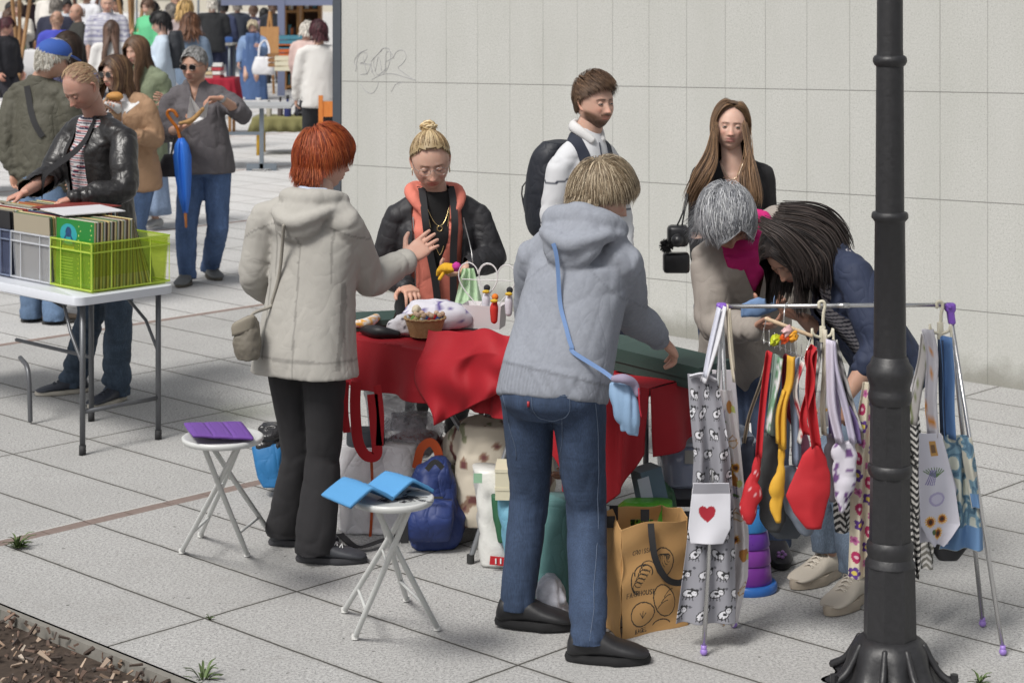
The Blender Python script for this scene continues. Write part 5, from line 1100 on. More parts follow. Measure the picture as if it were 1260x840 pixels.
def p_greyshirt():
    s = Person('man with grey hair and sunglasses in a grey shirt eating from white paper', 14.3, -6,
      dict(pel=(252, 200, 0), neck=(241, 104), head=(239, 82, -.05, -18, 4, 0), shA=(210, 122, .0), shB=(277, 120, .0), elA=(203, 164, -.02), wrA=(222, 158, -.32), elB=(300, 142, -.06), wrB=(272, 121, -.34), ftA=(230, 349, -6), ftB=(259, 341, 26), knA=(229, 282, -.05), knB=(268, 280, -.04)), skin='tan', vox=.010, hd=1.07)
    s.body(neckr=.066, headkw=dict(male=True, stubble=.35, brow=(.12, .1, .09), age=1, seed=23), handA=dict(d=(.06, -.03, .03), palm=(0, -.2, 1), thumb=(0, -1, .3), curl=.6), handB=dict(d=(-.07, -.02, .0), palm=(-.2, -.3, -1), thumb=(0, 0, -1), curl=.55))
    s.hair('messy', [C8(150, 150, 150), C8(112, 110, 108), C8(180, 180, 180)], 1800, L=.035, vol=.014, line=.60, side=.20, back=-.42, seed=77, thick=.0024, sweep=(.1, .5, .3), stick=-.2)
    s.glasses(dark=True)
    s.garment('shirt', cloth(C8(98, 94, 98), .85, .1, fold=.4), hem=.07, w=(.218, .20, .195), d=(.165, .165, .145), slv=(.088, .072, .060), sleeve=.45, collar=.078, neckup=.035, open_=lambda z: np.interp(z, [-.14, -.12, .05], [0, .006, .045]), amp=.015, seed=78)
    s.trousers('jeans', denim(C8(74, 100, 142), .5), r=(.108, .082, .068), w=.19, d=.15, amp=.012, seed=79); s.shoes(cup=C8(96, 98, 98), csole=C8(84, 80, 72), W_=.055, L=.29)
    mb = MB(); w = s.jv['wrB']; e = s.jv['elB']; d = (w - e) / np.linalg.norm(w - e); mb.add(*tube([w - d * .012, w + d * .008], .034, 16, round_=False)); mb.build('watch', steel(.3, (.35, .35, .36)), s.root)
    t = thing('wrapped_snack', 'grilled snack in white paper held by the man in the grey shirt', 'food', P(240, 146, 13.9)); c = P(244, 136, 13.88)
    mb = MB(); pts = [P(229, 152, 13.9), P(234, 118, 13.86), P(247, 136, 13.82), P(257, 124, 13.88), P(254, 144, 13.9), P(240, 153, 13.84)]
    v = np.array([list(p) for p in pts] + [list(P(241, 142, 13.97))]); mb.add(v, [(k, (k + 1) % 6, 6) for k in range(6)]); v2, f2 = mb.V(), mb.f
    mb = MB(); mb.add(v2, f2); mb.add(v2 + [0, .004, 0], [q[::-1] for q in f2]); mb.build('paper', cloth(C8(236, 236, 238), .6), t, False)
    mb = MB(); v, f = tube([P(222, 152, 13.86), P(236, 148, 13.84), P(249, 135, 13.84)], [.014, .018, .014], 10, 5); v += (fbm(v * 40, 2)[:, None] - .5) * .02; mb.add(v, f); mb.build('filling', cloth(C8(176, 136, 84), .7, .5), t)
    u = thing('umbrella', 'closed bright blue umbrella with a wooden crook hanging from a forearm', 'umbrella', P(228, 270, 14.0)); Yu = 13.95
    mb = MB(); rg_ = []
    for y, r in ((170, .016), (178, .040), (192, .052), (215, .046), (240, .034), (262, .014)):
        c = np.array(P(223 + (y - 170) * .055, y, Yu)); rg_.append([c + [math.cos(a) * r * (1 + .30 * math.cos(6 * a + y * .02)), math.sin(a) * r * (1 + .30 * math.cos(6 * a)), 0] for a in np.linspace(0, 2 * PI, 40, endpoint=False)])
    mb.add(*rings(np.array(rg_)[::-1])); mb.build('canopy', cloth(C8(46, 120, 226), .45, .2), u)
    mb = MB(); mb.add(*tube([P(228, 260, Yu), P(229, 279, Yu)], [.012, .008], 8)); mb.build('ferrule', wood(C8(150, 90, 40), C8(190, 120, 60)), u)
    mb = MB(); mb.add(*tube([P(222, 172, Yu), P(218, 158, Yu), P(212, 150, Yu), P(206, 141, Yu), P(208, 136, Yu), P(214, 137, Yu), P(218, 143, Yu)], .012, 10)); mb.build('crook_handle', paint(C8(170, 96, 24), .25), u)
    b = thing('shoulder_bag', 'small black bag at the hip of the man in the grey shirt', 'bag', P(211, 200, 14.15)); mb = MB(); mb.add(*loft([(P(209, 217, 14.15), (1, 0, 0), (0, 1, 0), .07, .05, 3), (P(210, 205, 14.15), (1, 0, 0), (0, 1, 0), .085, .06, 3), (P(212, 190, 14.15), (1, 0, 0), (0, 1, 0), .06, .04, 3)], 16)); mb.build('bag_body', cloth(C8(40, 40, 46), .6), b)
    mb = MB(); mb.add(*tube([P(211, 190, 14.12), P(214, 172, 14.1)], .008, 6)); mb.build('strap', cloth(C8(40, 40, 46), .6), b)
p_sunw = None
def p_darksun():
    s = Person('dark haired woman in sunglasses seen between the blue cap and the balding man', 15.6, -45, dict(pel=(92, 180, 0), neck=(92, 88), head=(82, 62, -.05, -48, 0, 0), elA=(70, 130, 0), wrA=(66, 160, -.2), elB=(112, 130, 0), wrB=(108, 160, -.2), ftA=(84, 318, -45), ftB=(100, 318, -45)), skin='fair', vox=.014, hd=1.12)
    s.body(headkw={}, handA={}, handB={}); s.hair('bun', [C8(52, 40, 34), C8(70, 54, 44)], 1200, L=.15, vol=.01, line=.55, side=.2, back=-.5, seed=81, thick=.003, bun=(0, -.11, .0)); s.glasses(dark=True)
    s.hair('long', [C8(52, 40, 34), C8(70, 54, 44)], 500, name='ponytail', L=.25, vol=.012, line=.55, side=-.1, back=-.5, seed=82, thick=.004, stick=.0)
    s.garment('jacket', cloth(C8(60, 60, 90), .8, fold=.3), slv=(.07, .06, .05)); s.trousers('trousers', cloth(C8(50, 50, 60))); s.shoes()
# ---- the crowd far back
CROWD = [  # px head centre, py head centre, Y, yaw, hair, top, trousers, label, cat opts
 (8, 33, 29, 60, 'maroon', (40, 40, 48), (40, 40, 50), 'woman with dark maroon hair in a black top at the far left stall', {}),
 (13, 12, 36, 30, 'black', (60, 55, 70), (50, 50, 60), 'person with black hair behind the maroon haired woman', {}),
 (10, 22, 33, 20, 'brown', (90, 60, 60), (50, 50, 60), 'brown haired person half hidden behind the maroon haired woman', {}),
 (22, 12, 34, 0, 'brown', (232, 226, 214), (60, 70, 90), 'person in a cream top at the far left stall', {}),
 (69, 9, 31, 175, 'grey', (44, 48, 72), (60, 60, 70), 'grey haired man in a navy shirt seen from behind', dict(w=1.2)),
 (70, 25, 27, 178, 'bald', (52, 66, 200), (50, 60, 90), 'balding man in a bright blue jacket seen from behind', {}),
 (82, 8, 36, 10, 'black', (196, 204, 214), (60, 60, 70), 'dark haired person in a pale grey top facing the stalls', {}),
 (94, 16, 28, -60, 'bald', (54, 54, 50), (110, 112, 122), 'bald sun tanned man in a dark jacket and grey trousers', {}),
 (108, -6, 31, 160, 'brown', (232, 234, 240), (150, 120, 80), 'tall person in a white shirt left of the striped shirt', {}),
 (132, 5, 27.5, 15, 'bald', (214, 214, 222), (50, 60, 80), 'man in a white striped shirt with a cross strap', dict(stripe=1, w=1.15)),
 (143, 6, 32, -20, 'black', (240, 240, 240), (60, 60, 70), 'dark haired man in a white shirt right of the striped one', {}),
 (137, 38, 25, 190, 'longbrown', (226, 224, 222), (90, 100, 120), 'girl with long brown hair in a white top seen from behind', dict(h=1.52)),
 (182, 9, 31, -30, 'brown', (96, 214, 150), (70, 70, 70), 'person in a mint green jacket by the wooden poles', {}),
 (188, 12, 34, 150, 'black', (30, 30, 34), (50, 50, 60), 'dark haired person right of the mint green jacket', {}),
 (197, 29, 22.5, -80, 'black', (196, 214, 232), (50, 50, 56), 'black haired person in a pale blue jacket with a black backpack', dict(pack=1)),
 (211, 14, 33, 200, 'grey', (58, 52, 62), (50, 50, 60), 'person in a dark plum jacket beside the blond woman', {}),
 (228, 12, 30, 170, 'blond', (178, 160, 160), (70, 70, 80), 'woman with fluffy blond hair in the crowd', {}),
 (234, 30, 25, 175, 'curly', (112, 134, 160), (70, 80, 100), 'woman with brown curly hair in a faded blue jacket', {}),
 (261, 6, 35, 190, 'white', (42, 44, 48), (44, 52, 84), 'white haired man in a black jacket seen from behind', dict(w=1.25)),
 (275, 9, 38, 170, 'black', (60, 72, 110), (52, 62, 92), 'slim person in dark blue between two black jackets', {}),
 (292, 8, 41, 186, 'grey', (48, 56, 72), (104, 124, 152), 'man in a dark jacket and pale jeans seen from behind', dict(w=1.1)),
 (312, 14, 44, 175, 'brown', (60, 66, 96), (50, 60, 90), 'person in navy behind the lady in blue', {}),
 (325, 18, 42, 160, 'black', (150, 130, 150), (50, 50, 60), 'dark haired person in a mauve top behind the stall', {}),
 (336, 9, 40, 180, 'brown', (42, 46, 56), (40, 44, 56), 'person in a black coat left of the canopy post', {}),
 (311, 34, 35, -4, 'greyblond', (128, 160, 206), (78, 104, 150), 'elderly lady in a blue dress and pale denim jacket with a white bag', dict(dress=1)),
 (378, 38, 28, 160, 'white', (220, 188, 180), (44, 44, 56), 'white haired person in a pink top behind the white jacket', dict(h=1.6)),
 (392, 40, 21.5, 195, 'maroon', (226, 224, 220), (40, 42, 48), 'person in a white jacket and black trousers at the wall end', {}),
 (60, -8, 40, 170, 'brown', (236, 230, 222), (90, 90, 100), 'person in a white top far back left', {}), (38, -2, 42, 200, 'black', (60, 40, 50), (50, 50, 60), 'person in dark clothes behind the left poles', {}),
 (118, -14, 38, 100, 'brown', (232, 232, 240), (90, 90, 110), 'person in a white top behind the striped shirt', {}), (216, 2, 40, 20, 'bald', (170, 170, 180), (60, 60, 70), 'bald person in grey behind the blond woman', {}), (372, 4, 44, 170, 'black', (50, 50, 60), (50, 50, 60), 'dark haired person beside the wooden shelves', {}),
]
HC = {'maroon': (74, 34, 42), 'black': (34, 32, 34), 'brown': (98, 74, 60), 'grey': (130, 124, 118), 'white': (214, 208, 198), 'blond': (206, 170, 110), 'curly': (110, 74, 52), 'greyblond': (200, 186, 158), 'longbrown': (104, 80, 68), 'bald': (150, 120, 100)}
def crowd():
    for i, (px, py, Y, yaw, hr, top, leg, lab, o) in enumerate(CROWD):
        r = random.Random(i); hc = P(px, py, Y); h = hc.z + .115; sc = h / 1.72; l = vlat(yaw); l = l if l.x > 0 else -l; f = vfac(yaw); base = V(hc.x, Y, 0); w = o.get('w', 1.0)
        J = {}
        def q(v):
            return ((v.x) * F / v.y + 630, YH + (H - v.z) * F / v.y, v.y - Y)
        b = base - f * .03
        pel = b + V(0, 0, .93 * sc); nk = b + V(0, 0, h - .26)
        J = dict(pel=q(pel), neck=q(nk), head=(px, py, 0, yaw + r.uniform(-12, 12), r.uniform(0, 20), 0))
        for a, sg in (('A', -1), ('B', 1)):
            sh = nk + l * sg * .18 * w - V(0, 0, .05); bend = r.choice((0, 0, 1)) if not o.get('dress') else (1 if a == 'B' else 0)
            el = sh + l * sg * .05 + V(0, 0, -.29 * sc) + f * .03; wr = el + (f * .16 + V(0, 0, .08) - l * sg * .06 if bend else V(0, 0, -.22 * sc) + f * .08)
            J['sh' + a], J['el' + a], J['wr' + a] = q(sh), q(el), q(wr); ft = base + l * sg * .10 + f * r.uniform(-.05, .08); g_ = q(ft); J['ft' + a] = (g_[0], g_[1], yaw + sg * r.uniform(0, 14))
        s = Person(lab, Y, yaw, J, skin=r.choice(['fair', 'tan', 'ruddy', 'pale']), near=False, vox=.022, hd=1.06, group='people in the crowd at the far stalls'); s.j
        s.body(headkw=dict(male=hr in ('bald', 'grey')))
        if o.get('dress'): s.glasses(steel(.4, (.3, .25, .2)))
        cols = [tuple(np.array(C8(*HC[hr])) * k) for k in (.7, 1, 1.3)]
        if hr == 'bald': s.hair('fringe_bald', cols, 300, L=.03, vol=.004, line=.95, side=.1, back=-.5, seed=i)
        elif hr in ('longbrown',): s.hair('long', cols, 1200, L=.42, vol=.02, segs=12, stick=.0, seed=i)
        elif hr in ('blond', 'curly'): s.hair('short', cols, 1300, L=.14 if hr == 'blond' else .20, vol=.05, seed=i, chaos=.9)
        else: s.hair('short', cols, 1000, L=.07, vol=.018, seed=i, side=.1)
        tc, lc = [tuple(.85 * x + .15 * sum(c_) / 3 for x in c_) for c_ in (C8(*top), C8(*leg))]  # clothes mixed towards grey, a slight distance haze put into the colour
        if o.get('stripe'):
            s.garment('shirt', vcol(.9), hem=.14, w=(.20 * w, .18 * w, .185 * w), d=(.15, .15, .13), slv=(.075, .07, .06), sleeve=.1, amp=.006, col=lambda a, b, c, v: np.where((np.sin(c * 200) > .3)[:, None], np.array(C8(150, 150, 176)), np.array(tc)))
        else: s.garment('jacket', cloth(tc, .85, .1, fold=.08), hem=.14, w=(.19 * w, .175 * w, .18 * w), d=(.15, .14, .13), slv=(.075, .066, .052), collar=.085, neckup=.02, amp=.014, seed=i)
        if o.get('dress'):
            mb = MB(); pel_ = s.jv['pel']; mb.add(*loft([(pel_ - [0, 0, .80], s.l, s.f, .27, .2, 2.2), (pel_ - [0, 0, .4], s.l, s.f, .24, .19, 2.2), (pel_ + [0, 0, .1], s.l, s.f, .19, .16, 2.2), (pel_ + [0, 0, .42], s.l * .7, s.f, .12, .165, 2.2)], 30)); v, f_ = mb.V(), mb.f; v[:, 1] += .02 * np.sin(v[:, 0] * 60); mkobj('dress', v, f_, cloth(C8(84, 112, 160), .9, .2, fold=.4), s.root); s.shoes(cup=C8(230, 230, 230), csole=C8(230, 230, 230))
            bt = thing('tote_bag', 'large white tote bag carried by the lady in blue', 'bag', P(324, 92, 34.6)); mb = MB(); mb.add(*loft([(P(324, 92, 34.6), (1, 0, 0), (0, 1, 0), .18, .07, 3), (P(324, 84, 34.6), (1, 0, 0), (0, 1, 0), .20, .08, 3), (P(325, 70, 34.6), (1, 0, 0), (0, 1, 0), .15, .04, 3)], 18)); mb.build('bag_body', cloth(C8(236, 236, 240), .7, fold=.4), bt)
            mb = MB(); mb.add(*tube([P(318, 71, 34.6), P(320, 56, 34.7), P(327, 50, 34.8), P(331, 60, 34.7), P(331, 71, 34.6)], .018, 8)); mb.build('handle', cloth(C8(230, 230, 236)), bt)
        else:
            s.trousers('trousers', cloth(lc, .9), w=.17 * w, d=.13, r=(.1, .078, .065)); s.shoes(cup=(.05, .05, .05))
        if o.get('pack'):
            c = P(216, 60, Y + .05); bt = thing('backpack', 'black backpack on the back of the person in the pale blue jacket', 'backpack', c); mb = MB()
            mb.add(*loft([(c - V(0, 0, .22), (0, 1, 0), (1, 0, 0), .13, .08, 3), (c, (0, 1, 0), (1, 0, 0), .15, .10, 3), (c + V(0, 0, .2), (0, 1, 0), (1, 0, 0), .12, .06, 3)], 18)); mb.build('pack_body', cloth(C8(40, 44, 52), .7, fold=.4), bt); mb = MB(); mb.add(*box(c + V(.09, 0, -.08), (.05, .2, .16), bev=.02)); mb.build('pocket', cloth(C8(48, 60, 64), .7), bt)
# ---------------------------------------------------------------- lamp post
def lamp_post():
    Y = 6.33; X = (1095 - 630) * Y / F; b = V(X, Y, 0); t = thing('lamp_post', 'black cast iron lamp post with collars and a flared foot at the right', 'lamp post', b); iron = paint((.020, .020, .022), .46, 0, .35, .35, 60)
    def z(y): return H - (y - YH) * Y / F
    def ringed(prof, n, name, fl=1.0, rot=0, off=0):
        rr = []
        for y, rpx in prof:
            r = rpx * Y / F; rr.append([(X + math.cos(a + rot) * r, Y + math.sin(a + rot) * r, z(y) if y < 5000 else 0) for a in np.linspace(0, 2 * PI, n, endpoint=False)])
        mb = MB(); mb.add(*rings(np.array(rr)[::-1])); return mb.build(name, iron, t, n > 20, sharp=40 if n > 20 else None)
    ringed([(-900, 15), (-300, 15.2), (60, 16), (68, 16.5)], 48, 'shaft'); ringed([(68, 16.5), (69, 19), (72, 20.8), (76, 21), (80, 19), (82, 16.8), (262, 17.6)], 48, 'collar')
    ringed([(260, 18), (261, 21), (264, 22.5), (268, 22.5), (271, 20), (273, 18.5), (440, 20)], 48, 'collar')
    ringed([(438, 20.5), (440, 22), (446, 24), (452, 28.5), (462, 28.6), (470, 26), (476, 24.5), (480, 25), (484, 26.5), (490, 26.5), (496, 24.6)], 48, 'collar')
    ringed([(494, 24.5), (572, 25.5)], 8, 'octagonal_shaft', rot=PI / 8); ringed([(570, 25), (572, 27), (577, 27.6), (582, 26.5), (585, 25)], 48, 'collar')
    ringed([(583, 24.6), (668, 26)], 8, 'octagonal_shaft', rot=PI / 8); ringed([(664, 26), (667, 28), (672, 29), (680, 28), (684, 27), (690, 30), (694, 31)], 48, 'collar')
    ringed([(690, 29), (694, 31), (794, 33)], 8, 'octagonal_plinth', rot=PI / 8)
    base = [(782, 33), (786, 40), (792, 46), (800, 50), (812, 54), (824, 60), (834, 70), (839, 80), (842, 84), (848, 85)]
    rr = []
    for y, rpx in base:
        k = (y - 782) / 66; rr.append([(X + math.cos(a) * rpx * Y / F * (1 - .20 * k * (math.sin(4 * a) ** 2)), Y + math.sin(a) * rpx * Y / F * (1 - .20 * k * (math.sin(4 * a) ** 2)), max(0, z(y))) for a in np.linspace(0, 2 * PI, 96, endpoint=False)])
    mb = MB(); mb.add(*rings(np.array(rr)[::-1]))
    for a in (-.35, PI + .35, -1.25, -1.9, .6, 2.5):
        p = [V(X + math.cos(a) * r * Y / F, Y + math.sin(a) * r * Y / F, max(.01, z(y))) for r, y in ((42, 790), (52, 808), (62, 822), (78, 836))]; mb.add(*tube(p, [.010, .011, .012, .013], 8, 3))
    mb.build('flared_foot', iron, t)
    for a in (-.35, PI + .35, -1.25, -1.9): mb = MB(); c = V(X + math.cos(a) * 78 * Y / F, Y + math.sin(a) * 78 * Y / F, max(.02, z(836))); mb.add(*tube([c, c + V(0, 0, .022)], .013, 6, round_=False)); mb.build('bolt', iron, t, False)
# ---------------------------------------------------------------- folding stools with their pads
def stool(cx, cy, Y, feet, label, pad, seat_pattern=False, ang=0):
    """round seat centre in photo pixels; feet: four photo points on the ground"""
    c = P(cx, cy, Y); r = 50 * Y / F; t = thing('folding_stool', label, 'stool', V(c.x, c.y, 0), 'folding stools beside the stall'); wh = paint(C8(212, 214, 212), .35, 0, .04)
    prof = [(-.004, .55), (-.012, .96), (-.004, 1.0), (.006, 1.0), (.010, .96), (.007, .90)]; rr = [[(c.x + math.cos(a) * r * k, c.y + math.sin(a) * r * k, c.z + z_) for a in np.linspace(0, 2 * PI, 64, endpoint=False)] for z_, k in prof]
    mb = MB(); mb.add(*rings(np.array(rr))); s_ = mb.build('seat', wh, t, sharp=60)
    if seat_pattern:
        mb = MB()
        for k in range(26):
            a = rnd.uniform(-2.6, 1.2); q = rnd.uniform(.2, .8) * r; L = rnd.uniform(.02, .06); d = rnd.choice((.3, 1.2, -.5)); p = c + V(math.cos(a) * q, math.sin(a) * q, .0095)
            mb.add(*bar(p, p + V(math.cos(d) * L, math.sin(d) * L, 0), .003 if k % 3 else .010, .001))
        mb.build('printed_lines', paint((.03, .03, .035), .5), s_, False)
    g = [G(*f) for f in feet]                    # 0 near-left, 1 far-left, 2 near-right, 3 far-right
    def top(side, dep): q = V(side * r * .50, dep * r * .5, -.006); return c + q
    tops = [top(.9, -.6), top(.9, .6), top(-.9, -.6), top(-.9, .6)]
    for p, q in zip(g, tops):
        mb = MB(); mb.add(*tube([q, q * .6 + p * .4 , p + V(0, 0, .012)], .0098, 12, 3)); l_ = mb.build('leg', wh, t); mb = MB(); mb.add(*tube([p + V(0, 0, .02), p + V(0, 0, .004)], .0125, 10, round_=False)); mb.build('foot_cap', paint(C8(225, 225, 222), .6), l_, False)
    for i, j in ((0, 1), (2, 3)): a = g[i].lerp(tops[i], .22); b = g[j].lerp(tops[j], .22); mb = MB(); mb.add(*tube([a, b], .006, 8)); mb.build('stretcher', wh, t)
    mb = MB(); mb.add(*tube([tops[0].lerp(tops[1], .5) + (g[0] - tops[0]) * .42 - V(.0, .03, 0), tops[0].lerp(tops[1], .5) + (g[1] - tops[1]) * .42 + V(0, .03, 0)], .004, 6)); mb.build('pivot_rod', wh, t)
    pad(c, r)
def pad_sheet(name, label, pts, col, c, zf, n=4):
    """padded pouch folded in panels; pts: corner functions on the seat plane"""
    t = thing(name, label, 'seat pad', c); nx, ny = 61, 34; A = np.array([list(p) for p in pts]); u, v = np.meshgrid(np.linspace(0, 1, nx), np.linspace(0, 1, ny))
    Pt = (1 - u)[..., None] * (1 - v)[..., None] * A[0] + u[..., None] * (1 - v)[..., None] * A[1] + u[..., None] * v[..., None] * A[2] + (1 - u)[..., None] * v[..., None] * A[3]
    z = zf(u, v); puff = .006 * (abs(np.sin(u * n * PI)) ** .4) * (abs(np.sin(np.clip(v, .01, .99) * PI)) ** .35); emb = .0018 * ((abs(np.sin(u * n * PI)) > .45) & (abs(np.sin(v * 2 * PI)) > .4) & (abs(np.sin(u * n * PI)) < .62)); Pt[..., 2] += z + puff + emb
    mb = MB(); vv, f = sheet(Pt, -.010); mb.add(vv, f, col); mb.build('padded_panel', cloth(col, .75, .1), t); return t
def stools():
    def pad1(c, r):
        y = c.z + .016; q = [V(*(P(225, 524, c.y)[k] if k != 2 else y for k in range(3)))] * 4
        def on_(px, py): p = G(px, py, y); return V(p.x, p.y, y)
        pad_sheet('folded_pouch', 'folded purple quilted pouch on the left stool', [on_(238, 545), on_(311, 542), on_(296, 522), on_(227, 526)], C8(116, 74, 164), V(c.x, c.y, y), lambda u, v: .018 * (1 - u) * (v > -1) * (1 - .6 * v), 3)
    stool(274, 539, 6.98, [(224, 681), (247, 661), (304, 685), (334, 661)], 'white folding stool with a purple pouch left of the black trousers', pad1)
    def pad2(c, r):
        y = c.z + .014
        def on_(px, py): p = G(px, py, y); return V(p.x, p.y, y)
        pad_sheet('folded_pad', 'light blue quilted pad folded in zigzag on the front stool', [on_(432, 626), on_(533, 606), on_(500, 596), on_(397, 611)], C8(88, 158, 214), V(c.x, c.y, y), lambda u, v: .045 * abs(((u * 4 + 1) % 2) - 1), 4)
    stool(484, 614, 6.35, [(437, 787), (424, 754), (538, 776), (500, 740)], 'white folding stool with a printed seat and a light blue pad in front', pad2, True)
# ---------------------------------------------------------------- the red table
TA = V(.76, -.65, 0); TB = V(.65, .76, 0); T0 = V(-.632, 8.15, 0); TZ = .745
def TP(s, q, z=TZ): return T0 + TA * s + TB * q + V(0, 0, z)
RED = C8(172, 8, 30, .8)
def red_table():
    t = thing('folding_table', 'long folding table under a red cloth with the goods for sale', 'table', TP(.55, .3, 0)); mb = MB(); mb.add(*box(TP(.50, .215, TZ - .018), (1.96, .41, .028), rz=math.atan2(TA.y, TA.x), bev=.006)); mb.build('tabletop', paint(C8(150, 150, 150), .6), t)
    al = paint(C8(150, 152, 156), .35, .6)
    for s0, fs in ((.30, ((544, 668), (579, 693))), (1.2, None)):
        if fs is None:
            for q_ in (.06, .36): mb = MB(); b = TP(s0, q_, 0); mb.add(*tube([TP(s0, q_, TZ - .03), b + V(0, 0, .02)], .011, 10)); l_ = mb.build('leg', al, t); mb = MB(); mb.add(*tube([b + V(0, 0, .035), b + V(0, 0, .004)], .015, 10, round_=False)); mb.build('rubber_foot', paint((.02, .02, .02), .7), l_, False)
            continue
        f0, f1 = G(*fs[0]), G(*fs[1])
        for a, b in ((TP(s0 + .15, .38, TZ - .04), f0), (TP(s0 - .05 if s0 < 1 else s0, .08, TZ - .04), f1 if s0 > 1 else TP(s0 + .55, .1, 0)), (TP(s0 + .55, .1, TZ - .04), f0 if s0 > 1 else f1)):
            mb = MB(); mb.add(*tube([a, b + V(0, 0, .02)], .011, 10)); l_ = mb.build('leg', al, t); mb = MB(); mb.add(*tube([b + V(0, 0, .035), b + V(0, 0, .004)], .015, 10, round_=False)); mb.build('rubber_foot', paint((.02, .02, .02), .7), l_, False)
    c = thing('tablecloth', 'red tablecloth draped and bunched over the folding table', 'tablecloth', TP(.6, 0, TZ)); rc = cloth(RED, .75, .10, 900)
    ns, nq = 190, 90; S_ = np.linspace(-.5, 1.50, ns)
    def skirt(s): return np.interp(s, [-.5, .0, .85, 1.0, 1.15, 1.28, 1.40, 1.5], [.20, .21, .22, .30, .46, .48, .38, .24])
    Pt = np.zeros((nq, ns, 3)); q = np.linspace(-1, .43, nq)
    for i, qq in enumerate(q):
        for j, s in enumerate(S_):
            if qq >= 0: p = TP(s, qq, TZ + .003 + .004 * math.sin(s * 13 + qq * 9) * math.sin(qq * 7 + s * 3) ** 2 + .003)
            else:
                L = skirt(s) * (-qq); fold = (.012 + .05 * L) * math.sin(s * 17 + 1.5 * math.sin(s * 5) + L * 2) + .012 * math.sin(s * 41 + 2 * math.sin(s * 9)); out = .014 + L * .05 + fold * min(1, L * 6)
                drp = max(0, L - .012); p = TP(s, -min(out, .10) - .006 * (L > 0), TZ + .006 - drp)
            Pt[i, j] = p[:]
    mb = MB(); mb.add(*sheet(Pt, .002)); mb.build('cloth', rc, c)
    # right end hanging part
    Pt = np.zeros((40, 50, 3))
    for i, L in enumerate(np.linspace(0, .24, 40)):
        for j, w in enumerate(np.linspace(-.02, .43, 50)): Pt[i, j] = TP(1.50 + .004 + L * .10 + (.02 + .06 * L) * math.sin(w * 19) * min(1, L * 6), w, TZ + .004 - L * (1 - .35 * w))[:]
    mb = MB(); mb.add(*sheet(Pt[::-1], .002)); mb.build('end_drop', rc, c)
    # bunched corner lying over the front edge
    n = 70; u, v = np.meshgrid(np.linspace(0, 1, n), np.linspace(0, 1, n)); A = np.array([(527, 404), (632, 412), (634, 472), (523, 523)], float)
    px = (1 - u) * (1 - v) * A[0, 0] + u * (1 - v) * A[1, 0] + u * v * A[2, 0] + (1 - u) * v * A[3, 0]; py = (1 - u) * (1 - v) * A[0, 1] + u * (1 - v) * A[1, 1] + u * v * A[2, 1] + (1 - u) * v * A[3, 1]
    py += 3 * np.sin(u * 7) * (1 - v) + 2 * np.sin(u * 15 + 1) * (1 - v); px += 12 * np.sin(v * 4) * (1 - u) * -1 + 4 * np.sin(v * 9)
    sx = (px - 630) / F; Yf = (T0.y * TA.x - T0.x * TA.y) / (TA.x - sx * TA.y)      # depth of the table's front edge for that direction
    Yv = Yf - .10 - .045 * np.sin(np.clip(v, 0, 1) * PI * .8) + .20 * np.clip(.35 - v, 0, 1) + .026 * np.sin(u * 4.5 - v * 4 + 1) ** 2 + .010 * np.sin(u * 21 + v * 5) * (.3 + v) + .034 * np.sin((u * 1.3 + v) * 3.4) ** 2
    Pt = np.stack([sx * Yv, Yv, H - (py - YH) * Yv / F], -1); mb = MB(); mb.add(*sheet(Pt, .003)); mb.build('bunched_corner', rc, c)
def on_table(px, py, z=TZ + .01): return G(px, py, z)
def heap(name, label, cat, c, r, col, mat=None, sc=20, amp=.03, seed=0, n=(28, 20), spots=None):
    v, f = ball((0, 0, 0), r, *n); v[:, 2] = np.maximum(v[:, 2], -r[2] * .45); d = (fbm(v * sc + seed * 9, 3, seed) - .5)[:, None]; nn = v / (np.linalg.norm(v, axis=1, keepdims=True) + 1e-9); v = v + nn * d * amp * 2
    cc = np.tile(np.array(col), (len(v), 1))
    if spots: k = noise3(v * spots[1], seed + 3) > spots[2]; cc[k] = spots[0]
    v = v + np.array(c) + [0, 0, r[2] * .45]; o = mkobj(name, v, f, mat or vcol(.8, .2), None, cc, origin=tuple(c))
    if label: tag(o, label, cat)
    return o
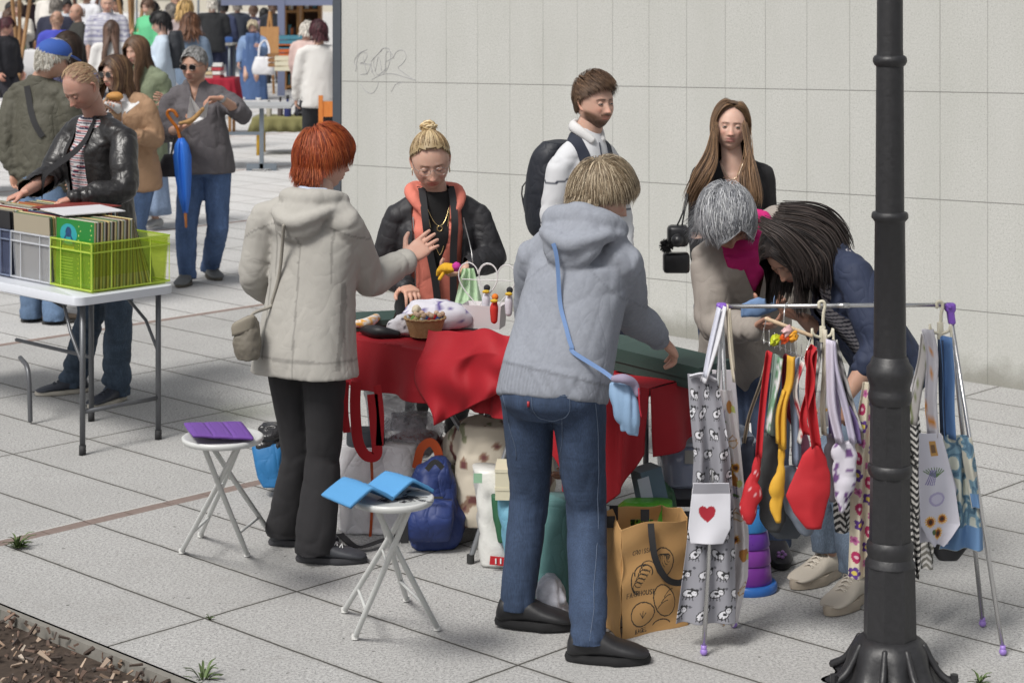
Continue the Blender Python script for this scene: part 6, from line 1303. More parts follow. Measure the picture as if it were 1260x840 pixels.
def table_goods():
    dk = cloth(C8(54, 78, 72), .6, .08)
    def flatbox(name, label, corners, h, z=TZ + .01, mat=dk, cat='box'):
        g = [on_table(*q, z) for q in corners]; c = sum(g, V(0, 0, 0)) / 4; t = thing(name, label, cat, c); v = [p[:] for p in g] + [(p + V(0, 0, h))[:] for p in g]; mb = MB(); mb.add(v, [(3, 2, 1, 0), (0, 1, 5, 4), (1, 2, 6, 5), (2, 3, 7, 6), (3, 0, 4, 7)]); mb.build('tray', mat, t, False)
        k = .006; v = [(p + (p - c).normalized() * k + V(0, 0, h * .45))[:] for p in g] + [(p + (p - c).normalized() * k + V(0, 0, h + .004))[:] for p in g]; mb = MB(); mb.add(v, [(3, 2, 1, 0), (0, 1, 5, 4), (1, 2, 6, 5), (2, 3, 7, 6), (3, 0, 4, 7), (4, 5, 6, 7)]); mb.build('lid', mat, t, False); return t
    flatbox('flat_box', 'dark green flat box at the left end of the red table', [(405, 410), (482, 404), (486, 393), (420, 396)], .035)
    def boxat(name, label, p0, p1, wd, h, z, mat): 
        a, b = Vector(p0), Vector(p1); d = (b - a).normalized(); n_ = V(-d.y, d.x, 0); t = thing(name, label, 'box', (a + b) / 2 + n_ * wd / 2)
        for nm, zz0, zz1, g in (('tray', 0, h * .5, 0), ('lid', h * .42, h, .005)):
            v = [(q + V(0, 0, zz))[:] for zz in (zz0, zz1) for q in (a - d * g - n_ * g, b + d * g - n_ * g, b + d * g + n_ * (wd + g), a - d * g + n_ * (wd + g))]; mb = MB(); mb.add(v, [(3, 2, 1, 0), (0, 1, 5, 4), (1, 2, 6, 5), (2, 3, 7, 6), (3, 0, 4, 7), (4, 5, 6, 7)]); mb.build(nm, mat, t, False)
    boxat('fabric_box', 'short dark green box beside the jutting hand of the grey sweatshirt woman', TP(1.05, .16, TZ + .012), TP(1.20, .16, TZ + .012), .20, .085, 0, dk)
    boxat('fabric_box', 'long dark green box sloping over the right end of the red table', TP(1.21, .14, TZ + .012), TP(1.60, .14, TZ - .015), .20, .085, 0, dk)
    # soft goods
    def roll(name, label, cat, pts, r, cols, mat=None):
        mb = MB(); v, f = tube(pts, r, 14, 5); k = (fbm(v * 60, 2) * len(cols)).astype(int).clip(0, len(cols) - 1); mb.add(v, f, np.array(cols)[k]); o = mb.build(name, mat or vcol(.8, .2), None, origin=tuple(pts[0])); return tag(o, label, cat)
    roll('rag_toy', 'orange and white rag toy lying on the green flat box', 'toy', [on_table(440, 398, .80), on_table(452, 397, .80), on_table(463, 391, .80)], [.016, .022, .018], [C8(236, 170, 60), C8(230, 225, 220), C8(236, 170, 60), C8(220, 214, 205)])
    roll('folded_umbrella', 'rolled black umbrella on the red cloth left of the basket', 'umbrella', [on_table(447, 405, .775), on_table(465, 408, .78), on_table(489, 411, .77)], [.018, .026, .014], [C8(34, 34, 38)], cloth(C8(34, 34, 38), .5))
    heap('bagged_fabric', 'clear bag of white and purple dotted fabric behind the basket', 'bag', on_table(535, 402, .76), (.155, .10, .075), C8(222, 220, 230), sc=16, amp=.03, seed=4, spots=(C8(84, 64, 140), 42, .68))
    heap('knitted_doll', 'white rag doll with dark dots leaning left of the basket', 'doll', on_table(493, 410, .765), (.055, .04, .055), C8(222, 220, 226), sc=24, amp=.02, seed=6, spots=(C8(60, 60, 80), 60, .74))
    heap('knitted_doll', 'grey and white doll in clear film at the right of the fabric heap', 'doll', on_table(563, 400, .765), (.045, .04, .06), C8(120, 124, 140), sc=30, amp=.02, seed=8, spots=(C8(225, 225, 235), 40, .55))
    # basket
    c = on_table(523, 413, .76); t = thing('wicker_basket', 'round wicker basket of small dolls on the front of the red table', 'basket', c); wk = wood(C8(176, 142, 96), C8(206, 176, 128), (1, 1, .6)); mb = MB(); rr = []
    for k, z_ in enumerate(np.linspace(0, .072, 11)): rr.append([(c.x + math.cos(a) * (.060 + .022 * z_ / .072 + .0022 * math.sin(a * 24 + k * PI)), c.y + math.sin(a) * (.060 + .022 * z_ / .072 + .0022 * math.sin(a * 24 + k * PI)), c.z + z_) for a in np.linspace(0, 2 * PI, 96, endpoint=False)])
    v, f = rings(np.array(rr), cap=False); mb.add(v, f); mb.add([(c.x + math.cos(a) * .06, c.y + math.sin(a) * .06, c.z + .002) for a in np.linspace(0, 2 * PI, 24, endpoint=False)], [tuple(range(24))]); mb.build('basket_body', wk, t)
    mb = MB(); mb.add(*tube([(c.x + math.cos(a) * .083, c.y + math.sin(a) * .083, c.z + .074 + .002 * math.sin(a * 20)) for a in np.linspace(0, 2 * PI, 80)], .005, 8, 1, smooth=False)); mb.build('rim', wk, t)
    DL = ['small olive green cloth', 'small white cloth', 'small dark red cloth', 'small mid blue cloth', 'small blue cloth centre', 'small yellow cloth', 'small bright red cloth', 'small navy cloth', 'small leaf green cloth']
    dolls = [((-.045, -.02), C8(196, 190, 120)), ((-.02, -.045), C8(230, 225, 220)), ((.012, -.04), C8(176, 40, 50)), ((.045, -.02), C8(50, 80, 140)), ((.0, 0), C8(60, 90, 130)), ((-.03, .03), C8(228, 200, 90)), ((.03, .03), C8(210, 40, 44)), ((.055, .01), C8(44, 70, 120)), ((-.055, .01), C8(120, 170, 90))]
    for k, ((dx, dy), col) in enumerate(dolls):
        t = thing('finger_doll', DL[k] + ' doll in the wicker basket', 'doll', c + V(dx, dy, .055), 'cloth dolls in the wicker basket'); mb = MB(); p = c + V(dx, dy, .055); mb.add(*tube([p, p + V(.012, -.006, .022)], [.013, .010], 10)); mb.build('doll_body', cloth(col), t); mb = MB(); mb.add(*ball(p + V(.016, -.008, .034), .011, 12, 8)); mb.build('doll_head', cloth(C8(226, 196, 168)), t)
    roll('fabric_roll', 'yellow and red cloth roll on top of the fabric heap', 'fabric', [on_table(500, 391, .80), on_table(520, 394, .805), on_table(542, 395, .80)], [.012, .018, .014], [C8(232, 180, 50), C8(200, 40, 44), C8(236, 220, 170), C8(200, 40, 44)])
    # snail-shell lace ball and the tips behind
    heap('lace_ball', 'round beige lace ball at the back of the fabric heap', 'ball', on_table(512, 384, .84), (.020, .018, .020), C8(216, 204, 180), sc=60, amp=.006, seed=3)
    # white planter
    c = on_table(596, 402); wt = paint(C8(214, 208, 210), .5, 0, .03); t = thing('wire_heart_planter', 'small white planter box with wire hearts on the red table', 'planter', c); rz = -.25; mb = MB(); ex, ey = V(math.cos(rz), math.sin(rz), 0), V(-math.sin(rz), math.cos(rz), 0)
    def q(a, b, z_): return c + ex * a + ey * b + V(0, 0, z_)
    lo = [q(-.078, -.05, 0), q(.078, -.05, 0), q(.078, .05, 0), q(-.078, .05, 0)]; hi = [q(-.086, -.056, .098), q(.086, -.056, .098), q(.086, .056, .098), q(-.086, .056, .098)]; mb.add([p[:] for p in lo + hi] + [q(a, b, .08)[:] for a, b in ((-.08, -.05), (.08, -.05), (.08, .05), (-.08, .05))], [(0, 1, 5, 4), (1, 2, 6, 5), (2, 3, 7, 6), (3, 0, 4, 7), (8, 9, 10, 11), (4, 5, 9, 8), (5, 6, 10, 9), (6, 7, 11, 10), (7, 4, 8, 11)]); mb.build('planter_box', wt, t, False)
    for ox, oy, sc in ((-.022, -.02, 1.0), (.052, .02, .95)):
        pts = [q(ox + .085 * sc * (math.sin(a) ** 3), oy, .085 + .105 * sc + sc * (.085 * math.cos(a) - .032 * math.cos(2 * a) - .014 * math.cos(3 * a) - .005 * math.cos(4 * a)) * 1.05) for a in np.linspace(0, 2 * PI, 44)]; mb = MB(); mb.add(*tube(pts, .0026, 6, 1, smooth=False)); mb.add(*tube([q(ox - .068 * sc, oy, .085 + .115 * sc), q(ox + .068 * sc, oy, .085 + .115 * sc)], .002, 6)); mb.build('wire_heart', paint(C8(228, 226, 226), .4), t)
    for k, (px, py, col, lab) in enumerate([(598, 372, C8(226, 226, 236), 'black and white felt figure inside the left wire heart'), (626, 375, C8(224, 224, 234), 'white felt figure with a yellow bow beside the right wire heart'), (608, 384, C8(206, 50, 40), 'red and orange felt figure behind the planter')]):
        p = on_table(px, py + 10, TZ + .085); t = thing('felt_figure', lab, 'figure', p); mb = MB(); mb.add(*tube([p, p + V(0, 0, .05), p + V(.004, 0, .075)], [.014, .017, .009], 12)); mb.build('figure_body', cloth(col), t); mb = MB(); mb.add(*ball(p + V(.004, 0, .095), .014, 14, 10)); mb.build('figure_head', cloth(C8(40, 40, 46) if k < 2 else C8(236, 130, 40)), t); mb = MB(); mb.add(*ball(p + V(.0, -.020, .082), (.016, .006, .008), 10, 6)); mb.build('bow', cloth(C8(228, 190, 60)), t)
    # mint bag and toy held by the vendor
    Yb = 8.62; t = thing('carrier_bag', 'mint green plastic carrier bag hanging from the hand of the vendor', 'bag', P(578, 360, Yb)); mt = film((.55, .74, .50), .8, .35, .15); mb = MB(); u, v = np.meshgrid(np.linspace(0, 1, 30), np.linspace(0, 1, 30)); px = 557 + u * (14 + 26 * v) + (1 - v) * 12; py = 330 + v * 54
    for s_ in (-1, 1): Yv = Yb + s_ * (.01 + .05 * np.sin(u * PI) * v) + .012 * np.sin(u * 17 + v * 4); mb.add(*sheet(np.stack([(px - 630) * Yv / F, Yv, H - (py - YH) * Yv / F], -1)))
    mb.build('bag_film', mt, t)
    t = thing('crochet_toy', 'yellow and magenta crochet toy in the hand of the vendor', 'toy', P(552, 334, 8.58)); mb = MB(); v, f = tube([P(541, 334, 8.58), P(547, 330, 8.57), P(556, 331, 8.56)], [.016, .022, .018], 14, 4); v += (noise3(v * 90)[:, None] - .5) * .016; mb.add(v, f); v, f = tube([P(547, 334, 8.56), P(541, 343, 8.55)], .008, 8, 4); mb.add(v, f); mb.build('toy_body', cloth(C8(232, 178, 40), .9, .4), t); mb = MB(); v, f = ball(P(562, 328, 8.55), .020, 18, 14); v += (noise3(v * 150)[:, None] - .5) * .006; mb.add(v, f); mb.build('pompom', cloth(C8(196, 50, 150)), t)
# ---------------------------------------------------------------- bags under the table
def softbag(name, label, cat, poly, Y, depth, mat, seed=0, amp=.02, sc=9, parent=None, th=None, lean=0.0, n=30, m=26, pw=3.2):
    """upright sack: poly = rows (y, xl, xr) in photo pixels at distance Y, base on the last row"""
    ys = np.array([p[0] for p in poly], float); xl = np.array([p[1] for p in poly], float); xr = np.array([p[2] for p in poly], float); yy = np.linspace(ys[0], ys[-1], m); a = np.interp(yy, ys, xl); b = np.interp(yy, ys, xr); rr = []
    for i, y in enumerate(yy):
        t = i / (m - 1); hw = (b[i] - a[i]) / 2 * Y / F; cx = ((a[i] + b[i]) / 2 - 630) * Y / F; z = max(.003, H - (y - YH) * Y / F); dp = depth * (.55 + .45 * math.sin(min(1, t * 1.4 + .1) * PI / 2)); ang = np.linspace(0, 2 * PI, n, endpoint=False); e = 2 / pw
        rr.append(np.stack([cx + np.sign(np.cos(ang)) * abs(np.cos(ang)) ** e * hw, Y + depth * .5 + np.sign(np.sin(ang)) * abs(np.sin(ang)) ** e * dp / 2 + lean * (1 - t), np.full(n, z)], 1))
    v, f = rings(np.array(rr)[::-1]); nn = v - v.mean(0); nn[:, 2] *= .1; nn /= np.linalg.norm(nn, axis=1, keepdims=True) + 1e-9; d = abs(2 * noise3(v * sc, seed) - 1) ** .6 - .6 + (noise3(v * sc * 2.3, seed + 2) - .5) * .5; v = v + nn * (d * amp)[:, None]; v[:, 2] = np.maximum(v[:, 2], .002)
    if parent is not None: mb = MB(); mb.add(v, f); return mb.build(name, mat, parent)
    zc = P(0, ys[-1], Y).z; t = thing(name, label, cat, V(((xl[-1] + xr[-1]) / 2 - 630) * Y / F, Y + depth * .3, max(0, zc))); mb = MB(); mb.add(v, f); mb.build('bag_body', mat, t); return t
def handle(t, pts, w, mat, name='handle', nrm=(0, -1, 0), th=.003): belt_strap(t, name, pts, w, mat, th, nrm)
def bags():
    # white tote with orange trim
    wt = cloth(C8(236, 234, 236, 1), .5, .1, fold=.5); org = cloth(C8(200, 84, 34), .7)
    t = softbag('tote_bag', 'large white woven tote with orange trim under the left of the table', 'bag', [(556, 412, 512), (580, 408, 516), (620, 406, 514), (655, 414, 506), (668, 418, 500)], 7.95, .30, wt, 1, .022, 8)
    Yf = 7.935; handle(t, [P(457, 566, Yf), P(458, 600, Yf - .01), P(457, 640, Yf - .01), P(455, 664, Yf)], .011, org, 'trim'); handle(t, [P(406, 560, Yf), P(404, 600, Yf), P(408, 645, Yf)], .010, cloth(C8(180, 40, 30)), 'trim')
    handle(t, [P(512, 576, Yf), P(518, 552, Yf), P(530, 544, Yf), P(539, 556, Yf), P(541, 580, Yf)], .034, org)
    rs = cloth(C8(186, 14, 30, .9), .7); r = thing('red_strap_bag', 'bag with long red straps hanging beneath the red cloth', 'bag', P(455, 545, 8.0)); Yr = 7.86
    softbag('bag_body', '', '', [(535, 424, 470), (550, 424, 472), (563, 428, 468)], 8.02, .2, cloth(C8(70, 76, 84), .6, fold=.4), 2, .01, parent=r)
    handle(r, [P(438, 470, Yr), P(437, 500, Yr), P(440, 540, Yr), P(448, 558, Yr), P(458, 562, Yr), P(464, 556, Yr), P(462, 530, Yr), P(458, 485, Yr)], .042, rs); handle(r, [P(464, 474, Yr), P(468, 510, Yr), P(467, 548, Yr)], .03, rs); handle(r, [P(425, 470, Yr), P(424, 505, Yr), P(427, 532, Yr)], .03, rs)
    softbag('plastic_bag', 'clear plastic bag with red wrapping above the white tote', 'bag', [(518, 476, 530), (530, 470, 548), (552, 470, 545), (566, 476, 530)], 8.1, .22, film(C8(200, 200, 206), .45, .2, .4), 3, .03, 14)
    softbag('plastic_bag', 'bunched clear plastic bag hanging behind the red straps', 'bag', [(478, 444, 500), (500, 448, 512), (530, 452, 510)], 8.35, .16, film(C8(214, 216, 222), .5, .2, .4), 12, .03, 12)
    t = thing('red_parcel', 'crumpled red parcel inside the clear plastic bag', 'parcel', P(510, 545, 8.2)); mb = MB(); v, f = ball(P(508, 545, 8.2), (.12, .06, .05), 20, 14); v += (fbm(v * 20)[:, None] - .5) * .05; mb.add(v, f); mb.build('wrapping', cloth(C8(150, 26, 26), .4), t)
    # seated person's patterned skirt, with hand
    # blue rucksack
    nv = cloth(C8(38, 58, 118), .6, .15, fold=.45); t = softbag('rucksack', 'blue rucksack standing on the paving under the table', 'rucksack', [(572, 530, 548), (580, 512, 558), (604, 504, 561), (640, 497, 572), (668, 499, 566), (680, 506, 560)], 7.72, .20, nv, 4, .034, 11)
    mb = MB(); v, f = loft([(P(528, 664, 7.70), (1, 0, 0), (0, 1, 0), .080, .03, 3), (P(530, 640, 7.68), (1, 0, 0), (0, 1, 0), .088, .045, 3), (P(532, 615, 7.70), (1, 0, 0), (0, 1, 0), .080, .03, 3)], 24); mb.add(v, f); mb.build('pocket', nv, t); handle(t, [P(520, 612, 7.64), P(545, 612, 7.64)], .008, paint((.03, .03, .03)), 'zip'); handle(t, [P(503, 590, 7.68), P(497, 620, 7.66), P(498, 668, 7.68)], .03, cloth((.02, .02, .022)), 'strap')
    handle(t, [P(525, 578, 7.7), P(535, 568, 7.7), P(545, 576, 7.7)], .02, cloth((.02, .02, .022)), 'handle')
    st = thing('webbing_strap', 'black webbing strap loose on the paving beside the blue rucksack', 'strap', G(450, 668)); handle(st, [G(418, 656, .012), G(440, 672, .02), G(470, 664, .03), G(500, 655, .02)], .03, cloth((.02, .02, .022)), 'webbing', nrm=(0, 0, 1)); st.name = 'webbing_strap'
    # white supermarket bag
    t = softbag('carrier_bag', 'white carrier bag with a red label under the table middle', 'bag', [(582, 581, 616), (600, 583, 622), (640, 586, 626), (680, 588, 628), (700, 590, 630)], 7.50, .20, film(C8(226, 226, 222), .92, .35, .06), 5, .02, 10); mb = MB(); mb.add(*box(P(615, 690, 7.47), (.075, .003, .032), rot=Matrix.Rotation(R(6), 3, 'Y'))); l_ = mb.build('red_label', paint(C8(190, 30, 40), .5), t, False)
    mb = MB()
    for k, x in enumerate((610, 616, 621)): mb.add(*box(P(x, 690, 7.465), (.005, .002, .020)))
    mb.build('lettering', paint(C8(235, 235, 235)), l_, False); mb = MB(); mb.add(*box(P(588, 588, 7.47), (.032, .003, .036))); mb.build('green_label', paint(C8(150, 190, 160), .5), t, False)
    cr = paint(C8(222, 216, 190), .7, 0, .04)
    for y0, y1, lab in ((572, 594, 'cream cardboard box, the upper of two beside the white carrier bag'), (594, 609, 'cream cardboard box, the lower of two beside the white carrier bag')):
        t = thing('cardboard_box', lab, 'box', P(632, y1, 7.38)); mb = MB(); hh = (y1 - y0) * 7.38 / F; mb.add(*box(P(633, (y0 + y1) / 2, 7.46), (.135, .16, hh - .003), rz=-.05)); mb.build('carton', cr, t, False); mb = MB(); mb.add(*box(P(633, y0 + 1, 7.46), (.139, .164, .012), rz=-.05)); mb.build('lid', cr, t, False)
    softbag('storage_bag', 'pale blue printed bag behind the left jeans leg under the boxes', 'bag', [(609, 612, 660), (640, 612, 668), (700, 622, 676), (735, 628, 680)], 7.36, .22, cloth(C8(112, 170, 196), .6, .2, fold=.4), 6, .02)
    softbag('green_bag', 'dark green bag edge between the white carrier and pale blue bag', 'bag', [(612, 604, 622), (640, 606, 626), (668, 612, 626)], 7.45, .08, cloth(C8(40, 96, 64), .6), 7, .006)
    softbag('tote_bag', 'teal green tote bag standing between the two jeans legs', 'bag', [(620, 672, 704), (650, 668, 704), (700, 660, 704), (748, 656, 704)], 7.02, .20, cloth(C8(94, 140, 140), .7, .06, fold=.3), 8, .01)
    softbag('plastic_bag', 'small crumpled white plastic bag on the paving by the teal tote', 'bag', [(716, 668, 688), (728, 658, 696), (748, 660, 700), (766, 672, 700)], 6.88, .14, film(C8(226, 228, 240), .75, .3, .2), 9, .03, 16)
    # kraft shopping bag with bread drawings
    Yk = 6.78; t = thing('shopping_bag', 'brown kraft shopping bag with black bread drawings beside the jeans', 'bag', P(790, 786, Yk)); w = 116 * Yk / F * .98; h = .385
    c0 = G(765, 787); c1 = G(846, 768); c2 = G(735, 764); hh = .37
    kb_ = C8(196, 152, 96, .9); cv = Canvas((c1 - c0).length, hh, kb_, .0016); bk = (.012, .011, .010); W2 = cv.w
    lnw = .0042
    def arc(x, y, rx, ry, a0, a1, w_=lnw, n=16, rot=0): pts = [(x + rx * math.cos(a) * math.cos(rot) - ry * math.sin(a) * math.sin(rot), y + rx * math.cos(a) * math.sin(rot) + ry * math.sin(a) * math.cos(rot)) for a in np.linspace(a0, a1, n)]; cv.line(pts, w_, bk)
    arc(.085, .070, .050, .040, 0, 2 * PI); 
    for a in (-.6, .1, .8): cv.line([(.085, .058), (.085 + .02 * math.sin(a), .058 + .022 * math.cos(a))], .003, bk)
    for k in range(6): arc(.062 + k * .008, .165 + k * .013, .016 + .002 * k, .016, .2, 5.0, .003)
    arc(.085, .21, .034, .026, -.4, 3.4); arc(.078, .185, .04, .05, 2.5, 4.4)
    arc(.175, .235, .044, .048, 0, 2 * PI); 
    for k in range(6): arc(.165 + .006 * k, .228 + .004 * k, .030 - .004 * k, .034 - .004 * k, .4, 3.2 + .4 * k, .0024)
    arc(.175, .105, .042, .060, 0, 2 * PI, rot=.5)
    for k in range(3): arc(.168 + .012 * k, .09 + .018 * k, .025, .01, .3, 2.6, .003, rot=.6)
    arc(.17, .02, .035, .02, .3, 2.9)
    for s_ in strokes('FARMHOUSE', .022, .133, .016, .82): cv.line(s_, .0030, bk)
    for s_ in strokes('CROISSANT', .045, .272, .014, .82): cv.line(s_, .0026, bk)
    for s_ in strokes('BAGEL', .055, .010, .014, .82): cv.line(s_, .0026, bk)
    e1 = (c1 - c0); e2 = (c2 - c0)
    def side(o, e, back=False):
        def fn(x, y):
            u = x / e.length; yy = y / hh; bulge = .012 * np.sin(u * PI) * np.sin(yy * PI) - .020 * (1 - abs(2 * u - 1)) * yy ** 2 * (1 if back else .3); n_ = V(e.y, -e.x, 0).normalized(); n_ = n_ if n_.y < 0 else -n_
            wv = .004 * np.sin(u * 9 + yy * 7) + .003 * np.sin(yy * 17 - u * 5); tp = .010 * np.sin(u * 5) * yy
            return np.stack([o.x + e.x * u + n_.x * (bulge + wv), o.y + e.y * u + n_.y * (bulge + wv), y + tp], -1)
        return fn
    km = vcol(.75, .25, 90); mb = MB(); printed(cv, side(c0, e1), 'panel', mb=mb); 
    cv2 = Canvas(e2.length, hh, kb_, .004); printed(cv2, side(c0, e2, True), 'panel', mb=mb); printed(cv2, side(c1, e2, True), 'p', mb=mb); cv3 = Canvas(e1.length, hh, kb_, .004); printed(cv3, side(c2, e1), 'p', mb=mb)
    mb.build('bag_body', km, t)
    bl = cloth((.018, .018, .02), .7); fr = V(e1.y, -e1.x, 0).normalized(); fr = fr if fr.y < 0 else -fr
    def fp(u, z_, o=.006): return c0 + e1 * u + fr * o + V(0, 0, z_)
    handle(t, [fp(.42, hh + .005), fp(.42, hh - .05, .014), fp(.46, hh - .12, .02), fp(.62, hh - .19, .024), fp(.85, hh - .21, .024), fp(1.0, hh - .17, .02)], .022, bl, nrm=(0, -1, 0)); 
    for u in (.1, .62): handle(t, [fp(u, hh + .02, -.1), fp(u, hh - .02, -.1)], .03, bl, 'handle_patch')
    handle(t, [c2 + e1 * .25 + V(0, 0, hh - .03), c2 + e1 * .25 + V(0, 0, hh + .02)], .03, bl, 'handle_patch')
    # green printed pack on top, box behind
    t = softbag('salad_bag', 'bright green printed carrier bag behind the kraft bag', 'bag', [(626, 768, 832), (640, 752, 834), (662, 746, 838), (700, 750, 836)], 7.02, .20, cloth(C8(84, 168, 40), .4, .15, fold=.4), 10, .012); mb = MB(); cvs = Canvas(.12, .055, C8(20, 50, 14), .002)
    for k in range(60): cvs.disc(rnd.random() * .12, rnd.random() * .055, .009, C8(60 + rnd.random() * 80, 130 + rnd.random() * 60, 40), .002, rnd.random() * 3)
    printed(cvs, lambda x, y: np.stack([P(762, 0, 6.985).x + x, np.full_like(x, 6.985), P(0, 658, 6.985).z + y], -1), 'leaf_print', t, mat=paint_v(.35))
    t = thing('book_box', 'grey blue box with a pale label leaning behind the green bag', 'box', P(800, 632, 7.2)); mb = MB(); mb.add(*box(P(800, 603, 7.25), (.085, .10, .17), rot=(Matrix.Rotation(R(-12), 3, 'Y') @ Matrix.Rotation(R(20), 3, 'Z')))); mb.build('carton', paint(C8(96, 118, 134), .5), t, False); mb = MB(); mb.add(*box(P(795, 606, 7.19), (.045, .003, .11), rot=(Matrix.Rotation(R(-12), 3, 'Y') @ Matrix.Rotation(R(20), 3, 'Z')))); mb.build('label', paint(C8(196, 200, 214), .5), t, False)
    softbag('green_bag', 'crumpled leaf green bag right of the grey blue box', 'bag', [(596, 806, 822), (610, 804, 832), (632, 800, 834)], 7.3, .12, cloth(C8(66, 110, 72), .4, fold=.5), 14, .02, 14)
    # storage box on a low crate
    Yb = 7.42; t = thing('storage_box', 'clear plastic storage box with a lid behind the cat apron', 'box', P(862, 588, Yb)); cl = film(C8(176, 184, 208), .86, .12, .04, .1)
    c = P(865, 560, Yb + .16); mb = MB(); v, f = loft([(c - V(0, 0, .085), (1, .1, 0), (-.1, 1, 0), .155, .13, 5), (c - V(0, 0, .078), (1, .1, 0), (-.1, 1, 0), .160, .135, 5), (c + V(0, 0, .07), (1, .1, 0), (-.1, 1, 0), .175, .15, 5)], 48, 2); mb.add(v, f); mb.build('box_body', cl, t)
    mb = MB(); mb.add(*loft([(c + V(0, 0, .072), (1, .1, 0), (-.1, 1, 0), .186, .160, 5), (c + V(0, 0, .080), (1, .1, 0), (-.1, 1, 0), .188, .162, 5), (c + V(0, 0, .090), (1, .1, 0), (-.1, 1, 0), .178, .152, 5)], 48, 2)); mb.build('lid', film(C8(190, 198, 212), .7, .12, .06, .1), t)
    mb = MB(); mb.add(*box(P(850, 562, Yb + .005), (.045, .003, .05))); mb.build('label', paint(C8(190, 188, 180), .6), t, False); mb = MB(); v, f = ball(c - V(0, 0, .02), (.13, .11, .055), 20, 12); v += (fbm(v * 14)[:, None] - .5) * .06; mb.add(v, f, C8(84, 92, 130)); mb.build('folded_fabric', cloth(C8(80, 88, 122)), t)
    t = thing('low_crate', 'low grey crate that carries the clear storage box', 'crate', V(c.x, c.y, 0)); mb = MB(); zt = c.z - .086
    for zz in np.linspace(.03, zt - .03, 4): 
        for sx, sy, lx, ly in ((0, -.11, .26, .012), (0, .11, .26, .012), (-.13, 0, .012, .22), (.13, 0, .012, .22)): mb.add(*box((c.x + sx, c.y + sy, zz), (lx, ly, .04)))
    for sx in (-.13, .13):
        for sy in (-.11, .11): mb.add(*box((c.x + sx, c.y + sy, zt / 2), (.016, .016, zt)))
    mb.build('slats', paint(C8(96, 98, 104), .7), t, False)
    # blue paper bag behind the redhead
    t = softbag('paper_bag', 'bright blue paper bag with a black liner behind the black trousers', 'bag', [(548, 306, 348), (570, 311, 346), (590, 316, 346), (600, 322, 344)], 8.5, .16, cloth(C8(40, 120, 180), .6, .2, fold=.3), 11, .008, pw=5); softbag('bin_liner', '', '', [(526, 318, 346), (536, 310, 348), (556, 308, 348)], 8.52, .14, film((.02, .02, .022), .95, .25, .02), 15, .03, 20, parent=t)
    # tapered stack of toy buckets behind the aprons
    t = thing('stacking_tower', 'tapered blue and purple plastic tower standing behind the aprons', 'toy', G(922, 740)); c = G(920, 724)
    for k, (z0, z1, r0, r1, col) in enumerate([(0, .03, .105, .105, C8(50, 110, 190)), (.03, .10, .085, .080, C8(120, 50, 150)), (.10, .16, .082, .076, C8(132, 60, 160)), (.16, .22, .078, .070, C8(106, 54, 160)), (.22, .31, .072, .062, C8(60, 140, 210)), (.31, .42, .064, .054, C8(80, 160, 226))]):
        mb = MB(); mb.add(*rings(np.array([[(c.x + math.cos(a) * r, c.y + math.sin(a) * r, z_) for a in np.linspace(0, 2 * PI, 40, endpoint=False)] for z_, r in ((z0, r0), (z0 + .006, r0 + .003), (z1 - .008, r1 + .003), (z1, r1 - .003))]))); mb.build('ring', paint(col, .3, 0, .03), t, sharp=40)
def cone(): pass
# ---------------------------------------------------------------- seated helper mostly hidden behind the table
def p_seated():
    s = Person('person in a cream patterned skirt crouching behind the table, only skirt and hand showing', 8.15, 25,
      dict(pel=(645, 575, .15), neck=(672, 430, .1), head=(690, 385, .0, 20, 30, 0), shA=(640, 450, .05), shB=(715, 450, .1), elA=(612, 520, -.10), wrA=(618, 556, -.30), elB=(722, 510, .0), wrB=(705, 560, -.2), ftA=(575, 618, 10), ftB=(640, 640, 10), knA=(590, 540, -.25), knB=(640, 560, -.3)), skin='tan', vox=.010)
    s.body(handA=dict(d=(-.06, -.04, -.05), palm=(0, .3, -1), curl=.6), handB={}); s.hair('short', [C8(70, 56, 48)], 800, L=.09, vol=.02)
    s.garment('white_top', cloth(C8(216, 214, 216)), hem=.0, slv=(.07, .06, .045), w=(.17, .16, .17), sleeve=.8)
    j = s.jv; mb = MB(); 
    for a in 'AB': mb.add(*tube([j['pel'], j['kn' + a], j['an' + a] + [0, 0, .08]], [.13, .10, .15], 18))
    mb.add(*tube([(j['knA'] + j['knB']) / 2, (j['anA'] + j['anB']) / 2 + [0, 0, .1]], [.10, .17], 18)); mb.add(*loft([((j['knA'] + j['knB']) / 2 - [0, 0, .30], (1, 0, 0), (0, 1, 0), .20, .10, 2.6), ((j['knA'] + j['knB']) / 2 + [0, 0, .10], (1, 0, 0), (0, 1, 0), .16, .09, 2.6)], 24)); v, f, n = remesh(mb, .010, 5); v = wrinkle(v, n, [(j['pel'], j['knA'], .012, 8, 14, .3), (j['knA'], j['anA'], .014, 5, 16, .3)])
    c = np.tile(C8(214, 204, 186), (len(v), 1)); q = noise3(v * 24, 5); c[(q > .70)] = C8(150, 120, 100); c[(q > .78)] = C8(110, 60, 60); c[(noise3(v * 20, 9) > .8)] = C8(140, 142, 110)
    mkobj('patterned_skirt', v, f, vcol(), s.root, c); s.shoes(cup=(.02, .02, .02))
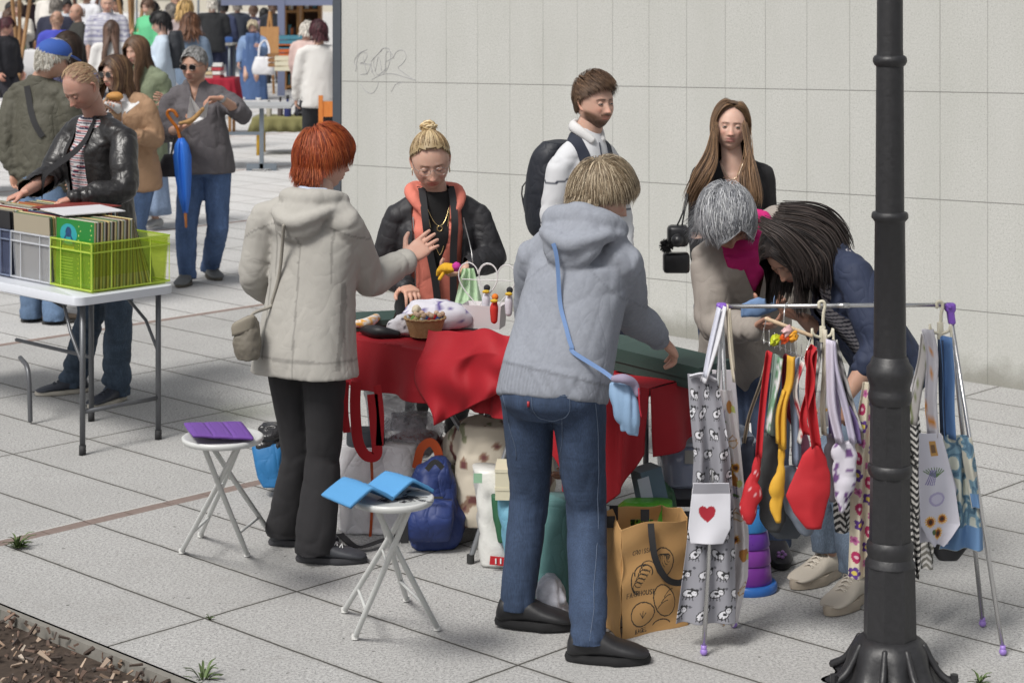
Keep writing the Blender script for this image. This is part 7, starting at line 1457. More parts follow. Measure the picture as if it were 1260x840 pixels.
# ---------------------------------------------------------------- clothes rack and what hangs on it
def hung(parent, name, rows, Y, paintfn=None, bg=(.5, .5, .5), folds=3, amp=.012, seed=0, th=.0016, mat=None, res=.0026, roll=0.0, label=None, cat=None, group=None):
    """cloth hanging in the rows (y, x left, x right[, depth]) given in photo pixels"""
    ys = np.array([r[0] for r in rows], float); h = (ys[-1] - ys[0]) * Y / F; w = max(r[2] - r[1] for r in rows) * Y / F; cv = Canvas(w, h, bg, res)
    if paintfn: paintfn(cv)
    def fn(x, y):
        u = x / w; py = ys[-1] - (y / h) * (ys[-1] - ys[0]); L = np.interp(py, ys, [r[1] for r in rows]); Rr = np.interp(py, ys, [r[2] for r in rows]); D = np.interp(py, ys, [(r[3] if len(r) > 3 else 0) for r in rows])
        v = 1 - y / h; k = np.clip(v * 2.2 + .15, 0, 1); dd = amp * k * np.sin(u * folds * 2 * PI + seed + 1.2 * np.sin(v * 3 + seed)) + amp * .5 * k * np.sin(u * folds * 4.7 + v * 4 + seed * 2) + roll * (2 * u - 1) ** 2
        px = L + (Rr - L) * (u + .02 * np.sin(v * 9 + seed) * np.sin(u * PI)); Yv = Y + D + dd; s = Y / F; return np.stack([(px - 630) * s, Yv, H - (py - YH) * s], -1)
    o = printed(cv, fn, name, parent, th, mat or vcol(.85, .15)) if parent is not None else None
    if parent is None:
        Pt = fn(cv.x, cv.y); v, f = sheet(Pt, th); c = cv.c.reshape(-1, 3); o = mkobj(name, v, f, mat or vcol(.85, .15), None, np.concatenate([c, c])); tag(o, label, cat, group)
    return o
def band(parent, pts, wpx, Y, col, name='strap', nrm=(0, -1, 0), pat=None, tw=0.0):
    q = catmull([((a, b)) for a, b in [p[:2] for p in pts]], 5); d = catmull([(p[2] if len(p) > 2 else 0, 0) for p in pts], 5)[:, 0]; n = len(q); t = np.gradient(q, axis=0); t /= np.linalg.norm(t, axis=1, keepdims=True) + 1e-9; nb = np.stack([-t[:, 1], t[:, 0]], 1)
    k = 7; rows = []
    for j in np.linspace(-1, 1, k): 
        p = q + nb * wpx / 2 * j; Yv = Y + d + (.004 + .0012 * wpx) * math.sin(j * 2.6 + tw) ; rows.append(np.stack([(p[:, 0] - 630) * Y / F, Yv, H - (p[:, 1] - YH) * Y / F], 1))
    Pt = np.array(rows); v, f = sheet(Pt, .0015); c = np.tile(np.array(col), (len(v), 1))
    if pat: m = noise3(v * pat[1], 3) > pat[2]; c[m] = pat[0]
    mb = MB(); mb.add(v, f, c); return mb.build(name, vcol(.8, .15), parent)
GRC, WHT = C8(150, 150, 158), C8(226, 226, 232)
def cats(cv):
    r = random.Random(5); k = 0; bkc = (.015, .015, .018); y = .03
    while y < cv.h:
        for i in range(3):
            x = (i + .5 * (k % 2)) * cv.w / 2.6 + r.uniform(-.01, .01); a = r.uniform(-.8, .8); s = .0175
            cv.disc(x, y, s * 1.25, bkc, s * .85, a); cv.disc(x, y, s * 1.05, WHT, s * .65, a); hx, hy = x + math.cos(a) * s * 1.1, y + math.sin(a) * s + .006
            cv.disc(hx, hy, s * .72, bkc); cv.disc(hx, hy - .002, s * .5, WHT)
            for e in (-1, 1): cv.disc(hx + e * s * .5, hy + s * .6, s * .26, bkc); cv.disc(hx + e * s * .2, hy, s * .1, bkc)
            for l in (-1, -.3, .4, 1): cv.line([(x + l * s * .8, y - s * .5), (x + l * s, y - s * 1.2)], .003, bkc)
            cv.disc(x + s * .2, y + s * .1, s * .4, bkc, s * .3)
            px_, py_ = x + cv.w / 5.2, y + .02; cv.disc(px_, py_, .0035, C8(90, 90, 98)); [cv.disc(px_ + .005 * math.cos(b), py_ + .005 * math.sin(b), .0018, C8(90, 90, 98)) for b in (.5, 1.2, 1.9, 2.6)]
        y += .066; k += 1
def sunflower(cv, x, y, r): cv.flower(x, y, r, C8(236, 178, 40), (.03, .015, .008), 14, C8(150, 80, 24))
def sun_print(cv):
    r = random.Random(8); y = .05; k = 0
    while y < cv.h - .02:
        x = cv.w * (.3 + .4 * (k % 2)) + r.uniform(-.02, .02); m = k % 4
        if m == 0: [cv.disc(x + a, y + b, .014, C8(70, 96, 50), .005, b * 60) for a, b in ((.02, -.02), (-.025, -.01), (0, .03))]; sunflower(cv, x, y, .017); sunflower(cv, x + .028, y - .018, .017); sunflower(cv, x + .006, y - .034, .015)
        elif m == 1: cv.disc(x, y, .020, C8(196, 160, 110), .014); cv.disc(x, y, .015, C8(232, 226, 220), .010); cv.line([(x - .018, y + .01), (x, y + .03), (x + .018, y + .01)], .003, C8(170, 130, 90))
        elif m == 2: [cv.line([(x + i * .006, y), (x + i * .010, y + .05)], .0028, C8(124, 112, 170)) for i in (-1, 0, 1)]; cv.disc(x, y + .01, .016, C8(90, 120, 70), .006)
        else: cv.disc(x, y, .016, C8(190, 130, 60), .022); cv.disc(x + .02, y - .01, .012, C8(196, 208, 120))
        y += .062; k += 1
def lav_print(cv):
    for i in range(9): a = -1 + i * .25; cv.line([(cv.w * .45, cv.h * .62), (cv.w * .45 + .05 * math.sin(a), cv.h * .62 + .05 * math.cos(a) * .6)], .004, C8(96, 126, 80))
    for i in range(5): cv.line([(.02 + i * .007, cv.h * .55), (.045 + i * .005, cv.h * .68)], .003, C8(128, 118, 176))
    cv.rect(cv.w * .40, cv.h * .80, cv.w * .68, cv.h * .93, C8(196, 150, 80)); cv.rect(cv.w * .46, cv.h * .83, cv.w * .62, cv.h * .9, C8(120, 90, 60)); cv.disc(cv.w * .45, cv.h * .42, .030, C8(176, 170, 206), .024); cv.disc(cv.w * .45, cv.h * .42, .022, C8(206, 204, 226), .016)
    sunflower(cv, cv.w * .26, cv.h * .22, .021); sunflower(cv, cv.w * .60, cv.h * .23, .019); sunflower(cv, cv.w * .50, cv.h * .10, .023); cv.disc(cv.w * .34, cv.h * .12, .010, C8(80, 104, 60))
def butterflies(cv):
    r = random.Random(3)
    for i in range(int(cv.w * cv.h * 2600)):
        x, y, a = r.random() * cv.w, r.random() * cv.h, r.random() * 6; col = r.choice([C8(120, 70, 140), C8(70, 50, 110), C8(60, 60, 66), C8(150, 110, 170)])
        for e in (-1, 1): cv.disc(x + e * .0055 * math.cos(a), y + e * .0055 * math.sin(a), .006, col, .0042, a + e)
def purpleflowers(cv):
    r = random.Random(4); y = .02; k = 0
    while y < cv.h:
        x = cv.w * (.25 + .5 * (k % 2)) + r.uniform(-.01, .01); m = k % 3
        if m == 0: cv.flower(x, y, .021, C8(92, 50, 140), C8(220, 200, 90), 5)
        elif m == 1: cv.flower(x, y, .015, C8(196, 110, 160), C8(150, 60, 120), 5)
        else: cv.disc(x, y, .014, C8(176, 30, 90), .020); cv.disc(x, y, .006, C8(226, 190, 200))
        y += .027; k += 1
def chevron(cv):
    z = (cv.y + abs(((cv.x / .02) % 2) - 1) * .016) % .022; cv.put(z < .010, C8(226, 224, 220)); z2 = (cv.x + .3 * cv.y) % .05; cv.put(z2 < .006, (.02, .02, .02))
def coral(cv):
    q = np.stack([cv.x.ravel() * 28, cv.y.ravel() * 28, np.zeros(cv.x.size)], 1); n = abs(2 * noise3(q + 1.2 * noise3(q * .7, 4)[:, None], 6) - 1).reshape(cv.x.shape); cv.put(n < .22, C8(120, 156, 176)); cv.put(n < .08, C8(84, 120, 146))
    cv.rect(0, 0, cv.w, cv.h * .20, C8(110, 150, 196))
def poppy(cv):
    cv.flower(cv.w * .4, cv.h * .62, .03, C8(232, 150, 90), C8(60, 50, 60), 5, C8(240, 180, 130)); cv.flower(cv.w * .6, cv.h * .3, .026, C8(236, 176, 130), C8(180, 100, 70), 5); [cv.line([(cv.w * .4, cv.h * .1), (cv.w * (.3 + .1 * i), cv.h * .5)], .003, C8(120, 130, 110)) for i in range(4)]
def lampprint(cv):
    [cv.disc(random.Random(i).random() * cv.w, random.Random(i + 50).random() * cv.h, .006, C8(96, 100, 150)) for i in range(14)]
def rack():
    Y = 6.68; jl, jr = P(889, 386, Y), P(1168, 382, Y); t = thing('clothes_rack', 'folding chrome clothes rack with purple joints hung with aprons and pouches', 'clothes rack', P(1028, 790, 6.68)); st = steel(.22, (.60, .60, .60)); pu = paint(C8(136, 92, 196), .35, 0, .04)
    t.location.z = 0
    def tb(a, b, r, name, m=st, **k): mb = MB(); mb.add(*tube([a, b], r, 12, round_=False)); return mb.build(name, m, t)
    tb(P(888, 377, Y), P(1168, 375, Y), .0072, 'rail'); 
    for pts, rr in (((P(1030, 376, Y), P(1045, 376, Y)), .0086),): tb(*pts, rr, 'rail_sleeve')
    for j, f1, f2, x in ((P(888, 388, Y), G(866, 806), G(903, 772), 888), (P(1169, 384, Y), G(1234, 806), G(1209, 771), 1169)):
        mb = MB(); mb.add(*box(P(x, 378, Y), (.036, .034, .030), bev=.007)); mb.add(*box(P(x - 2 if x < 1000 else x + 1, 388, Y), (.024, .030, .062), bev=.006, rot=Matrix.Rotation(R(0 if x < 1000 else -8), 3, 'Y'))); v, f, n_ = remesh(mb, .003, 2); mkobj('joint', v, f, pu, t)
        mb = MB(); mb.add(*tube([P(x, 378, Y - .020), P(x, 378, Y - .012)], .006, 12, round_=False)); mb.build('rivet', pu, t)
        for fpt in (f1, f2):
            l_ = tb(j, fpt + V(0, 0, .02), .0078, 'leg'); mb = MB(); mb.add(*ball(fpt + V(0, 0, .013), .0125, 14, 10)); mb.add(*tube([fpt + V(0, 0, .014), fpt + V(0, 0, .034)], .0095, 12, round_=False)); mb.build('foot_ball', paint(C8(160, 130, 210), .4), l_)
    # cat apron
    a = thing('apron', 'grey cotton apron with a white cat print and a red heart pocket', 'apron', P(868, 765, 6.58)); a.location.z = H - (765 - YH) * 6.58 / F; Ya = 6.60
    hung(a, 'panel', [(462, 847, 882, .03), (500, 849, 890, .02), (560, 854, 899), (600, 852, 902), (680, 844, 905), (740, 836, 906), (767, 832, 905)], Ya, cats, GRC, 2, .014, 1, res=.0022)
    def hp(cv): cv.heart(cv.w * .42, cv.h * .48, .030, C8(176, 18, 44)); cv.rect(0, cv.h - .005, cv.w, cv.h, C8(200, 200, 206)); cv.rect(0, cv.h - .034, cv.w, cv.h, GRC)
    hung(a, 'pocket', [(594, 853, 897), (610, 851, 899), (650, 847, 899), (669, 850, 890)], Ya - .036, hp, C8(230, 230, 238), 1, .004, 2)
    band(a, [(893, 380, .06), (884, 415, .02), (872, 450, .0), (865, 470)], 7, Ya, WHT); band(a, [(897, 378, .07), (899, 430, .03), (903, 470, 0)], 3, Ya, C8(206, 196, 176), 'neck_loop'); band(a, [(849, 465, .02), (866, 462, .02), (882, 470, .02)], 5, Ya - .006, C8(226, 226, 234), 'trim')
    band(a, [(887, 382, .06), (874, 430, .02), (867, 464, 0)], 5, Ya - .004, C8(214, 216, 230))
    a2 = thing('apron', 'white apron with a sunflower and teacup print behind the cat apron', 'apron', P(905, 765, 6.72)); hung(a2, 'panel', [(480, 884, 900), (540, 884, 910), (600, 888, 916), (660, 892, 922), (710, 890, 921), (745, 885, 913), (768, 886, 908)], 6.70, sun_print, C8(230, 226, 228), 2, .018, 3)
    a3 = thing('apron', 'pale apron with faded orange poppies hanging from the left end of the rail', 'apron', P(900, 560, 6.78)); hung(a3, 'panel', [(455, 876, 904), (500, 880, 908), (570, 884, 912), (640, 888, 914)], 6.79, poppy, C8(206, 202, 208), 1, .010, 4); band(a3, [(897, 378), (900, 420), (903, 456)], 3, 6.78, C8(200, 190, 170))
    # wooden hanger with hooks
    hg = thing('hook_hanger', 'small hanger with a wooden bar and a row of wire hooks', 'hanger', P(970, 400, 6.66)); Yh = 6.64; mb = MB(); mb.add(*tube([P(943, 392, Yh), P(998, 413, Yh)], .0068, 12)); mb.build('wooden_bar', wood(C8(206, 178, 146), C8(222, 198, 168)), hg); wr = steel(.25, (.7, .7, .7)); mb = MB(); mb.add(*tube([P(943, 392, Yh), P(937, 417, Yh), P(990, 440, Yh), P(998, 413, Yh)], .0018, 6, 1, smooth=False))
    for i in range(8): x = 940 + i * 6.6; y = 418 + i * 2.8; mb.add(*tube([P(x, y - 14, Yh), P(x, y, Yh - .004), P(x, y + 5, Yh - .018), P(x + 1, y + 1, Yh - .026)], .0016, 5, 3))
    mb.add(*tube([P(964, 400, Yh), P(965, 385, Yh), P(966, 376, Yh + .02), P(969, 372, Yh + .04)], .002, 6)); mb.build('wire_hooks', wr, hg)
    for k, (px, py, col, lab) in enumerate([(954, 418, C8(190, 200, 40), 'lime green bead charm on the hook hanger'), (966, 416, C8(226, 90, 40), 'red orange bead charm on the hook hanger'), (976, 414, C8(230, 160, 40), 'amber bead charm on the hook hanger'), (968, 408, C8(210, 170, 170), 'tiny pink headed charm above the hook hanger')]):
        c = P(px, py, 6.60); r_ = random.Random(k); m_ = MB()
        v, f = ball(c, .017, 18, 14); v += (noise3(v * 130, k)[:, None] - .5) * .018; m_.add(v, f); o = m_.build('bead_charm', paint(col, .4, 0, .35), None, origin=tuple(c)); tag(o, lab, 'charm', 'charms on the hook hanger')
    # clip hangers
    cr = paint(C8(214, 208, 188), .45, 0, .03)
    for x, y0, y1, lab in ((1011, 373, 420, 'cream plastic peg hanger in the middle of the rail'), (1156, 372, 415, 'cream plastic peg hanger at the right end of the rail')):
        h_ = thing('peg_hanger', lab, 'hanger', P(x, y1, 6.66)); mb = MB(); mb.add(*tube([P(x - 3, 378, 6.66), P(x - 3, 372, 6.66), P(x + 2, 371, 6.66), P(x + 4, 377, 6.66), P(x + 2, 388, 6.66), P(x + 2, y1 - 10, 6.66)], .0055, 8)); mb.build('hook', cr, h_); mb = MB(); mb.add(*box(P(x + 1, y1 - 8, 6.66), (.020, .012, .060), bev=.003)); mb.build('bar', cr, h_)
        for dx in (-12, 14): mb = MB(); mb.add(*tube([P(x + 1, y1 - 4, 6.66), P(x + dx * .8, y1 - 8, 6.65), P(x + dx, y1 - 16, 6.65), P(x + dx + 1, y1 + 10, 6.64)], [.005, .005, .004, .005], 8)); mb.build('peg', cr, h_)
    # pouches and their straps: (kind label, rows, depth, colour, strap pts, strap width)
    Rd, Gy, Yl, Lb = C8(196, 18, 34), C8(66, 70, 76), C8(226, 172, 44), C8(138, 152, 176)
    def pouch(label, rows, Y_, col, straps, seed, depth=.05, spot=None, folds=.014, pw=2.0):
        depth *= .65
        t_ = softbag('drawstring_pouch', label, 'pouch', rows, Y_, depth, vcol(.75, .15), seed, folds, 16, pw=pw); t_['group'] = 'pouches hanging on the rack'; o = t_.children[0]; v = np.array([q.co[:] for q in o.data.vertices]); c = np.tile(np.array(col), (len(v), 1))
        if spot: c[noise3(v * spot[1], seed) > spot[2]] = spot[0]
        a_ = o.data.color_attributes['Col']; a_.data.foreach_set('color', np.concatenate([c, np.ones((len(c), 1))], 1).astype(np.float32).ravel())
        for pts, w_, sc in straps: band(t_, pts, w_, Y_, sc, 'strap', tw=seed)
        return t_
    pouch('large folded pouch of bright red cloth, the biggest one on the rack', [(549, 1000, 1011), (562, 988, 1018), (585, 977, 1024), (612, 967, 1022), (632, 976, 1017), (652, 993, 1012)], 6.50, Rd, [([(1004, 550), (1000, 520), (996, 480), (999, 430)], 13, Rd), ([(1001, 425), (994, 440), (998, 470), (988, 510), (992, 535)], 9, Rd)], 1, .05, None, .009, 1.5)
    pouch('pointed red pouch with a dotted side left of the grey ones', [(560, 931, 937), (590, 920, 936), (615, 912, 937), (632, 912, 934), (646, 918, 926)], 6.58, Rd, [([(933, 562), (936, 520), (941, 470), (946, 432)], 8, Rd)], 2, .05, (C8(236, 190, 196), 120, .80))
    pouch('slim charcoal grey pouch with a green print strap', [(533, 940, 956), (560, 932, 962), (600, 934, 966), (640, 934, 968), (656, 946, 964)], 6.64, C8(58, 60, 62), [([(948, 535), (950, 500), (953, 470), (956, 436)], 9, C8(150, 170, 160))], 3, .06)
    pouch('narrow golden yellow pouch with knotted straps', [(552, 958, 967), (580, 954, 968), (605, 946, 968), (630, 948, 964), (643, 954, 962)], 6.56, Yl, [([(963, 552), (964, 500), (972, 470), (974, 438)], 9, Yl), ([(966, 480), (958, 510), (958, 545)], 6, Yl)], 4, .04)
    pouch('slate blue pouch with a rolled rim behind the large red one', [(576, 962, 980), (600, 960, 990), (630, 968, 1000), (652, 978, 1004), (660, 988, 1000)], 6.60, C8(120, 130, 144), [([(981, 572), (980, 520), (978, 480), (979, 440)], 11, Lb)], 5, .07)
    pouch('dark slate pouch hanging lowest behind the red and yellow ones', [(600, 938, 975), (630, 938, 990), (652, 944, 992), (664, 956, 984)], 6.74, C8(84, 90, 98), [([(952, 600), (950, 560)], 8, C8(84, 90, 98))], 6, .07)
    pouch('navy grey pouch peeping out beside the pale apron', [(540, 912, 928), (570, 910, 930), (600, 912, 930), (618, 916, 926)], 6.78, C8(60, 68, 86), [([(915, 545), (922, 510), (936, 470), (944, 440)], 5, C8(176, 160, 140))], 7, .05)
    pouch('dusty pink pouch half hidden behind the large red one', [(530, 975, 992), (555, 972, 998), (575, 976, 1000)], 6.66, C8(190, 120, 146), [([(984, 532), (968, 500), (966, 450), (968, 436)], 9, C8(150, 40, 60), )], 8, .05)
    pouch('grey lilac pouch between the red and butterfly ones', [(535, 1018, 1032), (570, 1014, 1036), (600, 1018, 1034), (618, 1020, 1030)], 6.70, C8(130, 122, 130), [([(1024, 538), (1022, 480), (1020, 430)], 8, C8(160, 140, 190))], 9, .05)
    pouch('white pouch printed with purple butterflies', [(543, 1030, 1054), (560, 1024, 1058), (590, 1026, 1056), (615, 1028, 1048), (632, 1032, 1040)], 6.52, C8(222, 218, 230), [([(1034, 545), (1024, 500), (1022, 450), (1022, 418)], 10, C8(214, 208, 226)), ([(1050, 545), (1040, 500), (1028, 455), (1024, 420)], 8, C8(206, 200, 222))], 10, .06, (C8(110, 70, 130), 62, .70))
    for pts, w_, col, lab, pat in (([(1026, 418), (1034, 450), (1048, 500), (1058, 530)], 7, C8(60, 60, 64), 'black and white patterned strap hanging from the middle peg', (C8(226, 224, 220), 70, .5)), ([(1008, 420), (1004, 450), (998, 500), (1002, 540)], 8, C8(54, 54, 60), 'black strap with white leaves left of the cream cord', (C8(226, 224, 220), 60, .52)), ([(1014, 405), (1015, 450), (1012, 500), (1014, 535)], 6, C8(214, 206, 188), 'knotted cream cord hanging from the middle peg', None), ([(1016, 440), (1028, 490), (1032, 540)], 7, C8(190, 176, 214), 'lilac strap hanging right of the cream cord', None), ([(1042, 500), (1052, 520), (1056, 545)], 7, C8(150, 130, 190), 'violet strap end above the butterfly pouch', None), ([(988, 445), (978, 480), (986, 520), (983, 545)], 5, C8(230, 226, 222), 'thin white strap between the blue and red ones', (C8(180, 40, 60), 60, .6)), ([(960, 440), (956, 470), (948, 505), (944, 532)], 6, C8(120, 160, 130), 'green patterned strap left of the yellow one', (C8(226, 224, 226), 70, .5))):
        q = band(None, pts, w_, 6.57, col, 'strap', pat=pat); tag(q, lab, 'strap', 'straps hanging on the rack')
    hung(None, 'scarf', [(470, 1062, 1076), (530, 1052, 1080), (600, 1048, 1080), (670, 1046, 1078), (712, 1044, 1078)], 6.60, purpleflowers, C8(222, 212, 190), 2, .014, 6, label='cream cloth with purple flowers hanging just left of the lamp post', cat='cloth')
    hung(None, 'patterned_pouch', [(480, 1008, 1032), (500, 1006, 1036), (525, 1008, 1034)], 6.76, lambda cv: [cv.flower(x, .06, .014, C8(220, 170, 60), C8(120, 90, 160), 4) for x in (.02, .06)], C8(206, 206, 210), 1, .008, 7, label='pale pouch with yellow ornaments behind the butterfly pouch', cat='pouch')
    hung(None, 'zigzag_scarf', [(510, 1112, 1131), (560, 1114, 1136), (620, 1112, 1134), (680, 1118, 1134), (712, 1124, 1131)], 6.74, chevron, (.02, .02, .022), 2, .012, 8, label='black and white zigzag scarf hanging right of the lamp post', cat='scarf')
    hung(None, 'zigzag_bag', [(600, 1026, 1052), (630, 1026, 1052), (655, 1028, 1050)], 6.86, chevron, (.02, .02, .022), 1, .010, 9, label='black and white zigzag bag below the butterfly pouch', cat='bag')
    b = thing('tote_bag', 'white cotton bag with sunflowers, lavender and a teapot print', 'bag', P(1155, 670, 6.56)); hung(b, 'front_panel', [(533, 1131, 1158), (560, 1131, 1166), (600, 1131, 1176), (645, 1132, 1181), (660, 1140, 1170), (671, 1148, 1160)], 6.54, lav_print, C8(214, 214, 226), 1, .012, 10, res=.002); hung(b, 'back_panel', [(533, 1131, 1158), (600, 1131, 1176), (668, 1132, 1166)], 6.60, None, C8(200, 200, 212), 1, .012, 11)
    band(b, [(1141, 405), (1147, 440), (1145, 490), (1148, 537)], 13, 6.56, C8(222, 220, 228), pat=(C8(230, 150, 40), 34, .72)); band(b, [(1139, 412), (1136, 440), (1128, 480), (1122, 522)], 11, 6.60, C8(190, 186, 184), pat=(C8(120, 130, 80), 40, .6)); band(b, [(1134, 420), (1130, 450), (1116, 500)], 4, 6.62, C8(232, 230, 232))
    b = thing('apron', 'blue coral print apron with a plain blue hem at the right end of the rail', 'apron', P(1185, 680, 6.62)); hung(b, 'panel', [(535, 1160, 1190), (560, 1162, 1198), (600, 1166, 1204), (640, 1168, 1209), (676, 1156, 1210)], 6.63, coral, C8(214, 218, 206), 2, .014, 12); band(b, [(1163, 414), (1166, 460), (1166, 500), (1168, 540)], 14, 6.62, C8(96, 136, 190), tw=1); band(b, [(1157, 418), (1158, 470), (1160, 535)], 6, 6.63, C8(54, 72, 100)); 
    hung(None, 'leaf_scarf', [(538, 1182, 1196), (570, 1186, 1202), (600, 1192, 1206), (625, 1196, 1206)], 6.60, coral, C8(206, 204, 190), 1, .010, 13, label='narrow sage leaf print cloth along the right legs of the rack', cat='cloth')
    softbag('bag', 'black bag hanging lowest at the right end of the rack', 'bag', [(660, 1146, 1196), (675, 1146, 1194), (690, 1156, 1180)], 6.72, .06, cloth((.025, .025, .028), .7), 15, .008)
    hung(None, 'striped_bag', [(660, 1133, 1150), (700, 1134, 1148)], 6.70, chevron, C8(130, 128, 120), 1, .006, 14, label='grey striped bag corner below the sunflower bag', cat='bag')
    # things in the two shoppers' hands
    Yh = 7.50; p_ = thing('cloth_pouch', 'light blue cloth pouch held by the grey haired woman', 'pouch', P(935, 378, Yh)); mb = MB(); mb.add(*loft([(P(912, 382, Yh), (0, 0, 1), (0, 1, 0), .028, .012, 2.5), (P(935, 378, Yh), (0, 0, 1), (0, 1, 0), .036, .018, 2.5), (P(956, 372, Yh), (0, 0, 1), (0, 1, 0), .026, .010, 2.5)], 20)); v, f, n_ = remesh(mb, .005, 2); v = v + n_ * ((noise3(v * 40) - .5) * .012)[:, None]; mkobj('pouch_body', v, f, cloth(C8(116, 146, 188), .8), p_)
# ---------------------------------------------------------------- record table on the left
RA = V(-.7218, .6921, 0); RB = V(.6921, .7218, 0); R0 = V(-2.005, 9.18, 0)
def RP(a, b, z=0): return R0 + RA * a + RB * b + V(0, 0, z)
def records():
    t = thing('folding_table', 'white plastic folding table carrying crates of records', 'table', RP(.9, .3)); rz = math.atan2(RB.y, RB.x); wt = paint(C8(214, 218, 226), .4, 0, .03)
    mb = MB(); c = RP(.95, .28, .722); pts = []; a_, b_, r = 1.90, .56, .05
    for cx, cy, a0 in ((a_ - r, b_ - r, 0), (r, b_ - r, 90), (r, r, 180), (a_ - r, r, 270)): pts += [(cx + r * math.cos(R(a0 + k * 15)), cy + r * math.sin(R(a0 + k * 15))) for k in range(7)]
    rr = [[RP(cx + (x - cx) * k, cy + (y - cy) * k, z)[:] for x, y in pts] for z, k, cx, cy in ((.702, .985, .95, .28), (.706, 1.0, .95, .28), (.742, 1.0, .95, .28), (.748, .99, .95, .28))]; mb.add(*rings(np.array(rr))); mb.build('tabletop', wt, t, sharp=40)
    gm = paint(C8(106, 108, 112), .4, .4)
    def leg(a, b, z0=.70): mb = MB(); mb.add(*tube([RP(a, b, z0), RP(a, b, .02)], .0135, 12, round_=False)); l_ = mb.build('leg', gm, t); mb = MB(); mb.add(*tube([RP(a, b, .045), RP(a, b, .0)], .0165, 12, round_=False)); mb.build('rubber_foot', paint((.02, .02, .022), .7), l_)
    for a in (.06, 1.72):
        for b in (.07, .50): leg(a, b)
        mb = MB(); mb.add(*tube([RP(a, .07, .20), RP(a, .50, .20)], .011, 10, round_=False)); mb.build('crossbar', gm, t)
    for b in (.07, .50): mb = MB(); mb.add(*tube([RP(.06, b, .42), RP(.16, b, .56), RP(.30, b + (.05 if b < .2 else -.05), .70)], .008, 8, 1, smooth=False)); mb.build('brace', gm, t)
    leg(.62, .50); mb = MB(); mb.add(*tube([RP(.62, .5, .32), RP(1.3, .5, .32)], .010, 10)); mb.build('side_rail', gm, t); mb = MB(); mb.add(*tube([RP(.95, .3, .30), RP(.80, .25, .26), RP(.78, .25, .02)], .012, 10)); mb.build('leg', gm, t)
    mb = MB(); mb.add(*tube([RP(.62, .3, .70), RP(.66, .3, .62), RP(.56, .3, .60), RP(.50, .3, .66), RP(.52, .3, .70)], .008, 8, 1, smooth=False)); mb.build('latch', paint((.02, .02, .024), .5), t)
    # crates
    def crate(a0, b0, la, lb, h, mat, lab, solid):
        c = thing('plastic_crate', lab, 'crate', RP(a0 + la / 2, b0 + lb / 2, .75), 'crates of records on the white table'); mb = MB(); z0 = .750; o = .012
        def ring(a1, b1, a2, b2, z): return [RP(a1, b1, z)[:], RP(a2, b1, z)[:], RP(a2, b2, z)[:], RP(a1, b2, z)[:]]
        v = ring(a0 + o, b0 + o, a0 + la - o, b0 + lb - o, z0) + ring(a0, b0, a0 + la, b0 + lb, z0 + h) + ring(a0 + .004, b0 + .004, a0 + la - .004, b0 + lb - .004, z0 + h) + ring(a0 + o + .004, b0 + o + .004, a0 + la - o - .004, b0 + lb - o - .004, z0 + .004)
        f = [(3, 2, 1, 0), (12, 13, 14, 15)]
        for k in range(4): k2 = (k + 1) % 4; f += [(k, k2, 4 + k2, 4 + k), (4 + k, 4 + k2, 8 + k2, 8 + k), (8 + k, 8 + k2, 12 + k2, 12 + k)]
        mb.add(v, f); mb.build('walls', mat, c, False); mb = MB()
        for z in (z0 + .012, z0 + h * .80, z0 + h - .004):
            g = .003
            for p, q in ((RP(a0 - g, b0 - g, z), RP(a0 + la + g, b0 - g, z)), (RP(a0 - g, b0 - g, z), RP(a0 - g, b0 + lb + g, z)), (RP(a0 - g, b0 + lb + g, z), RP(a0 + la + g, b0 + lb + g, z)), (RP(a0 + la + g, b0 - g, z), RP(a0 + la + g, b0 + lb + g, z))): mb.add(*bar(p, q, .006, .007))
        for k in (0, 1, 3, 4):
            for p in (RP(a0 - .003, b0 + lb * (k + .0) / 4, 0), RP(a0 + la * k / 4, b0 - .003, 0)): mb.add(*bar(p + V(0, 0, z0 + .01), p + V(0, 0, z0 + h), .004, .006))
        mb.build('ribs', solid, c, False); return c
    gfilm = film((.60, .72, .12), .15, .15, .03, 0.0); cfilm = film((.60, .62, .66), .22, .15, .03, 0.0)
    crate(.03, .10, .335, .44, .235, gfilm, 'lime green see-through crate of records at the right table corner', film((.62, .76, .14), .5, .2, .05, 0.0))
    crate(.375, .10, .335, .44, .235, cfilm, 'clear plastic crate of records left of the lime green one', film((.70, .72, .76), .5, .2, .05, 0.0))
    crate(.72, .10, .335, .44, .235, film((.10, .12, .20), .5, .2, .06, 0.0), 'dark tinted crate of records at the left edge of the picture', film((.20, .24, .34), .7, .2, .05, 0.0))
    crate(1.065, .10, .335, .44, .235, cfilm, 'clear crate of records cut off by the left picture edge', film((.70, .72, .76), .5, .2, .05, 0.0))
    pal = [C8(226, 214, 170), C8(60, 60, 64), C8(150, 60, 50), C8(206, 206, 200), C8(70, 90, 120), C8(200, 180, 120), C8(110, 80, 60), C8(36, 36, 40), C8(170, 160, 140), C8(190, 120, 80), C8(90, 120, 90), C8(232, 230, 224)]
    nm = ['cream', 'charcoal', 'brick red', 'pale grey', 'steel blue', 'mustard', 'brown', 'black', 'stone', 'orange', 'green', 'white']
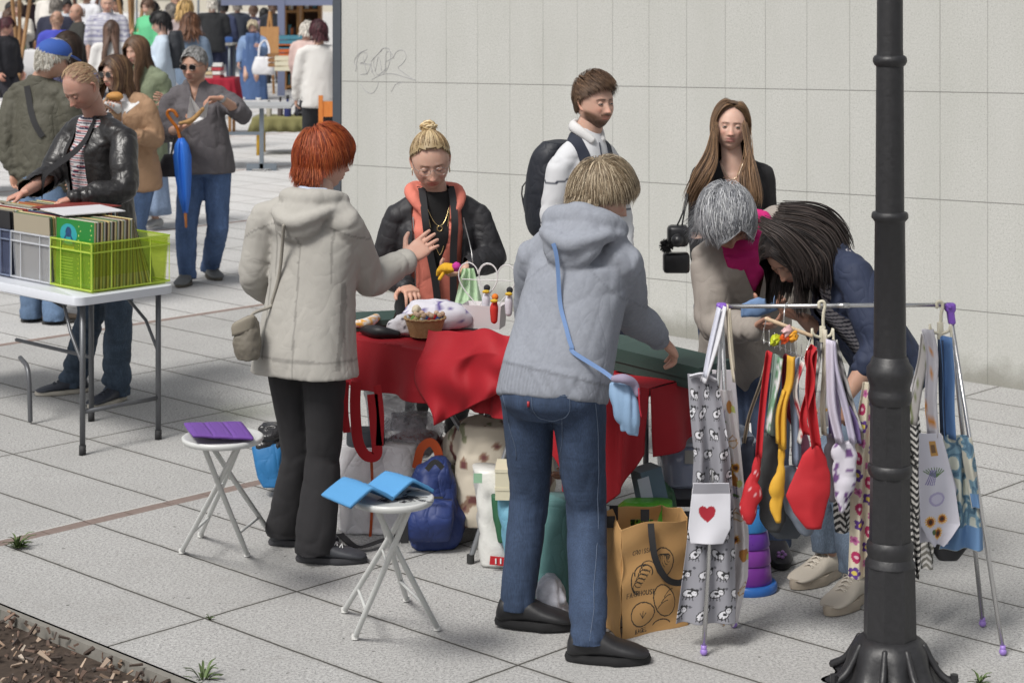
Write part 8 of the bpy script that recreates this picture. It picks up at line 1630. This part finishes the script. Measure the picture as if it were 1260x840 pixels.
    def sleeve(a0, b, tilt, k, lab, grp, cover=None, th=.0042, front=False):
        c = RP(a0 + .1675, b, .762); r_ = random.Random(k); col = pal[k % 12]; w = .155; hh = .312; mb = MB(); dz = r_.uniform(-.004, .004)
        lean = math.sin(tilt); up = math.cos(tilt)
        def pt(u, z, o): return c + RA * u + RB * (-lean * z + o) + V(0, 0, z * up + dz)
        v = [pt(u, z, o)[:] for o in (0, th) for (u, z) in ((-w, 0), (w, 0), (w, hh), (-w, hh))]; mb.add(v, [(0, 1, 2, 3), (7, 6, 5, 4), (0, 4, 5, 1), (1, 5, 6, 2), (2, 6, 7, 3), (3, 7, 4, 0)], col)
        o = mb.build('record_sleeve', paint_v(.5), None, False, origin=tuple(c)); tag(o, lab, 'record', grp); return o, pt
    # green crate: packed row
    n = 62
    for k in range(n):
        b = .118 + .34 * k / n; tl = -R(1) + (R(22) * max(0, (k / n - .62) / .38)); col = nm[(k * 5 + k // 7) % 12]; o, pt = sleeve(.03, b, tl * -1 if False else tl * 1.0, k * 5 + k // 7, '%s record sleeve, %s from the front of the lime green crate' % (col, ordw(k + 1)) if k else 'front green record sleeve with a turquoise figure in the lime crate', 'records in the lime green crate')
        if k == 0:
            cv = Canvas(.31, .312, C8(30, 130, 50), .003); cv.disc(.10, .24, .07, C8(40, 160, 170), .05); cv.disc(.10, .25, .025, C8(24, 60, 100)); cv.line([(.05, .19), (.10, .26), (.15, .19)], .012, C8(24, 70, 120)); cv.rect(.05, .17, .15, .185, C8(200, 190, 90))
            for i in range(8): cv.rect(.03, .03 + i * .014, .14, .034 + i * .014, C8(190, 220, 190))
            for i in range(26): cv.disc(.18 + (i % 2) * .09 + rnd.random() * .02, .02 + i * .011, .004, C8(200, 210, 120))
            cvd = cv; fn = lambda x, y: np.stack([np.vectorize(lambda u, z: pt(.155 - u, z, -.0015)[i])(x, y) for i in range(3)], -1); printed(cvd, fn, 'cover_print', o, 0, paint_v(.4))
    for ci, a0 in enumerate((.375, .72, 1.065)):
        for k in range(34 if ci < 2 else 20):
            cn = ['clear', 'dark tinted', 'far left'][ci]; b = .118 + .40 * k / 34; kk = k * 7 + ci * 3 + 3; sleeve(a0, b, R(3), kk if k else (8 if ci == 0 else 7), '%s record sleeve, %s from the front of the %s crate' % (nm[(kk if k else (8 if ci == 0 else 7)) % 12], ordw(k + 1), cn), 'records in the %s crate' % cn, th=.006)
    # flat stack and second row behind
    o = MB(); c = RP(.50, .45, 1.075)
    for k, (lab, col) in enumerate((('brown red record sleeve lying on top beside the browsing hands', C8(130, 50, 44)), ('white record sleeve lying flat across the crates', C8(222, 222, 226)))):
        mb = MB(); mb.add(*box(RP(.60 - .20 * k, .40 - .10 * k, 1.083 + .008 * k - .0), (.31, .31, .005), rz=rz + .1 - .3 * k)); q = mb.build('record_sleeve', paint(col, .5), None, False); tag(q, lab, 'record')
# ---------------------------------------------------------------- the market far behind
def far_stalls():
    wd = wood(C8(170, 120, 70), C8(196, 148, 92)); al = paint(C8(130, 140, 150), .45, .4)
    def table(name, lab, px, py, Y, w, d, ztop, topm, legm, cloth_=None, skirt=.0, rz=0, legr=.022):
        c = P(px, py, Y); t = thing(name, lab, 'table', V(c.x, Y, 0)); mb = MB(); mb.add(*box((c.x, Y, ztop - .015), (w, d, .03), rz=rz)); mb.build('tabletop', topm, t, False); M = Matrix.Rotation(rz, 3, 'Z')
        for sx in (-1, 1):
            for sy in (-1, 1): q = M @ V(sx * (w / 2 - .06), sy * (d / 2 - .05), 0); mb = MB(); mb.add(*tube([V(c.x, Y, ztop - .03) + q, V(c.x, Y, 0) + q], legr, 8, round_=False)); mb.build('leg', legm, t)
        if cloth_:
            mb = MB(); pts = []; n = 24
            for z, k, wv in ((ztop + .006, 1.0, 0), (ztop - .02, 1.02, 0), (ztop - skirt * .5, 1.05, .02), (ztop - skirt, 1.07, .04)):
                r = []
                for i in range(n * 4):
                    s_, f_ = divmod(i, n); f_ /= n; p = [(-1 + 2 * f_, -1), (1, -1 + 2 * f_), (1 - 2 * f_, 1), (-1, 1 - 2 * f_)][s_]; o = wv * math.sin(i * 1.3); q = M @ V(p[0] * (w / 2 + .01) * k + p[0] * o, p[1] * (d / 2 + .01) * k + p[1] * o, 0); r.append([c.x + q.x, Y + q.y, z])
                pts.append(r)
            mb.add(*rings(np.array(pts)[::-1])); mb.build('tablecloth', cloth_, t)
        return t, c, M
    # tall grey table with T feet
    Yt = 22.5; zt = H - (131 - YH) * Yt / F; t = thing('work_table', 'grey table on T shaped steel feet right of the man eating', 'table', P(318, 0, Yt)); t.location.z = 0; mb = MB(); mb.add(*box((P(295, 0, Yt).x, Yt + .2, zt), (1.15, .7, .03), rz=.05)); mb.build('tabletop', paint(C8(176, 178, 180), .5), t, False)
    for px in (322, 246): x = P(px, 0, Yt).x; mb = MB(); mb.add(*box((x, Yt, zt / 2), (.045, .06, zt - .04))); mb.build('leg', al, t, False); mb = MB(); mb.add(*box((x, Yt, .05), (.34, .06, .06))); mb.add(*box((x - .14, Yt, .015), (.06, .05, .03))); mb.add(*box((x + .14, Yt, .015), (.06, .05, .03))); mb.build('foot', al, t, False)
    mb = MB(); mb.add(*box(((P(322, 0, Yt).x + P(246, 0, Yt).x) / 2, Yt, .42), (P(322, 0, Yt).x - P(246, 0, Yt).x, .035, .035))); mb.build('crossbar', al, t, False)
    Yg = 24.6; tg, c, M = table('low_table', 'low table on yellow legs with an olive green cloth', 352, 150, Yg, .74, .55, .46, wd, paint(C8(226, 176, 40), .5), cloth(C8(134, 130, 84), .9, .2), .17, legr=.028)
    for k, (px, h, r, col, lab) in enumerate([(322, .13, .03, C8(190, 190, 180), 'clear jar at the left of the green covered table'), (331, .16, .035, C8(196, 190, 176), 'pale jar second on the green covered table'), (345, .20, .035, C8(96, 88, 90), 'grey brown bottle on the green covered table'), (354, .22, .045, C8(44, 54, 110), 'dark blue round bottle on the green covered table'), (366, .12, .03, C8(50, 50, 60), 'small dark pot right of the blue bottle'), (373, .15, .03, C8(60, 56, 60), 'dark slim bottle at the right of the green table')]):
        p = P(px, 0, Yg - .1 + .05 * (k % 3)); p.z = .47; t = thing('bottle', lab, 'bottle', p, 'bottles and jars on the green covered table'); mb = MB(); mb.add(*tube([p + V(0, 0, z * h) for z in (.0, .3, .6, .75, 1)], [r, r, r, r * .4, r * .4], 14, 4)); mb.build('bottle_body', paint(col, .2, 0, .05), t); mb = MB(); mb.add(*tube([p + V(0, 0, h), p + V(0, 0, h * 1.1)], r * .45, 10)); mb.build('stopper', paint(C8(40, 40, 40)), t)
    for i in range(7):
        p = P(364 + i * 2.4, 0, Yg - .05); p.z = .47; mb = MB(); mb.add(*tube([p, p + V(.04 * math.sin(i), 0, .16 + .03 * (i % 3))], [.016, .006], 6)); mb.add(*ball(p + V(0, 0, .03), .026, 8, 6)); o = mb.build('metal_figurine', paint(C8(54, 54, 58), .35, .6), None, origin=tuple(p)); tag(o, 'small dark metal figurine, %s from the left at the end of the green covered table' % ordw(i + 1), 'figurine', 'dark metal figurines on the green table')
    # orange wooden chair at the wall end
    p = P(402, 0, 20.5); t = thing('wooden_chair', 'orange wooden chair half hidden by the wall end', 'chair', V(p.x, p.y, 0)); om = wood(C8(206, 120, 50), C8(220, 140, 66))
    for dx in (-.08, .28):
        for dy in (-.2, .2): mb = MB(); mb.add(*box((p.x + dx, p.y + dy, .23 if dy < 0 else .48), (.045, .045, .46 if dy < 0 else .96))); mb.build('leg', om, t, False)
    mb = MB(); mb.add(*box((p.x + .1, p.y, .47), (.44, .44, .03))); mb.build('seat', om, t, False); mb = MB(); mb.add(*box((p.x + .1, p.y + .2, .82), (.36, .03, .16))); mb.build('backrest', om, t, False)
    # red covered stand with books
    Yb = 27.5; t, c, M = table('book_stand', 'small stand under a dark red cloth behind the man in the grey shirt', 263, 75, Yb, .62, .5, .78, wd, wd, cloth(C8(160, 24, 50), .9), .35)
    for k in range(12):
        x = P(245 + (k % 3) * 12, 0, Yb).x; zz = .80 + (k // 3) * .055; mb = MB(); mb.add(*box((x, Yb - .08, zz), (.13, .18, .045), rz=.2 * math.sin(k * 2.3))); o = mb.build('book', paint([C8(220, 214, 200), C8(196, 190, 176), C8(176, 60, 70), C8(140, 160, 150), C8(214, 200, 160), C8(226, 226, 222)][k % 6], .7), None, False); tag(o, '%s book, %s layer of the %s pile on the dark red stand' % (['cream', 'stone', 'red', 'sage', 'buff', 'white'][k % 6], ['lowest', 'second', 'third', 'top'][k // 3], ['left', 'middle', 'right'][k % 3]), 'book', 'books piled on the dark red stand')
    # steel trestle behind him, stall tables at far left
    specs = [(26, 72, 20, 1.6, 'white goods table behind the cap wearer', C8(226, 226, 226), .50), (10, 92, 17.5, 1.5, 'yellow ware table at the left edge', C8(206, 190, 140), .3), (140, 72, 23.5, 1.3, 'white wire display table behind the women', C8(230, 226, 228), .1), (40, 40, 33, 2.6, 'white covered stall table far left', C8(224, 224, 226), .5), (160, 40, 36, 2.4, 'pale cloth stall table behind the poles', C8(220, 210, 200), .5), (262, 52, 36, .8, 'thin steel table by the men in black', C8(170, 168, 160), .0)]
    for k, (px, py, Y, w, lab, col, sk) in enumerate(specs):
        zt = max(.74, min(.95, H - (py - YH) * Y / F)); t, c, M = table('stall_table', lab, px, py, Y, w, .7, zt, paint(col, .6), al, cloth(col, .9) if sk else None, sk or .1); r_ = random.Random(k)
        for i in range(16 if k < 5 else 6):
            n_ = 16 if k < 5 else 6; x = c.x + (w - .16) * ((i + .5) / n_ - .5) + r_.uniform(-.01, .01); yy = Y + r_.uniform(-.28, .2); s = r_.uniform(.04, .10); cn, cc = r_.choice([('cream', C8(226, 214, 180)), ('yellow', C8(226, 190, 70)), ('blue', C8(70, 110, 180)), ('pink', C8(220, 150, 160)), ('white', C8(236, 236, 236)), ('brown', C8(120, 84, 56)), ('green', C8(90, 140, 100)), ('black', C8(44, 44, 50))]); mb = MB()
            kind = r_.choice(('box', 'bowl', 'jar'))
            if kind == 'box': mb.add(*box((x, yy, zt + s * .5 + .01), (s * 1.6, s * 1.2, s), rz=r_.random(), bev=.006))
            elif kind == 'bowl': mb.add(*tube([V(x, yy, zt + .008), V(x, yy, zt + .03), V(x, yy, zt + s * .9)], [s * .45, s * .7, s], 14, 3, round_=False))
            else: mb.add(*tube([V(x, yy, zt + .008), V(x, yy, zt + s * 1.3), V(x, yy, zt + s * 1.8)], [s * .5, s * .55, s * .25], 14, 3, round_=False))
            o = mb.build(kind, paint(cc, .4), None); tag(o, '%s %s, %s from the left on the %s' % (cn, kind, ordw(i + 1), lab), kind, 'wares on the ' + lab)
    # pole tripods
    for k, (ax_, ay, Y, tops, lab) in enumerate([(24, 45, 30, ((-10, -60), (0, -60), (14, -60)), 'tripod of long wooden poles at the far left stall'), (103, 38, 33, ((-14, -60), (2, -60), (20, -60)), 'tripod of dark wooden poles behind the navy shirt'), (163, 40, 31, ((-20, -60), (-4, -60), (0, -70), (16, -60)), 'bundle of wooden poles behind the long haired women')]):
        t = thing('pole_tripod', lab, 'poles', V(P(ax_, 0, Y).x, Y, 0))
        for i, (dx, yt) in enumerate(tops):
            a = P(ax_ + dx * 1.5, yt, Y + .3 * (i - 1)); b = P(ax_ - dx * .6, 0, Y - .3 * (i - 1)); b.z = 0; m_ = P(ax_, ay, Y); mb = MB(); mb.add(*tube([a, b], .030, 8)); mb.build('pole', wood(C8(150, 112, 74), C8(180, 140, 96)) if k != 1 else wood(C8(86, 56, 44), C8(110, 76, 60)), t)
    # canopy with post, shelves
    Yc = 36; blue = cloth(C8(124, 132, 160), .8); t = thing('market_canopy', 'blue grey market canopy on square posts at the far stalls', 'canopy', V(P(345, 0, Yc).x, Yc, 0)); zc = H - (7 - YH) * Yc / F
    x0, x1 = P(272, 0, Yc).x, P(470, 0, Yc).x
    for x, y in ((P(346, 0, Yc).x, Yc), (x1 + .2, Yc), (P(346, 0, Yc).x, Yc + 3), (x0 - .6, Yc + 3.2)): mb = MB(); mb.add(*box((x, y, 1.1), (.13 if y == Yc and x < x1 else .06, .06, 2.2))); mb.build('post', blue if y == Yc else al, t, False)
    mb = MB(); mb.add(*box(((x0 + x1) / 2, Yc, zc + .14), (x1 - x0, .03, .28))); mb.build('valance', blue, t, False); v = [(x0, Yc, zc + .28), (x1, Yc, zc + .28), (x1, Yc + 3.2, zc + .28), (x0, Yc + 3.2, zc + .28), ((x0 + x1) / 2, Yc + 1.6, zc + 1.1)]; mb = MB(); mb.add(v, [(0, 1, 4), (1, 2, 4), (2, 3, 4), (3, 0, 4)]); mb.build('roof', blue, t, False)
    for k, (px, col, lab) in enumerate([(-20, C8(210, 212, 220), 'pale canopy roof above the far left stalls'), (150, C8(196, 204, 220), 'pale blue canopy roof above the middle stalls'), (226, C8(200, 202, 206), 'light grey canopy above the blond woman')]):
        Yk = 40 + k * 3; c = P(px, 0, Yk); t = thing('market_canopy', lab, 'canopy', V(c.x, Yk, 0)); zk = 2.22; m_ = cloth(col, .8); mb = MB(); w = 1.7; mb.add(*box((c.x, Yk, zk + .12), (2 * w, .03, .26))); mb.build('valance', m_, t, False); mb = MB(); mb.add([(c.x - w, Yk, zk + .25), (c.x + w, Yk, zk + .25), (c.x + w, Yk + 3, zk + .25), (c.x - w, Yk + 3, zk + .25), (c.x, Yk + 1.5, zk + 1)], [(0, 1, 4), (1, 2, 4), (2, 3, 4), (3, 0, 4)]); mb.build('roof', m_, t, False)
        for sx in (-1, 1):
            for sy in (0, 3): mb = MB(); mb.add(*tube([V(c.x + sx * w * .97, Yk + sy, 0), V(c.x + sx * w * .97, Yk + sy, zk + .25)], .025, 8, round_=False)); mb.build('post', al, t)
    for k, (px0, px1, Y, z1, lab) in enumerate([(352, 368, 38, 2.0, 'tall open wooden shelf behind the white haired person'), (372, 394, 39, 2.0, 'wide open wooden shelf at the wall end')]):
        a, b = P(px0, 0, Y).x, P(px1, 0, Y).x; t = thing('wooden_shelf', lab, 'shelf', V((a + b) / 2, Y, 0))
        for x in (a, b):
            mb = MB(); mb.add(*box((x, Y, z1 / 2), (.06, .34, z1))); mb.build('side_panel', wd, t, False)
        mb = MB(); mb.add(*box(((a + b) / 2, Y + .18, z1 / 2), (b - a, .02, z1))); mb.build('back_panel', wood(C8(86, 60, 40), C8(104, 76, 50)), t, False)
        for i in range(5): mb = MB(); mb.add(*box(((a + b) / 2, Y, .06 + i * (z1 - .1) / 4), (b - a - .06, .32, .05))); mb.build('shelf_board', wd, t, False)
        r_ = random.Random(k)
        for i in range(12): x = a + .06 + (b - a - .12) * ((i % 3) + .5) / 3; z = .09 + (i // 3) * (z1 - .1) / 4; s = r_.uniform(.10, .22); cn, cc = [('teal', C8(80, 130, 140)), ('orange', C8(206, 110, 50)), ('black', C8(60, 50, 50)), ('cream', C8(220, 200, 160)), ('white', C8(226, 226, 220)), ('brown', C8(110, 76, 50))][(i + k) % 6]; mb = MB(); mb.add(*box((x, Y - .02, z + s / 2), ((b - a) / 4, .2, s), bev=.01)); o = mb.build('box', paint(cc, .6), None, False); tag(o, '%s box on the %s board of the %s, %s' % (cn, ['lowest', 'second', 'third', 'top'][i // 3], ['tall wooden shelf', 'wide wooden shelf'][k], ['left', 'middle', 'right'][i % 3]), 'box', 'boxes on the wooden shelves')
    # orange crates below, easel
    for k, (px, py, Y, col, lab) in enumerate([(362, 62, 33, C8(196, 100, 50), 'orange wooden crate stacked below the tall shelf'), (362, 52, 33, C8(70, 130, 150), 'teal wooden crate above the orange one'), (348, 74, 34, C8(150, 110, 70), 'brown crate beside the canopy post'), (358, 78, 31, C8(220, 214, 190), 'pale crate at the foot of the tall shelf')]):
        c = P(px, py, Y); z0 = max(0, c.z - .12); t = thing('wooden_crate', lab, 'crate', V(c.x, Y, z0)); mb = MB()
        for z in (.04, .12, .20):
            for sx, sy, lx, ly in ((0, -.15, .46, .015), (0, .15, .46, .015), (-.23, 0, .015, .3), (.23, 0, .015, .3)): mb.add(*box((c.x + sx, Y + sy, z0 + z), (lx, ly, .06)))
        mb.add(*box((c.x, Y, z0 + .012), (.44, .28, .015))); mb.build('slats', paint(col, .7), t, False)
    t = thing('wooden_easel', 'light wooden easel left of the canopy post', 'easel', V(P(332, 0, 36).x, 36, 0)); 
    for dx in (-.2, .2, 0): mb = MB(); b = P(332, 0, 36); mb.add(*tube([V(b.x, 36 + (.2 if dx == 0 else 0), 1.5), V(b.x + dx, 36 + (.6 if dx == 0 else 0), 0)], .025, 6)); mb.build('leg', wd, t)
    mb = MB(); mb.add(*box((P(332, 0, 36).x, 35.95, 1.0), (.34, .03, .5), rot=Matrix.Rotation(R(-8), 3, 'X'))); mb.build('board', wd, t, False)
    # building closing the square
    t = thing('building', 'pale low building closing the square behind the market', 'building', V(-40, 110, 0)); mb = MB(); mb.add(*box((-30, 115, 5), (140, 10, 10))); mb.build('wall', paint(C8(206, 200, 186), .85, 0, .08, 0, 3), t, False)
    for i in range(34): mb = MB(); x = -95 + i * 3.6; mb.add(*box((x, 109.97, 1.9), (1.6, .06, 2.4))); w_ = mb.build('window', paint(C8(90, 98, 110), .2), t, False)
import time
for fn in (p_redhead, p_bun, p_hoodie, p_youngman, p_youngwoman, p_greyhair, p_darkhair, p_leather, p_cap, p_tan, p_greenjacket, p_greyshirt, p_darksun, crowd, p_seated, lamp_post, stools, red_table, table_goods, bags, rack, records, far_stalls):
    t = time.time(); fn(); print(fn.__name__, round(time.time() - t, 1))
